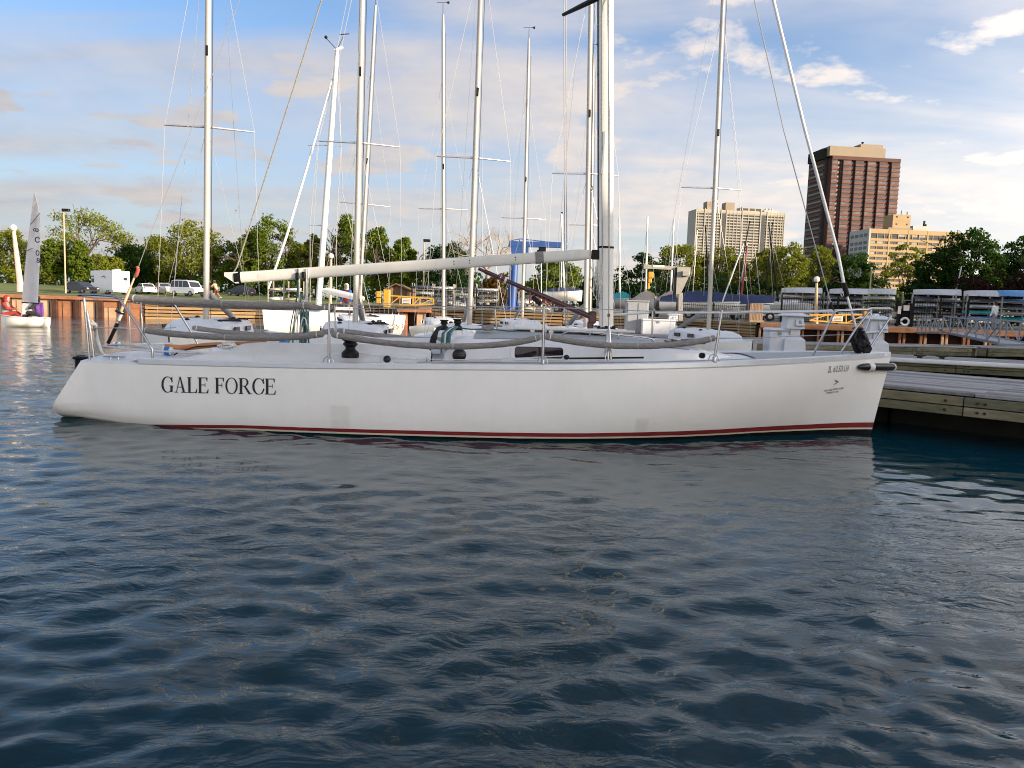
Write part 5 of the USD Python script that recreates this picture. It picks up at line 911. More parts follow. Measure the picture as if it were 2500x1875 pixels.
def keelboat(name, label, cat, group, loc, windex=True):
    T = Thing(name, label, cat, loc, group); o = A(loc)
    mb, y, b, sh = hull_loft(7.0, 2.35, .72); v, f = mb.arr(); T.part('hull', (v + o, f), 'white_hull', 35)
    T.part('bottom', MB().add(A([(bb * .9 * s_, yy, -.0) for s_ in (1, -1) for yy, bb in zip(y, b)]) + o + A([0, 0, -.09]), np.vstack([[(i, i + 1, len(y) + i + 1, len(y) + i)] for i in range(len(y) - 1)])), 'black')
    vv_ = A([-1, -.6, 0, .6, 1]); T.part('deck', MB().grid(A([[o + A([q * bb, yy, hh + .05 * (1 - q * q)]) for q in vv_] for yy, bb, hh in zip(y, b, sh)])), 'deck_white', 30)
    cy = np.array([-1.6, -1.3, -.9, -.3, .6, 1.0, 1.02]); cw = A([.18, .38, .55, .68, .74, .74, .72]); ch = A([.0, .10, .24, .30, .33, .33, .0]); V = []
    for yy, w_, h_ in zip(cy, cw, ch): V.append([o + A([q * w_, yy, .76 + (hh * h_)]) for q, hh in ((-1, 0), (-.93, .7), (-.8, .93), (0, 1.05), (.8, .93), (.93, .7), (1, 0))])
    T.part('cabin', MB().grid(A(V)), 'deck_white', 40)
    for s_ in (-1, 1):
        for yy in (-.4, .35): T.part('portlight', MB().box(o + A([s_ * (.655 if yy < 0 else .725), yy, .93]), (.03, .3, .09), -.08 * s_), 'tint_glass')
    T.part('cockpit', MB().box(o + A([0, 2.3, .775]), (1.3, 2.3, .02)), 'foam_grey'); T.part('mast', MB().tube([o + A([0, 0, .95]), o + A([0, 0, 6.0]), o + A([0, .03, 10.4]), o + A([0, .05, 11.0])], [.056, .056, .050, .036], 12), 'alloy_mast', True)
    T.part('mast_step', MB().lathe([(0, 0), (.13, 0), (.1, .05), (0, .05)], o + A([0, 0, 1.02]), 12), 'black')
    for s_ in (-1, 1): T.part('spreader', MB().tube([o + A([0, 0, 4.72]), o + A([s_ * .82, .22, 4.74])], [.024, .017], 8), 'alloy', True)
    for s_ in (-1, 1):
        T.part('shroud', MB().tube([o + A([s_ * .98, .25, .78]), o + A([s_ * .82, .22, 4.74]), o + A([s_ * .03, .02, 8.9])], .0042, 5), 'wire_white'); T.part('shroud', MB().tube([o + A([s_ * .95, .15, .78]), o + A([s_ * .03, 0, 4.6])], .0036, 5), 'wire')
    T.part('forestay', MB().tube([o + A([0, -2.45, .9]), o + A([0, -.05, 8.9])], .0045, 5), 'wire'); T.part('backstay', MB().tube([o + A([0, 4.35, .72]), o + A([0, .08, 10.95])], .0036, 5), 'wire')
    T.part('halyard', MB().tube([o + A([.09, -.02, 1.1]), o + A([.085, .0, 10.4])], .006, 5), 'rope_black'); T.part('mast_fitting', MB().box(o + A([.0, -.06, 6.1]), (.05, .05, .18), 0, .01), 'black')
    b0, b1 = o + A([0, .08, 1.62]), o + A([.10, 2.75, .92]); bp = T.part('boom_cover', MB().tube([b0, b0 + (b1 - b0) * .1, b0 + (b1 - b0) * .9, b1], [.04, .062, .062, .045], 12), 'sail_cover', True); T.part('boom_end', MB().tube([b1, b1 + (b1 - b0) * .03], .055, 10), 'tape_blue', True, under=bp)
    for k, (x_, y_) in enumerate([(.35, .8), (-.35, .8), (.3, -.2), (-.3, -.2)]): T.part('deck_block', MB().ball(o + A([x_, y_, 1.06 if abs(y_) < .5 else 1.09]), (.05, .05, .04), 1), 'black')
    r = np.random.default_rng(2); q = MB()
    for k in range(5): q.tube([o + A([.12 * math.cos(k), .12 * math.sin(k * 2), 1.06]), o + A([.3 + .1 * k, .3 * math.sin(k), 1.08]), o + A([.5, .9 - .1 * k, 1.09]), o + A([.6 - .2 * k, 1.0, 1.08])], .012, 5)
    T.part('deck_lines', q, 'rope_black', True)
    if windex: T.part('wind_vane', MB().tube([o + A([0, .05, 11.0]), o + A([0, .05, 11.35])], .008, 5).tube([o + A([-.2, .05, 11.36]), o + A([.12, .05, 11.38])], .008, 4).prism([(0, -.02), (.09, -.05), (.09, .05), (0, .02)], o + A([.12, .04, 11.38]), (1, 0, 0), (0, 0, 1), .01), 'black')
    return T
KB = [ # base px, base py, distance, top px, top py, label
 (503, 787, 14.8, 508, 0, 'small white keelboat under the leftmost tall mast, grey boom slanting right'),
 (867, 801, 15.8, 884, 0, 'small white keelboat whose mast rises right of the boom middle, left of the compass winches'),
 (1146, 789, 17.0, 1173, 0, 'small white keelboat with the pinkish mast behind the yacht cabin'),
 (1430, 796, 18.5, 1443, 0, 'small white keelboat with its mast just left of the yacht mast'),
 (1729, 817, 20.0, 1766, 0, 'small white keelboat with the rightmost tall mast, long grey boom slanting left'),
 (876, 779, 25.4, 915, 42, 'farther keelboat with full mast and wind vane in view, second mast group'),
 (1083, 775, 26.0, 1082, 57, 'farther keelboat with grey-sided cabin and the straight mast left of the pinkish mast'),
 (1275, 784, 28.0, 1292, 87, 'farther keelboat with its mast in front of the blue crane'),
 (1440, 788, 29.5, 1449, 110, 'farther keelboat almost hidden behind the yacht mast')]
KT = None
for i, (bx, by, D, tx, ty, lab) in enumerate(KB):
    p = P(bx, by, D); q = P(tx, ty, D); heel = math.atan2(q[0] - p[0], q[2] - p[2]); loc = A([p[0] - .95 * math.tan(heel), D, 0.0])
    if KT is None: KT = keelboat('keelboat', 'x', 'sailboat', 'keelboats moored behind the yacht', (0, 0, 0))
    Tm = TR(loc, .16 if i != 6 else .13, heel if abs(heel) < .06 else .06 * np.sign(heel))
    if i == 0:
        UsdGeom.Xformable(KT.prim).GetOrderedXformOps()[0].Set(Gf.Matrix4d(*Tm.T.ravel().tolist())); KT.prim.SetCustomDataByKey('label', lab)
    else: KT.copy(Tm, lab)
# larger white sloop
def sloop():
    D = 33.0; s = FPX / D; b0 = P(640, 812, D - 2.2); b1 = P(960, 805, D + 1.2); bow = A([b0[0], D - 2.2, 0]); stern = A([b1[0], D + 1.6, 0]); ax = stern - bow; L = np.linalg.norm(ax); ax /= L; sd = A([ax[1], -ax[0], 0])   # sd points to the camera
    T = Thing('white_sloop', 'white sloop with white mast and raised white boom, sunlit hull behind the mainsheet', 'sailboat', (bow + stern) / 2)
    t = np.linspace(0, 1, 24); b = 1.25 * np.where(t < .55, (1 - (1 - t / .55) ** 1.9) ** .9, 1 - .25 * ((t - .55) / .45) ** 2); b = np.maximum(b, .02); sh = .98 + .12 * (1 - t) ** 2; mb = MB(); c2 = []
    for sg in (1, -1):
        V = A([[bow + ax * (L * tt_ + (1 - f) * (.12 * (1 - tt_) ** 2)) + sd * sg * bb * (1 - (1 - f) ** 2.2) ** .55 + A([0, 0, -.1 + (h + .1) * f]) for tt_, bb, h in zip(t, b, sh)] for f in (0, .2, .45, .7, .9, 1)]); mb.grid(V, sg > 0); c2.append(V)
    mb.grid(np.stack([c2[0][:, -1], c2[1][:, -1]], 1)); T.part('hull', mb, 'white_hull', 35)
    T.part('deck', MB().grid(A([[bow + ax * L * tt_ + sd * q * bb + A([0, 0, h + .04 * (1 - q * q)]) for q in (-1, 0, 1)] for tt_, bb, h in zip(t, b, sh)])), 'deck_white', 30)
    a = math.atan2(ax[1], ax[0]); c = bow + ax * L * .52 + A([0, 0, 1.1]); T.part('cabin', MB().box(c, (L * .34, 1.5, .36), a, .12), 'gelcoat', 40); T.part('cabin_window', MB().box(c + sd * .74, (L * .2, .06, .12), a, .02), 'tint_glass')
    for k in range(2): q = bow + ax * L * (.9 + .05 * k) + sd * (.9 - .0 * k); T.part('rail', MB().tube([q + A([0, 0, .95]), q + A([0, 0, 1.5]), q - sd * 1.8 + A([0, 0, 1.5]), q - sd * 1.8 + A([0, 0, .95])], .018, 6), 'steel', True)
    m0, m1 = P(777, 752, D), P(823, 122, D); T.part('mast', MB().tube([m0, m0 + (m1 - m0) * .6, m1], [.135, .125, .085], 12), 'pipe_white', True); T.part('masthead', MB().bar(m1 + A([-.1, 0, -.05]), m1 + A([.25, 0, .12]), .08, .12), 'pipe_white'); T.part('wind_vane', MB().tube([m1, m1 + A([.25, 0, .55])], .012, 5).tube([m1 + A([.1, 0, .62]), m1 + A([.5, 0, .66])], .02, 5).tube([m1, m1 + A([-.45, 0, .45])], .015, 5).ball(m1 + A([-.47, 0, .5]), .07, 1), 'black')
    for p0, p1 in (((835, 356), (752, 354)),): T.part('spreader', MB().tube([P(*p0, D), P(*p1, D)], .022, 6), 'alloy', True)
    T.part('spreader', MB().tube([P(757, 550, D), P(822, 551, D)], .022, 6), 'alloy', True)
    T.part('furled_jib', MB().tube([P(811, 192, D), P(752, 400, D - .8), P(700, 575, D - 1.6), P(655, 705, D - 2.1)], [.03, .05, .055, .04], 8), 'pipe_white', True)
    T.part('shroud', MB().tube([P(757, 760, D), P(757, 550, D), P(775, 353, D), P(815, 190, D)], .012, 5), 'wire_white'); T.part('shroud', MB().tube([P(822, 760, D), P(822, 551, D), P(833, 356, D), P(822, 150, D)], .012, 5), 'wire_white'); T.part('backstay', MB().tube([P(826, 125, D), P(836, 470, D + 1), P(905, 760, D + 1.5)], .012, 5), 'wire_white'); T.part('topping_lift', MB().tube([P(858, 0, D), P(820, 180, D), P(830, 180, D)], .01, 5), 'wire_white')
    T.part('boom', MB().tube([P(783, 708, D), P(800, 710, D), P(880, 728, D - .5), P(890, 730, D - .5)], [.05, .15, .13, .08], 10), 'pipe_white', True)
    m = meshkit.text_mesh('US 30', .2, .01); v = np.array(m.vertices); q = bow + ax * (L * .86) + sd * 1.19 + A([0, 0, .42]); T.part('sail_number', (q + v[:, :1] * ax + v[:, 1:2] * A([0, 0, 1]) + v[:, 2:] * sd, m.faces), 'rope_red')
sloop()

# ---------------------------------------------------------------- people
paint('skin', (.50, .30, .20), .6, 0, .08, 6.0); paint('skin_tan', (.36, .20, .13), .6, 0, .08, 6.0); paint('hair_dark', (.03, .02, .015), .7, 0, .3, 30.0)
for n_, c_ in [('cloth_red', (.30, .03, .025)), ('cloth_black', (.025, .025, .03)), ('cloth_blue', (.03, .09, .36)), ('cloth_peach', (.62, .36, .24)), ('cloth_white', (.72, .72, .72)), ('cloth_purple', (.16, .06, .30)), ('cloth_maroon', (.14, .03, .03)), ('cloth_grey', (.2, .2, .22))]: paint(n_, c_, .9, 0, .15, 8.0, bump=.3, bscale=30)
def capsule_chain(bones, length=.05):
    m = m3.Manifold()
    for (p, rp), (q, rq) in bones:
        a = m3.Manifold.sphere(rp, 16).translate(tuple(map(float, p))); b = m3.Manifold.sphere(rq, 16).translate(tuple(map(float, q))); m = m + m3.Manifold.batch_hull([a, b])
    q = m.refine_to_length(length).to_mesh(); t = trimesh.Trimesh(q.vert_properties[:, :3], q.tri_verts, process=True); trimesh.smoothing.filter_taubin(t, iterations=8); return np.array(t.vertices), np.array(t.faces)
STAND = dict(pel=(0, 0, .95), che=(0, 0, 1.30), nk=(0, 0, 1.47), hd=(0, .02, 1.63), ls=(-.19, 0, 1.40), rs=(.19, 0, 1.40), le=(-.26, .0, 1.12), re=(.26, 0, 1.12), lw=(-.25, .1, .88), rw=(.25, .1, .88), lh=(-.1, 0, .92), rh=(.1, 0, .92), lk=(-.11, .02, .5), rk=(.11, .02, .5), la=(-.11, 0, .09), ra=(.11, 0, .09))
def person(label, loc, rz, pose=None, top='cloth_black', legs='cloth_black', hair='hair_dark', hood=None, bare_legs=False, vest=None, s=1.0, skin='skin', hat=None):
    T = Thing('person', label, 'person', loc); J = {k: A(v, float) for k, v in {**STAND, **(pose or {})}.items()}; c, n = math.cos(rz), math.sin(rz); R = A([[c, -n, 0], [n, c, 0], [0, 0, 1]]) * s; W = lambda v: v @ R.T + A(loc)
    def put(name, bones, look, length=.05):
        v, f = capsule_chain([((J[a] if isinstance(a, str) else A(a), ra), (J[b] if isinstance(b, str) else A(b), rb)) for a, ra, b, rb in bones], length); T.part(name, (W(v), f), look, True)
    fwd = A([0, 1, 0.]); hd = J['hd']
    body = [('pel', .125, 'che', .135), ('che', .12, 'nk', .06), ('nk', .055, 'hd', .07), ('ls', .065, 'rs', .065)]
    for s_ in 'lr': body += [(s_ + 's', .055, s_ + 'e', .04), (s_ + 'e', .04, s_ + 'w', .028), (s_ + 'h', .085, s_ + 'k', .055), (s_ + 'k', .055, s_ + 'a', .036), (s_ + 'a', .036, J[s_ + 'a'] + A([0, .15, -.04]), .03), (s_ + 'w', .03, J[s_ + 'w'] + (J[s_ + 'w'] - J[s_ + 'e']) * .28, .035)]
    body += [(hd, .098, hd + A([0, .01, .05]), .10), (hd + A([0, .09, -.03]), .018, hd + A([0, .11, -.035]), .014), (hd + A([0, .04, -.08]), .05, hd + A([0, .06, -.09]), .035)]
    put('body', body, skin, .04)
    for sx in (-1, 1): T.part('eye', MB().ball(W((hd + A([sx * .035, .092, .012]))[None])[0], .012 * s, 1), 'hair_dark')
    tb = [('pel', .15, 'che', .165), ('che', .15, 'nk', .085), ('ls', .085, 'rs', .085)]
    for s_ in 'lr': tb += [(s_ + 's', .08, s_ + 'e', .06), (s_ + 'e', .06, s_ + 'w', .045)]
    put('top', tb, top)
    if vest: put('life_vest', [('pel', .165, 'che', .19), ('che', .185, J['nk'] - A([0, 0, .06]), .12)], vest)
    lb = [('lh', .115, 'rh', .115)]
    for s_ in 'lr':
        k = J[s_ + 'h'] * .3 + J[s_ + 'k'] * .7
        lb += [(s_ + 'h', .105, k, .09)] if bare_legs else [(s_ + 'h', .105, s_ + 'k', .078), (s_ + 'k', .078, s_ + 'a', .055)]
    put('shorts' if bare_legs else 'trousers', lb, legs)
    for s_ in 'lr': put('shoe', [(s_ + 'a', .05, J[s_ + 'a'] + A([0, .17, -.045]), .04)], 'cloth_white' if bare_legs else 'cloth_black')
    if hood: put('hood', [(hd + A([0, -.035, .03]), .125, hd + A([0, -.02, .07]), .115), (hd + A([0, -.05, -.05]), .11, J['nk'], .09)], hood)
    else: put('hair', [(hd + A([0, -.03, .04]), .108, hd + A([0, -.01, .075]), .098), (hd + A([0, -.06, -.02]), .085, hd + A([0, -.07, -.12]), .06)], hair)
    return T
# ---------------------------------------------------------------- sailing dinghy on the left
D = 32.7; s = D / FPX
q0 = P(60, 790, D); o = A([q0[0], D, 0]); a_ = .25
T = Thing('sailing_dinghy', 'small white sailing dinghy under grey-white mainsail at the left edge', 'sailing dinghy', o)
t = np.linspace(0, 1, 22); Ld = 1.75; ax = A([-math.cos(a_), -math.sin(a_) * 1.5, 0]); ax /= np.linalg.norm(ax); sd = A([ax[1], -ax[0], 0]) * -1
b = .62 * np.where(t < .5, (1 - (1 - t / .5) ** 2) ** .8, 1 - .3 * ((t - .5) / .5) ** 2); b = np.maximum(b, .02); sh = .40 + .1 * (1 - t) ** 2; st0 = o + ax * .85; mb = MB(); c2 = []
for sg in (1, -1):
    V = A([[st0 - ax * Ld * tt_ + sd * sg * bb * (1 - (1 - f) ** 2.2) ** .55 + A([0, 0, -.08 + (h + .08) * f]) for tt_, bb, h in zip(t, b, sh)] for f in (0, .25, .5, .75, 1)]); mb.grid(V, sg < 0); c2.append(V)
mb.grid(np.stack([c2[0][:, -1], c2[1][:, -1]], 1)); T.part('hull', mb, 'white_hull', 40); T.part('deck', MB().grid(A([[st0 - ax * Ld * tt_ + sd * q * bb + A([0, 0, h - .02]) for q in (-1, 0, 1)] for tt_, bb, h in zip(t, b, sh)])), 'deck_white'); T.part('gunwale', MB().tube(c2[0][-1], .025, 6, False).tube(c2[1][-1], .025, 6, False), 'pipe_white', True)
lu = [P(52, 788, D), P(56, 720, D), P(66, 620, D), P(78, 520, D), P(84, 472, D)]; T.part('mast', MB().tube(lu, [.032, .032, .03, .022, .014], 8), 'alloy', True)
LOOK['sail_cloth'] = mat('sail_cloth', {'tc': ('texture_coordinate', {}), 'n': ('noise_texture', {'scale': 1.6, 'detail': 4}), 'r': ('rgb_ramp', {'ramp': [(.3, (.72, .72, .74)), (.7, (.84, .84, .85))]}), 'd': ('diffuse_bsdf', {}), 't': ('translucent_bsdf', {}), 'x': ('mix_closure', {'fac': .55})}, [('tc.object', 'n.vector'), ('n.fac', 'r.fac'), ('r.color', 'd.color'), ('r.color', 't.color'), ('d.BSDF', 'x.closure1'), ('t.BSDF', 'x.closure2')], 'x.closure')
left = A([(55, 735), (58, 690), (62, 640), (68, 590), (74, 540), (80, 495), (84, 471)], float); right = A([(92, 740), (94, 690), (97, 640), (98, 590), (98, 540), (93, 500), (85, 470)], float); V = []
for k in range(7):
    row = []
    for j in range(7): f_ = j / 6; q = left[k] * (1 - f_) + right[k] * f_; row.append(P(q[0], q[1], D - .12 * math.sin(f_ * math.pi) * (1 - k / 7) - f_ * .85 * (1 - k / 9)))
    V.append(row)
V = A(V); sp_ = T.part('mainsail', MB().grid(V).grid(V + A([0, .012, 0]), True), 'sail_cloth', True)
for (x0, y0), (x1, y1) in (((74, 548), (98, 520)), ((66, 612), (80, 606))): T.part('batten', MB().tube([P(x0, y0, D - .03), P(x1, y1, D - .72)], .016, 5), 'cloth_grey', under=sp_)
T.part('jib', MB().grid(A([[P(53, 768 - 30 * k, D - .1), P(72 - 5 * k, 766 - 31 * k, D), P(91 - 12 * k, 762 - 32 * k, D + .1)] for k in range(2)])), 'sail_cloth', True); T.part('boom', MB().tube([P(54, 738, D - .05), P(94, 741, D - .9)], .03, 6), 'black', True)
def sail_text(txt, px, py, h_px, rot, under):
    m = meshkit.text_mesh(txt, h_px * s, .008, True); v = np.array(m.vertices); v -= v.mean(0); c_, n_ = math.cos(rot), math.sin(rot); p = P(px, py, D - .86); T.part('sail_number', (p + (v[:, :1] * c_ - v[:, 1:2] * n_) * A([1, 0, 0]) + (v[:, :1] * n_ + v[:, 1:2] * c_) * A([0, 0, 1]) + v[:, 2:] * A([0, -1, 0]), m.faces), 'lettering', under=under)
sail_text('C', 91, 585, 13, -.1, sp_); sail_text('0', 92, 618, 12, -.1, sp_); sail_text('8', 93, 636, 11, -.1, sp_); sail_text('8', 88, 562, 12, 1.4, sp_)
SIT = dict(pel=(0, 0, .16), che=(0, .05, .50), nk=(0, .08, .68), hd=(0, .12, .83), ls=(-.19, .06, .6), rs=(.19, .06, .6), le=(-.27, .22, .42), re=(.27, .22, .42), lw=(-.12, .42, .40), rw=(.12, .42, .40), lh=(-.1, .02, .14), rh=(.1, .02, .14), lk=(-.13, .46, .22), rk=(.13, .46, .22), la=(-.12, .75, .03), ra=(.12, .75, .03))
person('person in red jacket and grey life vest with red cap sitting in the dinghy bow', P(12, 775, D - .1), -1.4, SIT, 'cloth_red', 'cloth_red', vest='cloth_grey', hood='cloth_red', s=.95)
person('person in black with purple vest and dark hair leaning back on the dinghy stern', P(98, 775, D + .1), 1.5, SIT, 'cloth_black', 'cloth_black', vest='cloth_purple', s=.95)
RUN = dict(che=(0, .10, 1.28), nk=(0, .16, 1.44), hd=(0, .2, 1.6), ls=(-.19, .13, 1.38), rs=(.19, .13, 1.38), le=(-.25, .38, 1.2), re=(.25, .38, 1.2), lw=(-.18, .62, 1.12), rw=(.18, .62, 1.12), lk=(-.11, .18, .52), rk=(.11, -.10, .5), la=(-.11, .02, .09), ra=(.11, -.45, .14))
q = P(528, 735, 74); person('person in peach top and dark shorts leaning forward on the grass by the sea wall', (q[0], 74, float(ground_z(q[0], 74))), 1.3, RUN, 'cloth_peach', 'cloth_maroon', bare_legs=True, skin='skin_tan')
q = P(838, 762, 34); person('person in white hood with red and blue jacket standing behind the white sloop', (q[0], 34.6, .72), 3.0, None, 'cloth_blue', 'cloth_grey', vest='cloth_red', hood='cloth_white', s=.9)
q = P(1152, 757, 54.5); person('person in black jacket and white trousers walking on the wall behind the masts', (q[0], 54.5, float(ground_z(q[0], 54.5))), 1.2, dict(lk=(-.11, .12, .5), ra=(.11, -.2, .1)), 'cloth_black', 'cloth_white')
q = P(2424, 812, 47); person('person with dark hair and pale jacket standing by the racks at the right', (q[0], 47, float(ground_z(q[0], 47))), .5, None, 'cloth_white', 'cloth_grey')

# ---------------------------------------------------------------- cars on the left shore
for n_, c_ in [('car_black', (.012, .014, .018)), ('car_white', (.76, .76, .75)), ('car_silver', (.45, .46, .47)), ('car_navy', (.012, .016, .03))]: paint(n_, c_, .25, .2 if 'silver' in n_ else 0, .05, 2.0, coat=.6)
paint('tail_light', (.45, .03, .02), .3, 0, .1, 4.0); paint('head_light', (.75, .77, .8), .1, 0, .05, 4.0); paint('van_white', (.72, .74, .76), .3, 0, .04, 1.0, coat=.3)
PROF = {'sedan': ([(-2.2, .3), (-2.25, .62), (-2.1, .9), (-1.6, .98), (.9, .95), (1.9, .82), (2.2, .62), (2.22, .3)], [(-1.65, .95), (-1.0, 1.40), (-.4, 1.47), (.3, 1.42), (1.05, .95)]),
 'hatch': ([(-2.05, .3), (-2.1, .7), (-2.0, .98), (.95, .97), (1.85, .84), (2.12, .64), (2.15, .3)], [(-2.0, .96), (-1.55, 1.38), (-.6, 1.5), (.1, 1.45), (1.1, .95)]),
 'van': ([(-2.6, .4), (-2.65, 1.15), (1.5, 1.15), (2.35, 1.05), (2.6, .85), (2.62, .4)], [(-2.62, 1.13), (-2.5, 1.98), (-2.2, 2.08), (.7, 2.08), (1.05, 1.98), (1.65, 1.13)])}
def car(label, px, D, rz, kind, look, wid=1.75, s=1.0, group='cars parked on the left shore'):
    q = P(px, 720, D); o = A([q[0], D, float(ground_z(q[0], D)) + .012]); T = Thing({'van': 'passenger_van'}.get(kind, 'parked_car'), label, 'van' if kind == 'van' else 'car', o, group); c, n = math.cos(rz), math.sin(rz); fx, fy = A([c, n, 0]), A([-n, c, 0]); lo, up = PROF[kind]
    def sl(poly, w0, w1, zsplit):
        g = trimesh.creation.extrude_polygon(Polygon(poly), 1.0, engine='earcut'); v = np.array(g.vertices); zz = v[:, 1]; w_ = np.interp(zz, zsplit, (w0, w1)); y = (v[:, 2] - .5) * w_; return o + s * (v[:, :1] * fx + y[:, None] * fy + v[:, 1:2] * A([0, 0, 1])), g.faces
    zt = max(p[1] for p in up); T.part('body', sl(lo, wid, wid * .96, (.3, 1.0)), look); up2 = [(x * .985 if False else x, z) for x, z in up]
    T.part('cabin', sl(up, wid * .93, wid * .78, (.95, zt)), look)
    zb = up[0][1] + .06; side = Polygon(up).buffer(-.07).intersection(sbox(-9, zb, 9, 9)); splits = [-1.75, -.9, .0] if kind == 'van' else [-.35]
    for xs_ in splits: side = side.difference(sbox(xs_ - .04, 0, xs_ + .04, 5))
    for sg in (-1, 1):
        for g in getattr(side, 'geoms', [side]):
            m = trimesh.creation.extrude_polygon(g, .02, engine='earcut'); v = np.array(m.vertices); w_ = np.interp(v[:, 1], (.95, zt), (wid * .93, wid * .78)); y = sg * (w_ / 2 + .006) + (v[:, 2] - .02 if sg > 0 else -v[:, 2] + .02) * 1; T.part('window', (o + s * (v[:, :1] * fx + y[:, None] * fy + v[:, 1:2] * A([0, 0, 1])), m.faces), 'glazing')
    def slab(p, q2, w0, name, look2, t=.015, off=.012):
        p, q2 = A([p[0], 0, p[1]]), A([q2[0], 0, q2[1]]); d = q2 - p; L = np.linalg.norm(d); d /= L; nn = A([-d[2], 0, d[0]]); nn = nn if nn[0] * (1 if p[0] > 0 else -1) > 0 else -nn; a2, b2 = p + d * L * .1 + nn * off, q2 - d * L * .1 + nn * off
        vv2 = [a2 + A([0, -w0 / 2, 0]), a2 + A([0, w0 / 2, 0]), b2 + A([0, w0 * .45, 0]), b2 + A([0, -w0 * .45, 0])]; vv2 = A(vv2 + [v - nn * t for v in vv2]); w3 = o + s * (vv2[:, :1] * fx + vv2[:, 1:2] * fy + vv2[:, 2:] * A([0, 0, 1])); T.part(name, MB().add(w3, [(0, 1, 2, 3), (7, 6, 5, 4), (0, 4, 5, 1), (1, 5, 6, 2), (2, 6, 7, 3), (3, 7, 4, 0)]), look2)
    slab(up[-1], up[-2], wid * .8, 'windscreen', 'glazing'); slab(up[0], up[1], wid * .78, 'rear_window', 'glazing')
    xf, xr = lo[-1][0], lo[0][0]
    L3 = lambda x, y, z: o + s * (fx * x + fy * y + A([0, 0, z]))
    for sg in (-1, 1): T.part('headlight', MB().ball(L3(xf - .12, sg * wid * .38, .66), (.12 * s, .12 * s, .08 * s), 1), 'head_light'); T.part('tail_light', MB().ball(L3(xr + .03, sg * wid * .40, .80 if kind != 'van' else .95), (.09 * s, .12 * s, .11 * s), 1), 'tail_light')
    T.part('grille', MB().bar(L3(xf + .005, -wid * .22, .58), L3(xf + .005, wid * .22, .58), .03, .2), 'black'); T.part('bumper', MB().bar(L3(xf + .0, -wid * .46, .40), L3(xf + .0, wid * .46, .40), .12, .16, b=.03), 'black' if kind == 'van' else look); T.part('number_plate', MB().bar(L3(xr - .02, -.2, .62), L3(xr - .02, .2, .62), .03, .12), 'pipe_white')
    for x_ in (-1.35, 1.35) if kind != 'van' else (-1.65, 1.75):
        for sg in (-1, 1): R_ = .32 if kind != 'van' else .37; w_ = T.part('wheel', MB().lathe([(0, -.1), (R_ * s, -.1), (R_ * s, .1), (0, .1)], L3(x_, sg * (wid / 2 - .09), R_), 18, axis=fy), 'rubber', 30); T.part('rim', MB().lathe([(0, -.112), (R_ * .6 * s, -.108), (R_ * .6 * s, .108), (0, .112)], L3(x_, sg * (wid / 2 - .09), R_), 12, axis=fy), 'steel', under=w_)
    if kind == 'van':
        for y_ in (-.6, .6): T.part('roof_bar', MB().bar(L3(-2.2, y_, 2.13), L3(.6, y_, 2.13), .05), 'pipe_white')
    return T
car('black hatchback parked left of the white camper, facing right', 200, 94, -.45, 'hatch', 'car_black')
car('white sedan seen from the rear beside the camper', 355, 104, 2.3, 'sedan', 'car_white')
car('silver car parked between the white sedan and the passenger van', 396, 107, 2.2, 'hatch', 'car_silver')
car('white passenger van with dark windows and black grille', 460, 102, -.55, 'van', 'van_white', 2.0, group='vans on the left shore')
car('dark hatchback parked alone on the grass left of the boom end', 588, 112, 2.75, 'hatch', 'car_navy')
# camper
def camper():
    D = 98; q = P(268, 715, D); o = A([q[0], D, float(ground_z(q[0], D)) + .012]); rz = math.radians(145); fx = A([math.cos(rz), math.sin(rz), 0]); fy = A([-fx[1], fx[0], 0]); T = Thing('camper', 'white box camper with a small black emblem on its side', 'camper van', o); L3 = lambda x, y, z: o + fx * x + fy * y + A([0, 0, z])
    T.part('body', MB().box(L3(-.6, 0, 1.75), (4.6, 2.2, 2.5), rz, .06), 'van_white'); T.part('overcab', MB().box(L3(2.1, 0, 2.62), (1.3, 2.15, .72), rz, .12), 'van_white'); T.part('cab', MB().box(L3(2.3, 0, 1.35), (1.2, 1.9, 1.7), rz, .1), 'van_white'); T.part('bonnet', MB().box(L3(3.1, 0, .95), (.9, 1.8, .8), rz, .12), 'van_white'); T.part('windscreen', MB().box(L3(2.86, 0, 1.75), (.1, 1.6, .6), rz), 'glazing')
    for sg in (-1, 1): T.part('cab_window', MB().box(L3(2.35, sg * .94, 1.75), (.7, .06, .5), rz), 'glazing')
    T.part('skirt', MB().box(L3(-.6, 0, .48), (4.5, 2.1, .3), rz), 'van_white'); T.part('rear_door', MB().box(L3(-2.91, .2, 1.6), (.03, .8, 1.8), rz), 'van_white'); T.part('roof_unit', MB().box(L3(-1.8, 0, 3.1), (.9, .7, .22), rz, .05), 'van_white'); T.part('rear_window', MB().box(L3(-2.92, -.5, 2.0), (.03, .5, .4), rz), 'glazing')
    for sg in (-1, 1): T.part('tail_light', MB().box(L3(-2.92, sg * .95, .85), (.04, .1, .3), rz), 'tail_light')
    e = MB()
    for k in range(6): e.prism([(0, 0), (.32, .05), (.36, .12), (.1, .1)], L3(-.9 + .15 * k, 1.108, 2.0 + .14 * math.sin(k * .9) + .05 * k), -fx, (0, 0, 1), .01)
    T.part('emblem', e, 'lettering')
    for x_ in (-1.6, 2.6):
        for sg in (-1, 1): w_ = T.part('wheel', MB().lathe([(0, -.12), (.38, -.12), (.38, .12), (0, .12)], L3(x_, sg * .95, .38), 18, axis=fy), 'rubber', 30); T.part('rim', MB().lathe([(0, -.13), (.22, -.125), (.22, .125), (0, .13)], L3(x_, sg * .95, .38), 12, axis=fy), 'steel', under=w_)
camper()
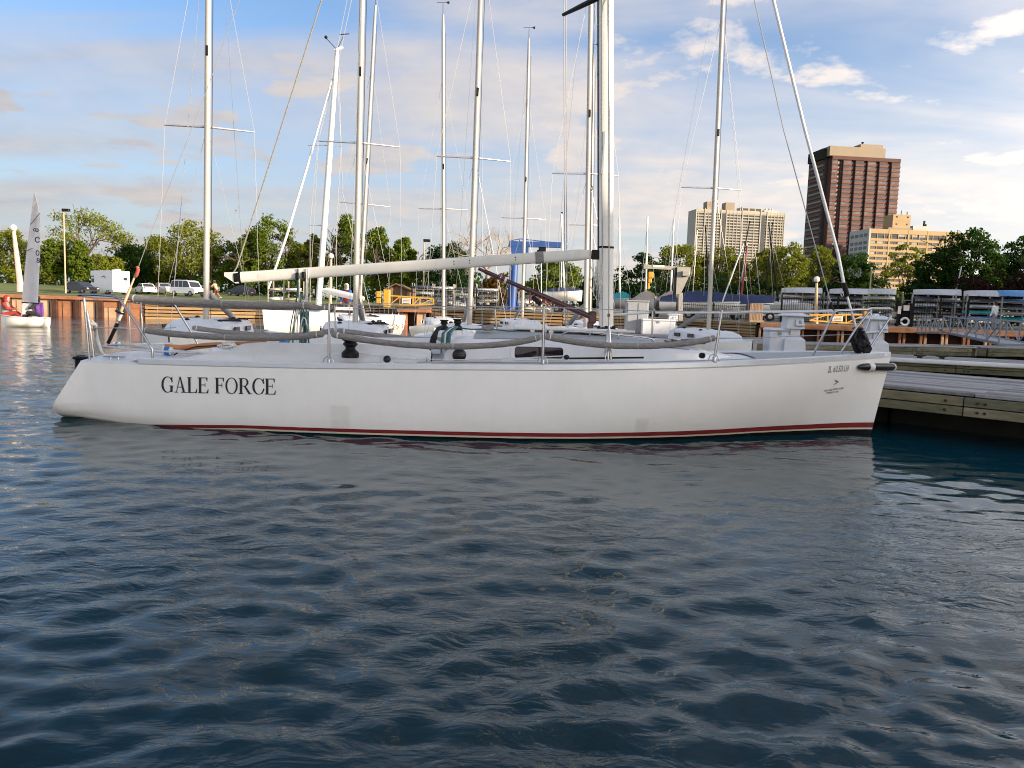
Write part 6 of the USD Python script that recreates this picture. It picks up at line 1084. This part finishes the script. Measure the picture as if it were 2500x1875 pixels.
# ---------------------------------------------------------------- lamps
paint('lamp_globe', (.85, .84, .8), .25, 0, .02, 3.0); paint('lamp_post_tan', (.52, .38, .26), .8, 0, .1, 1.5, dirt=.2); paint('lamp_post_pink', (.62, .46, .37), .8, 0, .1, 1.5, dirt=.2)
def globe(label, px0, py0, px1, py1, D, r_px, look, w0, w1, zb=None):
    p, q = P(px0, py0, D), P(px1, py1, D); R_ = r_px / FPX * D; T = Thing('globe_lamp', label, 'lamp post', p, 'globe lamps'); p = p - A([0, 0, .15])
    T.part('post', MB().tube([p, p + (q - p) * .12, p + (q - p) * .14, q - A([0, 0, R_ * .8])], [w0 * 1.3, w0 * 1.15, w0, w1], 10), look, 30); T.part('collar', MB().lathe([(0, -R_ * 1.25), (R_ * .5, -R_ * 1.2), (R_ * .55, -R_ * .95), (R_ * .3, -R_ * .85), (0, -R_ * .8)], q, 14), 'pile_dark', 30); T.part('globe', MB().ball(q, R_, 3), 'lamp_globe', True)
globe('leaning concrete globe lamp at the left edge behind the dinghy', 51, 708, 33, 556, 58, 7.5, 'lamp_post_pink', .22, .12); globe('globe lamp on tan post between the white mast and the white boom', 806, 752, 808, 625, 58, 6.5, 'lamp_post_tan', .13, .09); globe('globe lamp on tan post in front of the right fence, beside the yellow gate', 1992, 798, 1994, 682, 50, 7, 'lamp_post_tan', .14, .09)
def box_lamp(label, px, pyt, D, pyb=None):
    q = P(px, pyt, D); z0 = float(ground_z(q[0], D)); b = A([q[0], D, z0]); T = Thing('box_lamp', label, 'street lamp', b, 'square head street lamps'); T.part('pole', MB().tube([b - A([0, 0, .2]), A([q[0], D, q[2]])], [.1, .075], 8), 'lamp_post_tan', True); T.part('lamp_head', MB().box(q + A([.3, 0, .15]), (.85, .4, .32), 0, .03), 'black')
box_lamp('tall square-headed street lamp left of the airy locust tree', 155, 516, 92); box_lamp('square-headed street lamp left of the dark oak-like tree', 1036, 590, 96)
q = P(2128, 655, 60); b = A([q[0], 60, float(ground_z(q[0], 60))]); T = Thing('flag_pole', 'slender bare tan pole in front of the yellow building', 'pole', b); T.part('pole', MB().tube([b, q], [.07, .045], 8), 'lamp_post_tan', True); T.part('finial', MB().ball(q, .08, 1), 'lamp_globe')
q = P(2348, 650, 64); b = A([q[0] - .7, 64, float(ground_z(q[0], 64))]); T = Thing('grey_pole', 'slim grey pole leaning among the dark trees at the right', 'pole', b); T.part('pole', MB().tube([b, q], [.08, .06], 8), 'steel', True); T.part('bracket', MB().bar(q, q + A([.25, 0, .03]), .05), 'steel')
# seagull
c = P(577, 513, 60); T = Thing('seagull', 'tiny dark bird flying above the trees right of the first mast', 'bird', c); T.part('body', MB().ball(c, (.07, .16, .06), 2), 'cloth_grey', True)
for sg in (-1, 1): T.part('wing', MB().prism([(0, -.08), (.22, -.02), (.42, -.10), (.24, .07), (0, .08)], c, A([sg * .45, .2, .87 * sg]), A([0, 1, 0]), .012), 'cloth_grey')
# ---------------------------------------------------------------- yellow gates, shed, cranes
paint('yellow_paint', (.54, .31, .03), .5, 0, .08, 2.0, dirt=.2); paint('orange_paint', (.62, .30, .03), .5, 0, .08, 2.0, dirt=.2); paint('blue_paint', (.02, .075, .27), .45, 0, .08, 1.0, dirt=.25); paint('grey_paint', (.33, .32, .29), .6, 0, .08, 1.0, dirt=.2); paint('shed_wood', (.17, .095, .055), .9, 0, .25, 1.2, stretch=(8, 8, .5), dirt=.3); paint('shed_wood_pale', (.30, .21, .14), .9, 0, .25, 1.2, stretch=(8, 8, .5), dirt=.3); paint('sign_white', (.70, .62, .55), .6, 0, .05, 3.0)
def gate(label, D, pts, look, posts, sign, braces):
    c = P(*pts[0], D); T = Thing('yellow_gate', label, 'gate', c, 'yellow truss gates'); (xl, yt), (xr, ytr), (xrb, yb), (xlb, ybl) = pts
    T.part('top_rail', MB().bar(P(xl, yt, D), P(xr, ytr, D), .09), look); T.part('bottom_rail', MB().bar(P(xlb, ybl, D), P(xrb, yb, D), .09), look); T.part('end_rail', MB().bar(P(xr, ytr, D), P(xrb, yb, D), .09), look)
    for f in braces: a, b = P(xl + (xr - xl) * f, yt + (ytr - yt) * f, D), P(xlb + (xrb - xlb) * f, ybl + (yb - ybl) * f, D); T.part('upright', MB().bar(a, b, .07), look)
    ff = [0] + list(braces) + [1]
    for f0, f1 in zip(ff[:-1], ff[1:]): T.part('diagonal', MB().bar(P(xlb + (xrb - xlb) * f0, ybl + (yb - ybl) * f0, D), P(xl + (xr - xl) * f1, yt + (ytr - yt) * f1, D), .06), look)
    for px, y0, y1, w_ in posts: T.part('post', MB().bar(P(px, y0, D), P(px, y1, D), w_, w_, b=.02), look)
    s0 = P(sign[0], sign[1], D - .08); s1 = P(sign[2], sign[3], D - .08); T.part('sign', MB().box((s0 + s1) / 2, (abs(s1[0] - s0[0]), .03, abs(s1[2] - s0[2]))), 'sign_white')
    for k in range(4): zz = (s0[2] * (3.3 - k) + s1[2] * (.7 + k)) / 4; T.part('sign_line', MB().box(((s0[0] + s1[0]) / 2, D - .10, zz), (abs(s1[0] - s0[0]) * (.8 - .1 * (k % 2)), .01, .035)), 'rope_red' if k < 1 else 'logo_grey')
gate('bright yellow truss gate in front of the brown shed', 51, ((928, 720), (1058, 729), (1058, 743), (926, 746)), 'yellow_paint', [(945, 707, 750, .42), (925, 711, 726, .3), (925, 728, 742, .3)], (981, 727, 1003, 742), (.18, .38, .62, .75))
gate('orange-yellow truss gate at the foot of the right globe lamp', 49, ((1976, 769), (2112, 768), (2112, 792), (1976, 782)), 'orange_paint', [(2112, 760, 795, .2)], (2033, 771, 2057, 785), (.33, .66))
def shed():
    D = 57; a, b = P(942, 757, D), P(1002, 757, D); z0 = float(ground_z(a[0], D)); zr = P(968, 694, D)[2]; ze = P(942, 706, D)[2]; zer = P(1002, 709, D)[2]; T = Thing('wooden_shed', 'small brown plank shed with gable roof behind the yellow gate', 'shed', (a[0] + 1, D, z0)); n = 14; w_ = (b[0] - a[0]) / n; xr = P(968, 694, D)[0]
    for k in range(n): x0 = a[0] + k * w_; xm = x0 + w_ / 2; zt = ze + (zr - ze) * (xm - a[0]) / (xr - a[0]) if xm < xr else zer + (zr - zer) * (b[0] - xm) / (b[0] - xr); T.part('plank', MB().box((xm, D + nr.uniform(-.015, .015), (z0 + zt) / 2 - .03), (w_ * .93, .05, zt - z0 - .06)), 'shed_wood' if nr.random() < .6 else 'shed_wood_pale')
    T.part('wall', MB().box(((a[0] + b[0]) / 2, D + 1.5, (z0 + ze) / 2), (b[0] - a[0] - .05, 2.9, ze - z0)), 'shed_wood')
    for (x0, zz0), (x1, zz1) in (((a[0] - .15, ze - .05), (xr, zr)), ((b[0] + .15, zer - .05), (xr, zr))): T.part('roof', MB().bar((x0, D + 1.4, zz0), (x1, D + 1.4, zz1 + .03), 3.4, .08), 'shed_wood')
shed()
def bin_():
    D = 50; a, b = P(1829, 783, D), P(1861, 783, D); z0 = float(ground_z(a[0], D)); zt = P(1845, 741, D)[2]; T = Thing('slatted_bin', 'tall bin of pale vertical slats beside the navy covered boat', 'bin', ((a[0] + b[0]) / 2, D, z0)); n = 9; w_ = (b[0] - a[0]) / n
    for k in range(n): T.part('slat', MB().box((a[0] + (k + .5) * w_, D, (z0 + zt) / 2), (w_ * .7, .05, zt - z0)), 'shed_wood_pale')
    T.part('core', MB().box(((a[0] + b[0]) / 2, D + .45, (z0 + zt) / 2), (b[0] - a[0], .8, zt - z0 - .1)), 'shed_wood'); T.part('base', MB().box(((a[0] + b[0]) / 2, D + .3, z0 + .06), (b[0] - a[0] + .1, 1.1, .14)), 'shed_wood_pale')
bin_()
D = 53; T = Thing('blue_jib_crane', 'blue jib crane with column, braces and box beam over the boat yard', 'crane', P(1254, 755, D))
T.part('column', MB().tube([P(1250, 752, D), P(1255, 640, D)], .29, 16), 'blue_paint', 30); z0 = P(1250, 752, D)
T.part('head', MB().prism([(0, 0), (1.35, 0), (1.35, -.9), (.95, -1.5), (.35, -1.5)], P(1243, 590, D) + A([0, .25, 0]), (1, 0, 0), (0, 0, 1), .5), 'blue_paint')
T.part('beam', MB().bar(P(1243, 595, D), P(1369, 598, D), .45, .34), 'blue_paint'); T.part('truss_rod', MB().bar(P(1247, 588, D), P(1268, 583, D), .06), 'blue_paint'); T.part('truss_rod', MB().bar(P(1268, 583, D), P(1369, 594, D), .06), 'blue_paint'); T.part('post', MB().bar(P(1268, 583, D), P(1268, 596, D), .08), 'blue_paint'); T.part('trolley', MB().box(P(1324, 609, D), (.5, .4, .3), 0, .04), 'black'); T.part('hoist', MB().box(P(1318, 614, D), (.4, .3, .2), 0, .04), 'black'); T.part('beam_lip', MB().bar(P(1243, 601, D), P(1369, 604, D), .55, .05), 'blue_paint')
T.part('mast_aerial', MB().bar(P(1321, 594, D), P(1321, 563, D), .06), 'steel')
for dx in (-22, -9, 12, 20): T.part('brace', MB().bar(P(1251, 708, D), P(1251 + dx, 756, D + (1.0 if abs(dx) < 13 else 0)), .26, .08), 'blue_paint')
T.part('base_plate', MB().box(P(1251, 757, D), (1.3, 1.2, .1)), 'blue_paint')
D = 46; T = Thing('grey_jib_crane', 'grey jib crane with orange hoist hanging from its short beam', 'crane', P(1660, 785, D)); T.part('column', MB().bar(P(1661, 783, D), P(1661, 715, D), .26, .26), 'grey_paint'); a = P(1652, 652, D)
T.part('housing', MB().prism([(0, 0), (.80, 0), (.80, -.35), (.28, -1.62), (0, -1.62)], a + A([0, .3, 0]), (1, 0, 0), (0, 0, 1), .5), 'grey_paint'); T.part('housing_side', MB().prism([(-.16, -.1), (0, 0), (0, -1.7), (-.1, -1.7)], a + A([0, .28, 0]), (1, 0, 0), (0, 0, 1), .46), 'black'); T.part('motor_box', MB().box(P(1674, 668, D - .3), (.42, .2, .3), 0, .03), 'grey_paint'); T.part('beam', MB().bar(P(1574, 651, D), P(1652, 655, D), .2, .22), 'grey_paint'); T.part('beam_end', MB().box(P(1577, 651, D), (.3, .3, .26)), 'grey_paint'); s0 = P(1608, 650, D - .12); T.part('sign', MB().box(s0, (.7, .02, .14)), 'pipe_white')
T.part('hoist', MB().box(P(1588, 672, D), (.34, .3, .40), 0, .06).box(P(1586, 685, D), (.24, .22, .3), 0, .05), 'orange_paint'); T.part('hook_block', MB().box(P(1583, 698, D), (.12, .12, .4), 0, .03), 'orange_paint'); T.part('chain', MB().bar(P(1586, 655, D), P(1586, 664, D), .05), 'black')
# ---------------------------------------------------------------- boats and racks in the yard
paint('cover_teal', (.02, .30, .30), .8, 0, .15, 2.0, bump=.4, bscale=8); paint('cover_tan', (.48, .37, .28), .85, 0, .1, 2.0, bump=.4, bscale=8); paint('cover_navy', (.025, .04, .10), .8, 0, .15, 2.0, bump=.4, bscale=8); paint('hull_grey', (.48, .49, .48), .4, 0, .06, 1.5); paint('hull_cream', (.66, .55, .36), .4, 0, .06, 1.5); paint('hull_blue', (.10, .28, .56), .4, 0, .06, 1.5); paint('hull_teal', (.03, .36, .40), .4, 0, .06, 1.5); paint('hull_dark', (.06, .07, .09), .4, 0, .1, 1.5); paint('tarp_white', (.50, .51, .53), .75, 0, .06, 1.5, bump=.4, bscale=6)
def yard_boat(label, px, D, L, Bm, rz, look, cover, mast_px=None, trailer=True, h0=.5, cov_h=.7, mast_look='alloy_warm', boxy=False):
    q = P(px, 750, D); o = A([q[0], D, float(ground_z(q[0], D)) + .014]); T = Thing('covered_boat', label, 'boat', o, 'boats stored in the yard'); c, n = math.cos(rz), math.sin(rz); R = A([[c, -n, 0], [n, c, 0], [0, 0, 1]]); t = np.linspace(0, 1, 18); y = -L / 2 + t * L; b = np.maximum(Bm / 2 * np.where(t < .55, (1 - (1 - t / .55) ** 2) ** .8, 1 - .25 * ((t - .55) / .45) ** 2), .02); mb = MB(); e = []
    for sg in (1, -1):
        V = A([np.stack([sg * b * (1 - (1 - f) ** 2.2) ** .55, y, h0 + .65 * f + .15 * (1 - t) ** 2 * f], -1) for f in (0, .3, .6, .85, 1)]) @ R.T + o; mb.grid(V, sg < 0); e.append(V)
    mb.grid(np.stack([e[0][:, -1], e[1][:, -1]], 1), True); T.part('hull', mb, look, 40)
    V = A([[A([q_ * bb * 1.04, yy, h0 + .60 + (.05 if abs(q_) == 1 else (cov_h * (.75 if boxy else .35 + .65 * math.sin(math.pi * min(1, tt_ * .8 + .15)))) * (1 - abs(q_) * (.4 if boxy else 1)) + .05 * math.sin(9 * yy))]) @ R.T + o for q_ in (-1, -.6, 0, .6, 1)] for tt_, yy, bb in zip(t, y, b)]); T.part('cover', MB().grid(V), cover, 40)
    if trailer:
        T.part('trailer_frame', MB().bar(o + R @ A([0, -L * .55, .42]), o + R @ A([0, L * .4, .42]), .12), 'steel')
        for sg in (-1, 1): w_ = T.part('wheel', MB().lathe([(0, -.09), (.3, -.09), (.3, .09), (0, .09)], o + R @ A([sg * Bm * .42, L * .12, .3]), 16, axis=R @ A([1, 0, 0])), 'rubber', 30); T.part('rim', MB().lathe([(0, -.10), (.16, -.095), (.16, .095), (0, .10)], o + R @ A([sg * Bm * .42, L * .12, .3]), 10, axis=R @ A([1, 0, 0])), 'steel', under=w_)
        for yy in (-.3, .3): T.part('cradle', MB().bar(o + R @ A([-Bm * .3, yy * L, .46]), o + R @ A([Bm * .3, yy * L, .46]), .08), 'steel')
    if mast_px: (x0, y0), (x1, y1) = mast_px; T.part('mast', MB().tube([P(x0, y0, D), P(x1, y1, D)], [.075, .055], 8), mast_look, True); T.part('stay', MB().tube([P(x1, y1 + 8, D), P(x0 + 28, y0 + 6, D + .5)], .014, 4).tube([P(x1, y1 + 8, D), P(x0 - 14, y0 + 8, D - .5)], .014, 4), 'wire')
    return T
yard_boat('boat under a bright teal cover just right of the tall mast', 1513, 60, 4.2, 1.6, .2, 'hull_grey', 'cover_teal', ((1513, 728), (1512, 531))); yard_boat('boat with grey hull under a peaked tan cover, left of two alike', 1574, 58, 4.4, 1.7, .15, 'hull_grey', 'cover_tan', ((1576, 727), (1581, 529)), cov_h=.8); yard_boat('boat with cream hull under a peaked tan cover, beside the grey crane', 1632, 57, 4.4, 1.7, .15, 'hull_cream', 'cover_tan', ((1637, 728), (1645, 535)), cov_h=.8)
yard_boat('long white boat under a low navy cover in front of the trees', 1708, 55, 5.6, 1.9, 1.25, 'white_hull', 'cover_navy', ((1732, 735), (1722, 549)), cov_h=.9, mast_look='black'); yard_boat('boat under a tall boxy navy cover beside the slatted bin', 1815, 55, 4.2, 2.0, 1.4, 'white_hull', 'cover_navy', ((1809, 733), (1824, 600)), cov_h=1.0, mast_look='rope_red', boxy=True)
yard_boat('white dinghy with dark cover raised on a stand left of the tall mast', 1374, 58, 2.9, 1.3, 1.3, 'white_hull', 'cover_navy', ((1378, 722), (1370, 522)), trailer=True, h0=.9, cov_h=.4); yard_boat('grey boat under tarpaulin right of the slatted bin', 1900, 55, 4.6, 1.7, 1.3, 'hull_grey', 'tarp_white', ((1903, 760), (1877, 545)), cov_h=.3, mast_look='black')
# leaning and bare masts standing among the stored boats
for i, ((x0, y0), (x1, y1), D, lk, r_, lab) in enumerate([((1762, 742), (1816, 592), 54, 'alloy', .06, 'grey spar leaning right in front of the pale slab'), ((1812, 640), (1830, 542), 57, 'black', .05, 'black spar with bent tip left of the pale slab centre'), ((1868, 735), (1886, 545), 57, 'black', .05, 'black spar in front of the right part of the pale slab'), ((1800, 742), (1826, 590), 58, 'alloy_warm', .04, 'thin tan spar beside the red mast'), ((1690, 742), (1702, 560), 58, 'alloy_warm', .035, 'thin tan spar left of the rightmost keelboat mast'), ((1672, 745), (1706, 580), 59, 'wire', .03, 'thin wire-like spar right of the grey crane'), ((1858, 742), (1842, 600), 57, 'wire', .03, 'thin wire-like spar left of the slatted bin'), ((1370, 715), (1372, 520), 60, 'alloy_warm', .05, 'bare tan spar at the right end of the blue crane'), ((1322, 722), (1321, 600), 60, 'alloy', .05, 'bare spar below the blue crane beam')]):
    a, b = P(x0, y0, D), P(x1, y1, D); g = A([a[0] - (b[0] - a[0]) * .12, D, float(ground_z(a[0], D))]); T = Thing('spar', lab, 'mast', g, 'spars standing in the boat yard'); T.part('pole', MB().tube([g, a, b], [r_, r_, r_ * .8], 7), lk, True); T.part('fitting', MB().ball(b, r_ * 1.7, 1), 'black')
def dinghy(T, c, L, Bm, h, rz, look, inv=True, name='hull'):
    cs, sn = math.cos(rz), math.sin(rz); R = A([[cs, -sn, 0], [sn, cs, 0], [0, 0, 1]]); t = np.linspace(0, 1, 14); x = -L / 2 + t * L; b = np.maximum(Bm / 2 * (1 - abs(2 * t - 1.1).clip(0, 1) ** 2.3), .03); mb = MB(); k = -1 if inv else 1; rows_ = []
    for v in np.linspace(-1, 1, 9): rows_.append(np.stack([x, v * b, (k * (h * (abs(v) ** 2.2) - h * .0) + (h if inv else 0)) * (1 - .25 * (1 - t) ** 3)], -1) @ R.T + c)
    V = A(rows_); mb.grid(V, not inv); mb.grid(np.stack([V[0], V[-1]], 0), inv); return T.part(name, mb, look, 50)
def rack(label, px0, px1, D, levels, looks, look='grey_paint', L=4.2, rz=.2, seed=1, bays=3, pitch=.62):
    r = np.random.default_rng(seed); a, b = P(px0, 750, D), P(px1, 750, D); z0 = float(ground_z((a[0] + b[0]) / 2, D)); T = Thing('dinghy_rack', label, 'boat rack', ((a[0] + b[0]) / 2, D, z0), 'dinghy racks in the boat yard'); xs_ = np.linspace(a[0], b[0], bays + 1); hh = levels * pitch
    for x_ in xs_:
        for y_ in (0, 1.3): T.part('upright', MB().bar((x_, D + y_, z0 - .05), (x_, D + y_, z0 + hh + .2), .08), look)
    for l in range(levels):
        z = z0 + .15 + l * pitch; T.part('beam', MB().bar((a[0], D, z), (b[0], D, z), .07), look); T.part('beam', MB().bar((a[0], D + 1.3, z), (b[0], D + 1.3, z), .07), look)
        for k in range(bays):
            if r.random() < .96: w_ = xs_[k + 1] - xs_[k]; lk = looks[(l + k) % len(looks)]; d = Thing('stored_dinghy', None, 'dinghy', ((xs_[k] + xs_[k + 1]) / 2, D + .4, z)); RD.append((d, lk, px0 + (px1 - px0) * (k + .5) / bays, l, label)); dinghy(d, A([(xs_[k] + xs_[k + 1]) / 2 + r.normal(0, .05), D + .4 + .25 * (k % 2), z + .04]), min(w_ * r.uniform(.9, 1.12), 4.6), 1.25, r.uniform(.17, .25), r.normal(0, .06), lk, True); d.part('rub_rail', MB().bar(A([(xs_[k] + xs_[k + 1]) / 2 - w_ * .36, D + .4 - .5, z + .05]), A([(xs_[k] + xs_[k + 1]) / 2 + w_ * .36, D + .4 - .5, z + .05]), .05), 'cloth_grey')
RD = []
rack('metal rack of upturned dinghies behind the yellow gate', 1006, 1106, 62, 4, ['white_hull', 'hull_grey', 'tarp_white', 'hull_dark'], seed=3, bays=2, pitch=.42)
rack('metal rack of upturned dinghies left of the blue crane', 1108, 1216, 60, 4, ['white_hull', 'hull_dark', 'hull_grey', 'hull_dark'], seed=5, bays=2, pitch=.42)
rack('metal rack of dinghies right of the blue crane', 1266, 1345, 58, 3, ['hull_cream', 'white_hull', 'hull_dark'], seed=6, bays=2, pitch=.42)
rack('low rack with two white dinghies under the trees, above the sloop', 655, 730, 60, 2, ['white_hull', 'hull_cream'], seed=8, bays=2, pitch=.75)
rack('metal rack of white dinghies behind the right globe lamp', 1905, 2010, 56, 5, ['white_hull', 'tarp_white', 'hull_grey'], seed=9, bays=2, pitch=.40)
rack('metal rack with blue and white dinghies behind the forestay', 2020, 2190, 55, 5, ['hull_dark', 'white_hull', 'hull_grey', 'tarp_white'], seed=11, bays=2, pitch=.40)
rack('metal rack with dinghies right of the dark gate frame', 2226, 2352, 52, 5, ['hull_dark', 'hull_grey', 'hull_dark', 'tarp_white'], seed=13, bays=2, pitch=.40)
rack('metal rack with white, teal and blue dinghies at the right edge', 2360, 2530, 50, 5, ['hull_dark', 'hull_blue', 'hull_teal', 'tarp_white'], seed=21, bays=2, pitch=.40)
for px, D, z, w_, lk, lab in [(1958, 56, 2.1, 3.0, 'tarp_white', 'long boat under white tarpaulin topping the rack behind the globe lamp'), (2075, 55, 2.1, 2.9, 'tarp_white', 'white covered boat topping the left half of the rack behind the forestay'), (2150, 55, 2.15, 2.3, 'hull_grey', 'grey covered boat topping the right half of the rack behind the forestay'), (2290, 52, 2.15, 3.3, 'tarp_white', 'long white covered boat topping the rack right of the dark gate'), (2400, 50, 2.1, 2.4, 'tarp_white', 'white covered boat topping the left half of the rightmost rack'), (2470, 50, 2.15, 2.6, 'hull_blue', 'pale blue covered boat topping the right half of the rightmost rack')]:
    q = P(px, 750, D); z0 = float(ground_z(q[0], D)); d = Thing('covered_dinghy', lab, 'dinghy', (q[0], D + .3, z0 + z), 'covered boats on top of the racks'); dinghy(d, A([q[0], D + .3, z0 + z]), w_, 1.35, .42, .03, lk, True); d.part('strap', MB().bar((q[0] - .5, D - .42, z0 + z), (q[0] - .5, D + 1.0, z0 + z), .05, .02), 'black')
NM = {'white_hull': 'glossy white', 'hull_grey': 'grey', 'tarp_white': 'white tarpaulin covered', 'hull_dark': 'dark', 'hull_cream': 'cream', 'hull_teal': 'teal', 'hull_blue': 'blue'}; LV = ['bottom', 'second', 'third', 'fourth', 'top']
rk_min = {}
for d, lk, px, l, lab in RD: rk_min.setdefault(lab, sorted({p for _, _, p, _, la in RD if la == lab}))
for d, lk, px, l, lab in RD:
    cols = rk_min[lab]; k = cols.index(px); side = (['left bay of the', 'right bay of the'][k] if len(cols) == 2 else 'of the')
    tag(d.prim, '%s upturned dinghy, %s level %s %s' % (NM[lk], LV[l], side, lab.replace('metal rack', 'rack').replace('low rack', 'rack').split(' of ')[0].split(' with ')[0] + ' ' + {'metal rack of upturned dinghies behind the yellow gate': 'by the yellow gate', 'metal rack of upturned dinghies left of the blue crane': 'left of the blue crane', 'metal rack of dinghies right of the blue crane': 'right of the blue crane', 'low rack with two white dinghies under the trees, above the sloop': 'under the trees', 'metal rack of white dinghies behind the right globe lamp': 'behind the globe lamp', 'metal rack with blue and white dinghies behind the forestay': 'behind the forestay', 'metal rack with dinghies right of the dark gate frame': 'by the dark gate', 'metal rack with white, teal and blue dinghies at the right edge': 'at the right edge'}[lab]), None, 'dinghies stored on racks')
# iron fence in front of the right racks, gate frame, gangway
def fence(label, pts, D, h, posts_px):
    a, b = P(pts[0], 790, D[0]), P(pts[1], 800, D[1]); T = Thing('iron_fence', label, 'fence', ((a[0] + b[0]) / 2, (D[0] + D[1]) / 2, 1.0)); n = int(abs(b[0] - a[0]) / .13); pk = MB(); pos = lambda f: A([a[0] + (b[0] - a[0]) * f, D[0] + (D[1] - D[0]) * f, float(ground_z(a[0] + (b[0] - a[0]) * f, D[0] + (D[1] - D[0]) * f))])
    for k in range(n): p = pos((k + .5) / n); pk.bar(p + A([0, 0, .1]), p + A([0, 0, h]), .022)
    T.part('pickets', pk, 'black', kind='stuff')
    for zz in (.15, h - .12): T.part('rail', MB().bar(pos(0) + A([0, 0, zz]), pos(1) + A([0, 0, zz]), .045), 'black')
    m = max(2, int(abs(b[0] - a[0]) / 2.2))
    for k in range(m + 1): p = pos(k / m); T.part('post', MB().bar(p - A([0, 0, .05]), p + A([0, 0, h + .1]), .08), 'black')
fence('black iron picket fence along the right shore in front of the racks', (1905, 2186), (51.5, 49.0), 1.75, None); fence('black iron picket fence right of the dark gate frame', (2226, 2360), (48.5, 47.3), 1.75, None); fence('low black iron fence behind the navy covered boats', (1650, 1830), (53.5, 53.0), 1.1, None); fence('black iron picket fence behind the yellow gate and racks', (1004, 1240), (55.5, 55.5), 1.5, None)
a, b = P(2188, 797, 48.5), P(2222, 799, 48.3); T = Thing('gate_frame', 'dark mesh gate frame with round white life ring and notices', 'gate', ((a[0] + b[0]) / 2, 48.4, 1.0)); zt = P(2205, 740, 48.4)[2]; zb = float(ground_z(a[0], 48.4))
for p in (a, b): T.part('post', MB().bar((p[0], 48.4, zb - .1), (p[0], 48.4, zt), .12), 'black')
for z in (zb + .15, (zb + zt) / 2, zt - .06): T.part('rail', MB().bar((a[0], 48.4, z), (b[0], 48.4, z), .06), 'black')
mb = MB()
for k in range(7): x_ = a[0] + (b[0] - a[0]) * (k + .5) / 7; mb.bar((x_, 48.45, zb + .15), (x_, 48.45, zt - .06), .03)
T.part('mesh_bars', mb, 'black', kind='stuff'); T.part('mesh_panel', MB().box(((a[0] + b[0]) / 2, 48.55, (zb + zt) / 2 - .1), (b[0] - a[0], .02, zt - zb - .5)), 'pile_dark')
tt_ = np.linspace(0, 2 * math.pi, 20); cc = P(2209, 785, 48.25); T.part('life_ring', MB().tube([cc + A([.24 * math.cos(t), 0, .22 * math.sin(t)]) for t in tt_], .07, 8, False), 'pipe_white', True); T.part('notice', MB().box(P(2213, 752, 48.3), (.36, .02, .34)), 'sign_white'); T.part('notice', MB().box(P(2196, 757, 48.3), (.2, .02, .5)), 'sign_white'); cc2 = P(2181, 783, 48.9); T.part('notice', MB().box(cc2, (.4, .02, .24)), 'sign_white'); T.part('notice', MB().box(cc2 + A([0, 0, .42]), (.42, .02, .3)), 'sign_white')
def gangway(label, p0, p1, D0, D1, h=.9):
    a, b = P(*p0, D0), P(*p1, D1); T = Thing('gangway', label, 'gangway', (a + b) / 2); d = b - a; d /= np.linalg.norm(d); n_ = np.cross(d, (0, 0, 1)); n_ /= np.linalg.norm(n_); T.part('deck', MB().bar(a, b, 1.2, .08), 'pedestal_grey'); k = 6
    for sg in (-.6, .6):
        T.part('top_rail', MB().bar(a + n_ * sg + A([0, 0, h]), b + n_ * sg + A([0, 0, h]), .06), 'pedestal_grey'); T.part('bottom_rail', MB().bar(a + n_ * sg + A([0, 0, .06]), b + n_ * sg + A([0, 0, .06]), .06), 'pedestal_grey')
        for i in range(k + 1): q = a + (b - a) * i / k + n_ * sg; T.part('upright', MB().bar(q, q + A([0, 0, h]), .05), 'pedestal_grey')
        for i in range(k): q, q2 = a + (b - a) * i / k + n_ * sg, a + (b - a) * (i + 1) / k + n_ * sg; T.part('diagonal', MB().bar(q + A([0, 0, .06 if i % 2 else h]), q2 + A([0, 0, h if i % 2 else .06]), .04), 'pedestal_grey')
gangway('grey truss gangway sloping down from the right shore to the far dock', (2330, 812), (2480, 842), 43, 31)
gangway('short grey truss gangway by the dark gate frame', (2240, 812), (2300, 812), 45, 44.4, .8)
